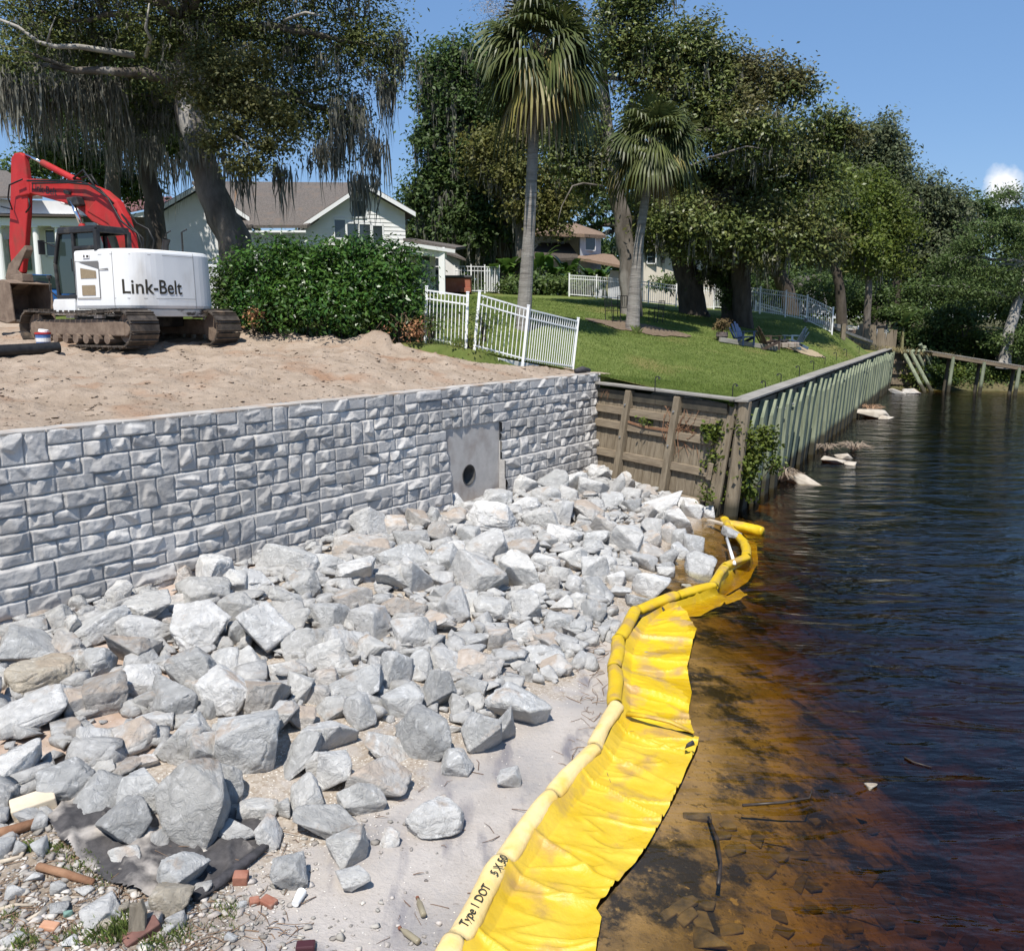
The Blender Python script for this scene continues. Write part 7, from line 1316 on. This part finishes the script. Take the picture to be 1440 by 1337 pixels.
# cabbage palms
frond_g = leaf_m('palm_fronds', (.055, .075, .020), (.11, .125, .040), .45, .2, .3); frond_d = mat('dead_fronds', (.20, .15, .09), (.33, .26, .17), 3, .9, isl=.3); frond_y = leaf_m('yellowing_fronds', (.19, .17, .045), (.27, .22, .08), .5, .2, .3)
palm_b = mat('palm_bark', (.20, .18, .16), (.32, .295, .265), 1.5, .95, .03, 9, stretch=(.6, .6, 5), c3=(.14, .125, .11), c3scale=2.2)
def fan(V, F, base, d, ln, rd, droop, nl=26):
    d = d.normalized(); sd = d.cross(Vector((0, 0, 1))); sd = sd.normalized() if sd.length > .01 else Vector((1, 0, 0)); sd = (sd+Vector((rd.gauss(0, .35), rd.gauss(0, .35), rd.gauss(0, .35)))); sd = (sd-d*sd.dot(d)).normalized(); up = sd.cross(d); pet = ln*.42
    hub = base+d*pet+Vector((0, 0, -droop*.15*pet)); o = len(V); w_ = .018; V += [base-sd*w_, base+sd*w_, hub+sd*w_*.6, hub-sd*w_*.6]; F.append((o, o+1, o+2, o+3))
    for i in range(nl):
        t = (i+.5)/nl*2-1; a = t*1.9; ll = ln*.66*(1-.35*abs(t)**2)*rd.uniform(.88, 1.08); ld = (d*math.cos(a)+sd*math.sin(a)+up*(.18*math.cos(a*2)-.1)).normalized(); lw = ln*.021; px_ = ld.cross(up).normalized()*lw; o = len(V)
        p1 = hub+ld*ll*.5+Vector((0, 0, -droop*.10*ll)); p2 = hub+ld*ll*.82+Vector((0, 0, -droop*.40*ll)); p3 = hub+ld*ll*.97+Vector((0, 0, -droop*.78*ll)); st = hub+d*(.12*ln*(1-abs(t)))
        V += [st-px_*.3, st+px_*.3, p1+px_, p1-px_, p2+px_*.8, p2-px_*.8, p3]; F += [(o, o+1, o+2, o+3), (o+3, o+2, o+4, o+5), (o+5, o+4, o+6)]
def palm(trunk, radii, label, R_, seed, n=46, dead=16, el0=-.75):
    r = thing('cabbage_palm', label, 'palm tree', trunk[0], 'cabbage palms on the lawn'); rd = random.Random(seed); T = [Vector(t) for t in trunk]; q = MB(); pts = []; rs = []; N = 70
    for i in range(N+1):
        t = i/N*(len(T)-1); k = min(int(t), len(T)-2); f = t-k; pts.append(T[k].lerp(T[k+1], f)); rs.append((radii[k]*(1-f)+radii[k+1]*f)*(1+.02*math.sin(i*2.3)+.012*math.sin(i*5.1)))
    q.tube(pts, rs, 14); q.build('trunk', palm_b, r, smooth=False); top = T[-1]; V, F, Vd, Fd, Vy, Fy = [], [], [], [], [], []
    for i in range(n):
        u = (i+.5)/n; el = math.asin(el0+(1.0-el0)*u) if u < 1 else 1.5; az = i*2.39996+rd.uniform(-.4, .4); el += rd.uniform(-.22, .18); d = Vector((math.cos(az)*math.cos(el), math.sin(az)*math.cos(el), math.sin(el))); tgt = (Vy, Fy) if el < -.35 and rd.random() < .3 else (V, F); fan(*tgt, top+d*.1+Vector((0, 0, .1)), d, R_*rd.uniform(.72, 1.16), rd, rd.uniform(.8, 1.5)-.7*u)
    for i in range(dead): az = i*2.4+.7; el = rd.uniform(-1.35, -.85); d = Vector((math.cos(az)*math.cos(el), math.sin(az)*math.cos(el), math.sin(el))); fan(Vd, Fd, top+Vector((0, 0, -.15)), d, R_*rd.uniform(.6, .85), rd, 1.4, 16)
    mesh('green_fronds', V, F, frond_g, r); mesh('dead_fronds', Vd, Fd, frond_d, r)
    if Vy: mesh('yellow_fronds', Vy, Fy, frond_y, r)
    q = MB()
    for i in range(22): a = i*2.4; rr = radii[-1]; b_ = top+Vector((math.cos(a)*rr*.7, math.sin(a)*rr*.7, -.5+.03*i)); q.beam(b_, b_+Vector((math.cos(a)*.16, math.sin(a)*.16, .3)), .07, .03)
    q.build('leaf_boots', frond_d, r); return r
p1 = ztr([(735, 462, 31), (744, 330, 31), (750, 200, 31), (756, 122, 31), (758, 70, 31)], -.15); palm(p1, [.27, .20, .175, .165, .165], 'tall cabbage palm with a long grey trunk on the lawn behind the leaning fence', 2.2, 5, 62, 16)
V, F = leaf_cloud(PB([(745, 15, 55, 16), (800, 28, 40, 14), (700, 12, 30, 12)], 31, .8), 3500, .05, 6, .3, aspect=.16); o = mesh('flower_stalks', V, F, mat('seed_stalks', (.24, .21, .17), (.34, .30, .25), 6), bpy.data.objects['cabbage_palm'])
p2 = ztr([(889, 463, 37), (893, 400, 37), (900, 330, 37), (908, 275, 37), (919, 200, 37)], -.15); palm(p2, [.30, .23, .18, .17, .17], 'shorter cabbage palm with a full round crown, in a mulch bed', 1.95, 8, 78, 8, -.5)
# vines over the bulkhead corner
def vines(pts, n, seed, label, size=.06, kind='bright'):
    t = thing('vine', label, 'vine', pts[0][:3], 'vines on the bulkhead corner'); q = MB(); rd = random.Random(seed)
    for a, b_ in zip(pts[:-1], pts[1:]): q.tube([Vector(a[:3]), Vector(a[:3]).lerp(Vector(b_[:3]), .5)+Vector((rd.uniform(-.05, .05), rd.uniform(-.05, .05), 0)), Vector(b_[:3])], [.016, .013, .01], 5)
    mesh('stems', q.v, q.f, bark_d, t); V, F = leaf_cloud(pts, n, size, seed, .1, per=7, aspect=.6); mesh('foliage', V, F, LF[kind], t)
vp = lambda l, Y: PB(l, Y, .35)
vines(vp([(1008, 612, 16, 12), (1014, 640, 10, 26), (1010, 690, 8, 16), (1000, 605, 14, 10), (1018, 600, 10, 10), (1006, 660, 10, 20)], 21.9), 2400, 3, 'thick leafy vine hanging down the brown boards at the bulkhead corner'); vines(vp([(1050, 610, 10, 18), (1060, 640, 12, 26), (1045, 660, 10, 24), (1078, 620, 10, 22), (1090, 650, 6, 18), (1055, 690, 6, 14), (1040, 600, 8, 10)], 21.6), 2400, 4, 'leafy vine climbing the first river-side piles'); vines(vp([(905, 590, 7, 4), (912, 594, 10, 4), (962, 602, 7, 6), (960, 585, 4, 10)], 23.6), 160, 5, 'small vine tuft on the boards of the short bulkhead face', .045); vines(vp([(992, 686, 7, 5), (995, 700, 10, 6)], 21.3), 130, 6, 'small sprout low on the boards by the corner', .05)
rt = MB(); rd = random.Random(2)
for _ in range(40):
    p = fp(rd.uniform(2.6, 3.8), rd.uniform(.3, .9), .13); e = fp(rd.uniform(2.6, 4.), rd.uniform(.6, 1.6), .08); rt.tube([p, p.lerp(e, .5)+Vector((rd.uniform(-.1, .1), 0, -.1)), e], [.008, .008, .004], 4, caps=False)
for _ in range(14): p = fp(rd.uniform(.1, .6), .08, .1); rt.tube([p, p+Vector((rd.uniform(-.1, .2), 0, -rd.uniform(.1, .3)))], [.008, .004], 4, caps=False)
for k in range(3): rt.tube([fp(1.4, .86+k*.02, .13), fp(2., .92+k*.02, .14), fp(2.9, .9+k*.03, .14)], .014, 5)
setp(mesh('dry_roots', rt.v, rt.f, bark), 'brown dry roots and vine stems hanging on the short bulkhead face', 'roots')
# lawn blades near the bulkhead, weeds at the sand edge
gb = leaf_m('grass_blades', (.10, .15, .025), (.18, .235, .05), .7, .3, .3)
rg = np.random.default_rng(5); N = 150000; yy = 21.6+(rg.random(N)**1.5)*26; xr = riv(yy)-.15; xl = np.where(yy < 25.3, CORNER[0]+(yy-CORNER[1])*(2.45-CORNER[0])/(25.35-CORNER[1])+.2, np.where(yy < 27, 2.4, -2.5)); xx = xl+(xr-xl)*rg.random(N); xx = np.where(yy > 26.8, -3+(xr+3)*rg.random(N), xx)
z0 = zup(xx, yy)-.04; h_ = rg.uniform(.03, .075, N); a = rg.uniform(0, 6.28, N); w_ = .006+.0004*(yy-20); lx, ly = rg.normal(size=(2, N))*.03
V = np.stack([np.c_[xx-np.sin(a)*w_, yy+np.cos(a)*w_, z0], np.c_[xx+np.sin(a)*w_, yy-np.cos(a)*w_, z0], np.c_[xx+lx, yy+ly, z0+h_]], 1).reshape(-1, 3); mesh('grass', V, np.arange(3*N).reshape(-1, 3), gb, kind='stuff', label='mown lawn grass blades')
wd_ = [(*gy(px, py, Y)[:2], n, r, h) for px, py, Y, n, r, h in ((650, 489, 24.1, 160, .3, .18), (662, 491, 24.2, 160, .25, .2), (620, 486, 24.2, 120, .5, .12), (690, 497, 24.3, 100, .4, .12), (895, 463, 36, 60, .2, .3), (640, 487, 24.1, 90, .3, .15))]
tufts('weeds', wd_, gr_m, 12, 'green weeds along the edge of the sandy lot', lambda x, y: float(zup(x, y)))
V, F = leaf_cloud([(pt.x, pt.y, pt.z+.6, .34, .34, .28)], 900, .06, 91, .1, aspect=.3); mesh('pot_plant', V, F, mat('red_leaves', (.10, .05, .03), (.16, .13, .05), 9, isl=.4), pot)
# --- far end: closing wall with slanted piles, dock, old broken seawall
ew = thing('bulkhead_return', 'short far end of the bulkhead with slanted brace piles in the water', 'bulkhead', gz(1255, 548, 0)); q = MB(); a_, b_ = gy(1250, 492, 61.6), gy(1302, 494, 61.2)
q.prism([a_, b_, Vector((b_.x, b_.y, -.6)), Vector((a_.x, a_.y, -.6))], (0, .12, 0)); q.build('sheet_board', wood_m, ew)
q = MB()
for dz in (.15, .8, 1.5, 2.2): q.beam(a_+Vector((0, -.1, -dz)), b_+Vector((0, -.1, -dz)), .12, .22)
q.build('waler', wood_h, ew); q = MB(); q.beam(a_, b_, .4, .06); q.build('cap_board', grey_m, ew)
for k, (x0, y0, x1, y1) in enumerate(((1272, 512, 1303, 557), (1280, 508, 1313, 556), (1290, 512, 1319, 553), (1294, 498, 1323, 550), (1300, 502, 1326, 546))): q = MB(); q.tube([gy(x0, y0-14, 60.9), gz(x1, y1, -.3)], .13, 9); q.build('brace_pile', green_m, ew)
for x0 in (1270, 1277, 1284, 1292, 1299): q = MB(); q.tube([gy(x0, 493, 60.8), gz(x0-6, 550, -.4)], .12, 9); q.build('pile', green_m, ew)
for px_, lab in ((1262, 'brown drift debris at the foot of the far bulkhead end'), (1282, 'pale drift wood and litter between the slanted piles')): single_rock(px_, 550, 26, 8, 't', lab, zfn=subz, cat='drift', name='drift_heap', lvl=3)
single_rock(1336, 536, 22, 10, 'w', 'pale rubble stones on the bank below the dock', zfn=lambda x, y: .25, lvl=3)
dk = thing('dock', 'narrow weathered wooden dock walkway running out from the far bank', 'dock', gz(1340, 548, 0)); A_ = gy(1306, 494, 60.2); B_ = gy(1478, 522, 55.); dv = (B_-A_); q = MB()
for k in range(70): p = A_+dv*(k/70); q.beam(p+Vector((0, -.62, 0)), p+Vector((0, .62, 0)), .16, .045)
q.build('deck_boards', grey_m, dk); q = MB(); q.beam(A_+Vector((0, -.6, -.14)), B_+Vector((0, -.6, -.14)), .08, .22); q.beam(A_+Vector((0, .6, -.14)), B_+Vector((0, .6, -.14)), .08, .22); q.build('stringer', wood_h, dk)
for t in (.2, .46, .74):
    for s_ in (-.5, .5): p = A_+dv*t+Vector((.2*s_, s_, 0)); q = MB(); q.tube([p-Vector((0, 0, .1)), Vector((p.x-.2, p.y, -.6))], [.11, .12], 10); q.build('pile', green_m if s_ < 0 else dark_w, dk)
osw = thing('old_seawall', 'old broken timber seawall of leaning stubs beyond the end of the lawn', 'seawall', gy(1210, 490, 58)); rd = random.Random(14)
for k in range(22): px = 1186+k*3.4; p = gy(px, 490-.3*k, 57.5+k*.12); h_ = rd.uniform(.7, 1.5); q = MB(); q.beam(p-Vector((0, 0, .4)), p+Vector((rd.uniform(-.15, .2), rd.uniform(-.1, .1), h_)), rd.uniform(.18, .28), .1, up=(0, 1, 0)); q.build('stub_board', wood_m, osw)
q = MB(); q.prism([gy(1182, 466, 58.5), gy(1246, 458, 62.6), gy(1246, 500, 62.6), gy(1182, 500, 58.5)], (0, .4, 0)); q.build('earth_face', mat('rooty_earth', (.17, .12, .085), (.34, .25, .18), 5, .95, .05, 9), osw)
tb = thing('timber_barrier', 'low timber beam on posts at the foot of the long picket fence', 'barrier', gy(1160, 465, 47)); q = MB(); q.beam(gy(1132, 450, 48), gy(1190, 461, 49.5), .2, .2); q.build('beam', grey_m, tb)
for px in (1138, 1160, 1186): p = gy(px, 462, 48.6); q = MB(); q.beam(p+Vector((0, 0, -.6)), p+Vector((0, 0, .25)), .22, .2, up=(0, 1, 0)); q.build('post', wood_m, tb)
q = MB(); q.beam(gy(1168, 460, 49), gy(1225, 481, 57), .2, .15); setp(q.build('edging_board', grey_m), 'grey edging board between the lawn and the broken seawall', 'board')
dg = leaf_m('dry_grass', (.26, .22, .10), (.36, .30, .15), .8, .2, .3)
tufts('dry_grass', [(*gy(px, 446, Y)[:2], n, r, .35) for px, Y, n, r in ((1185, 56, 350, 1.2), (1205, 58, 300, 1.5), (1240, 60, 300, 2.), (1275, 62, 400, 3.), (1320, 63, 300, 2.5), (1250, 62, 300, 2.))], dg, 15, 'dry grass on the bank by the old seawall', lambda x, y: float(zfar(np.array(x), np.array(y))) if y > 61.4 else float(zup(x, y)))
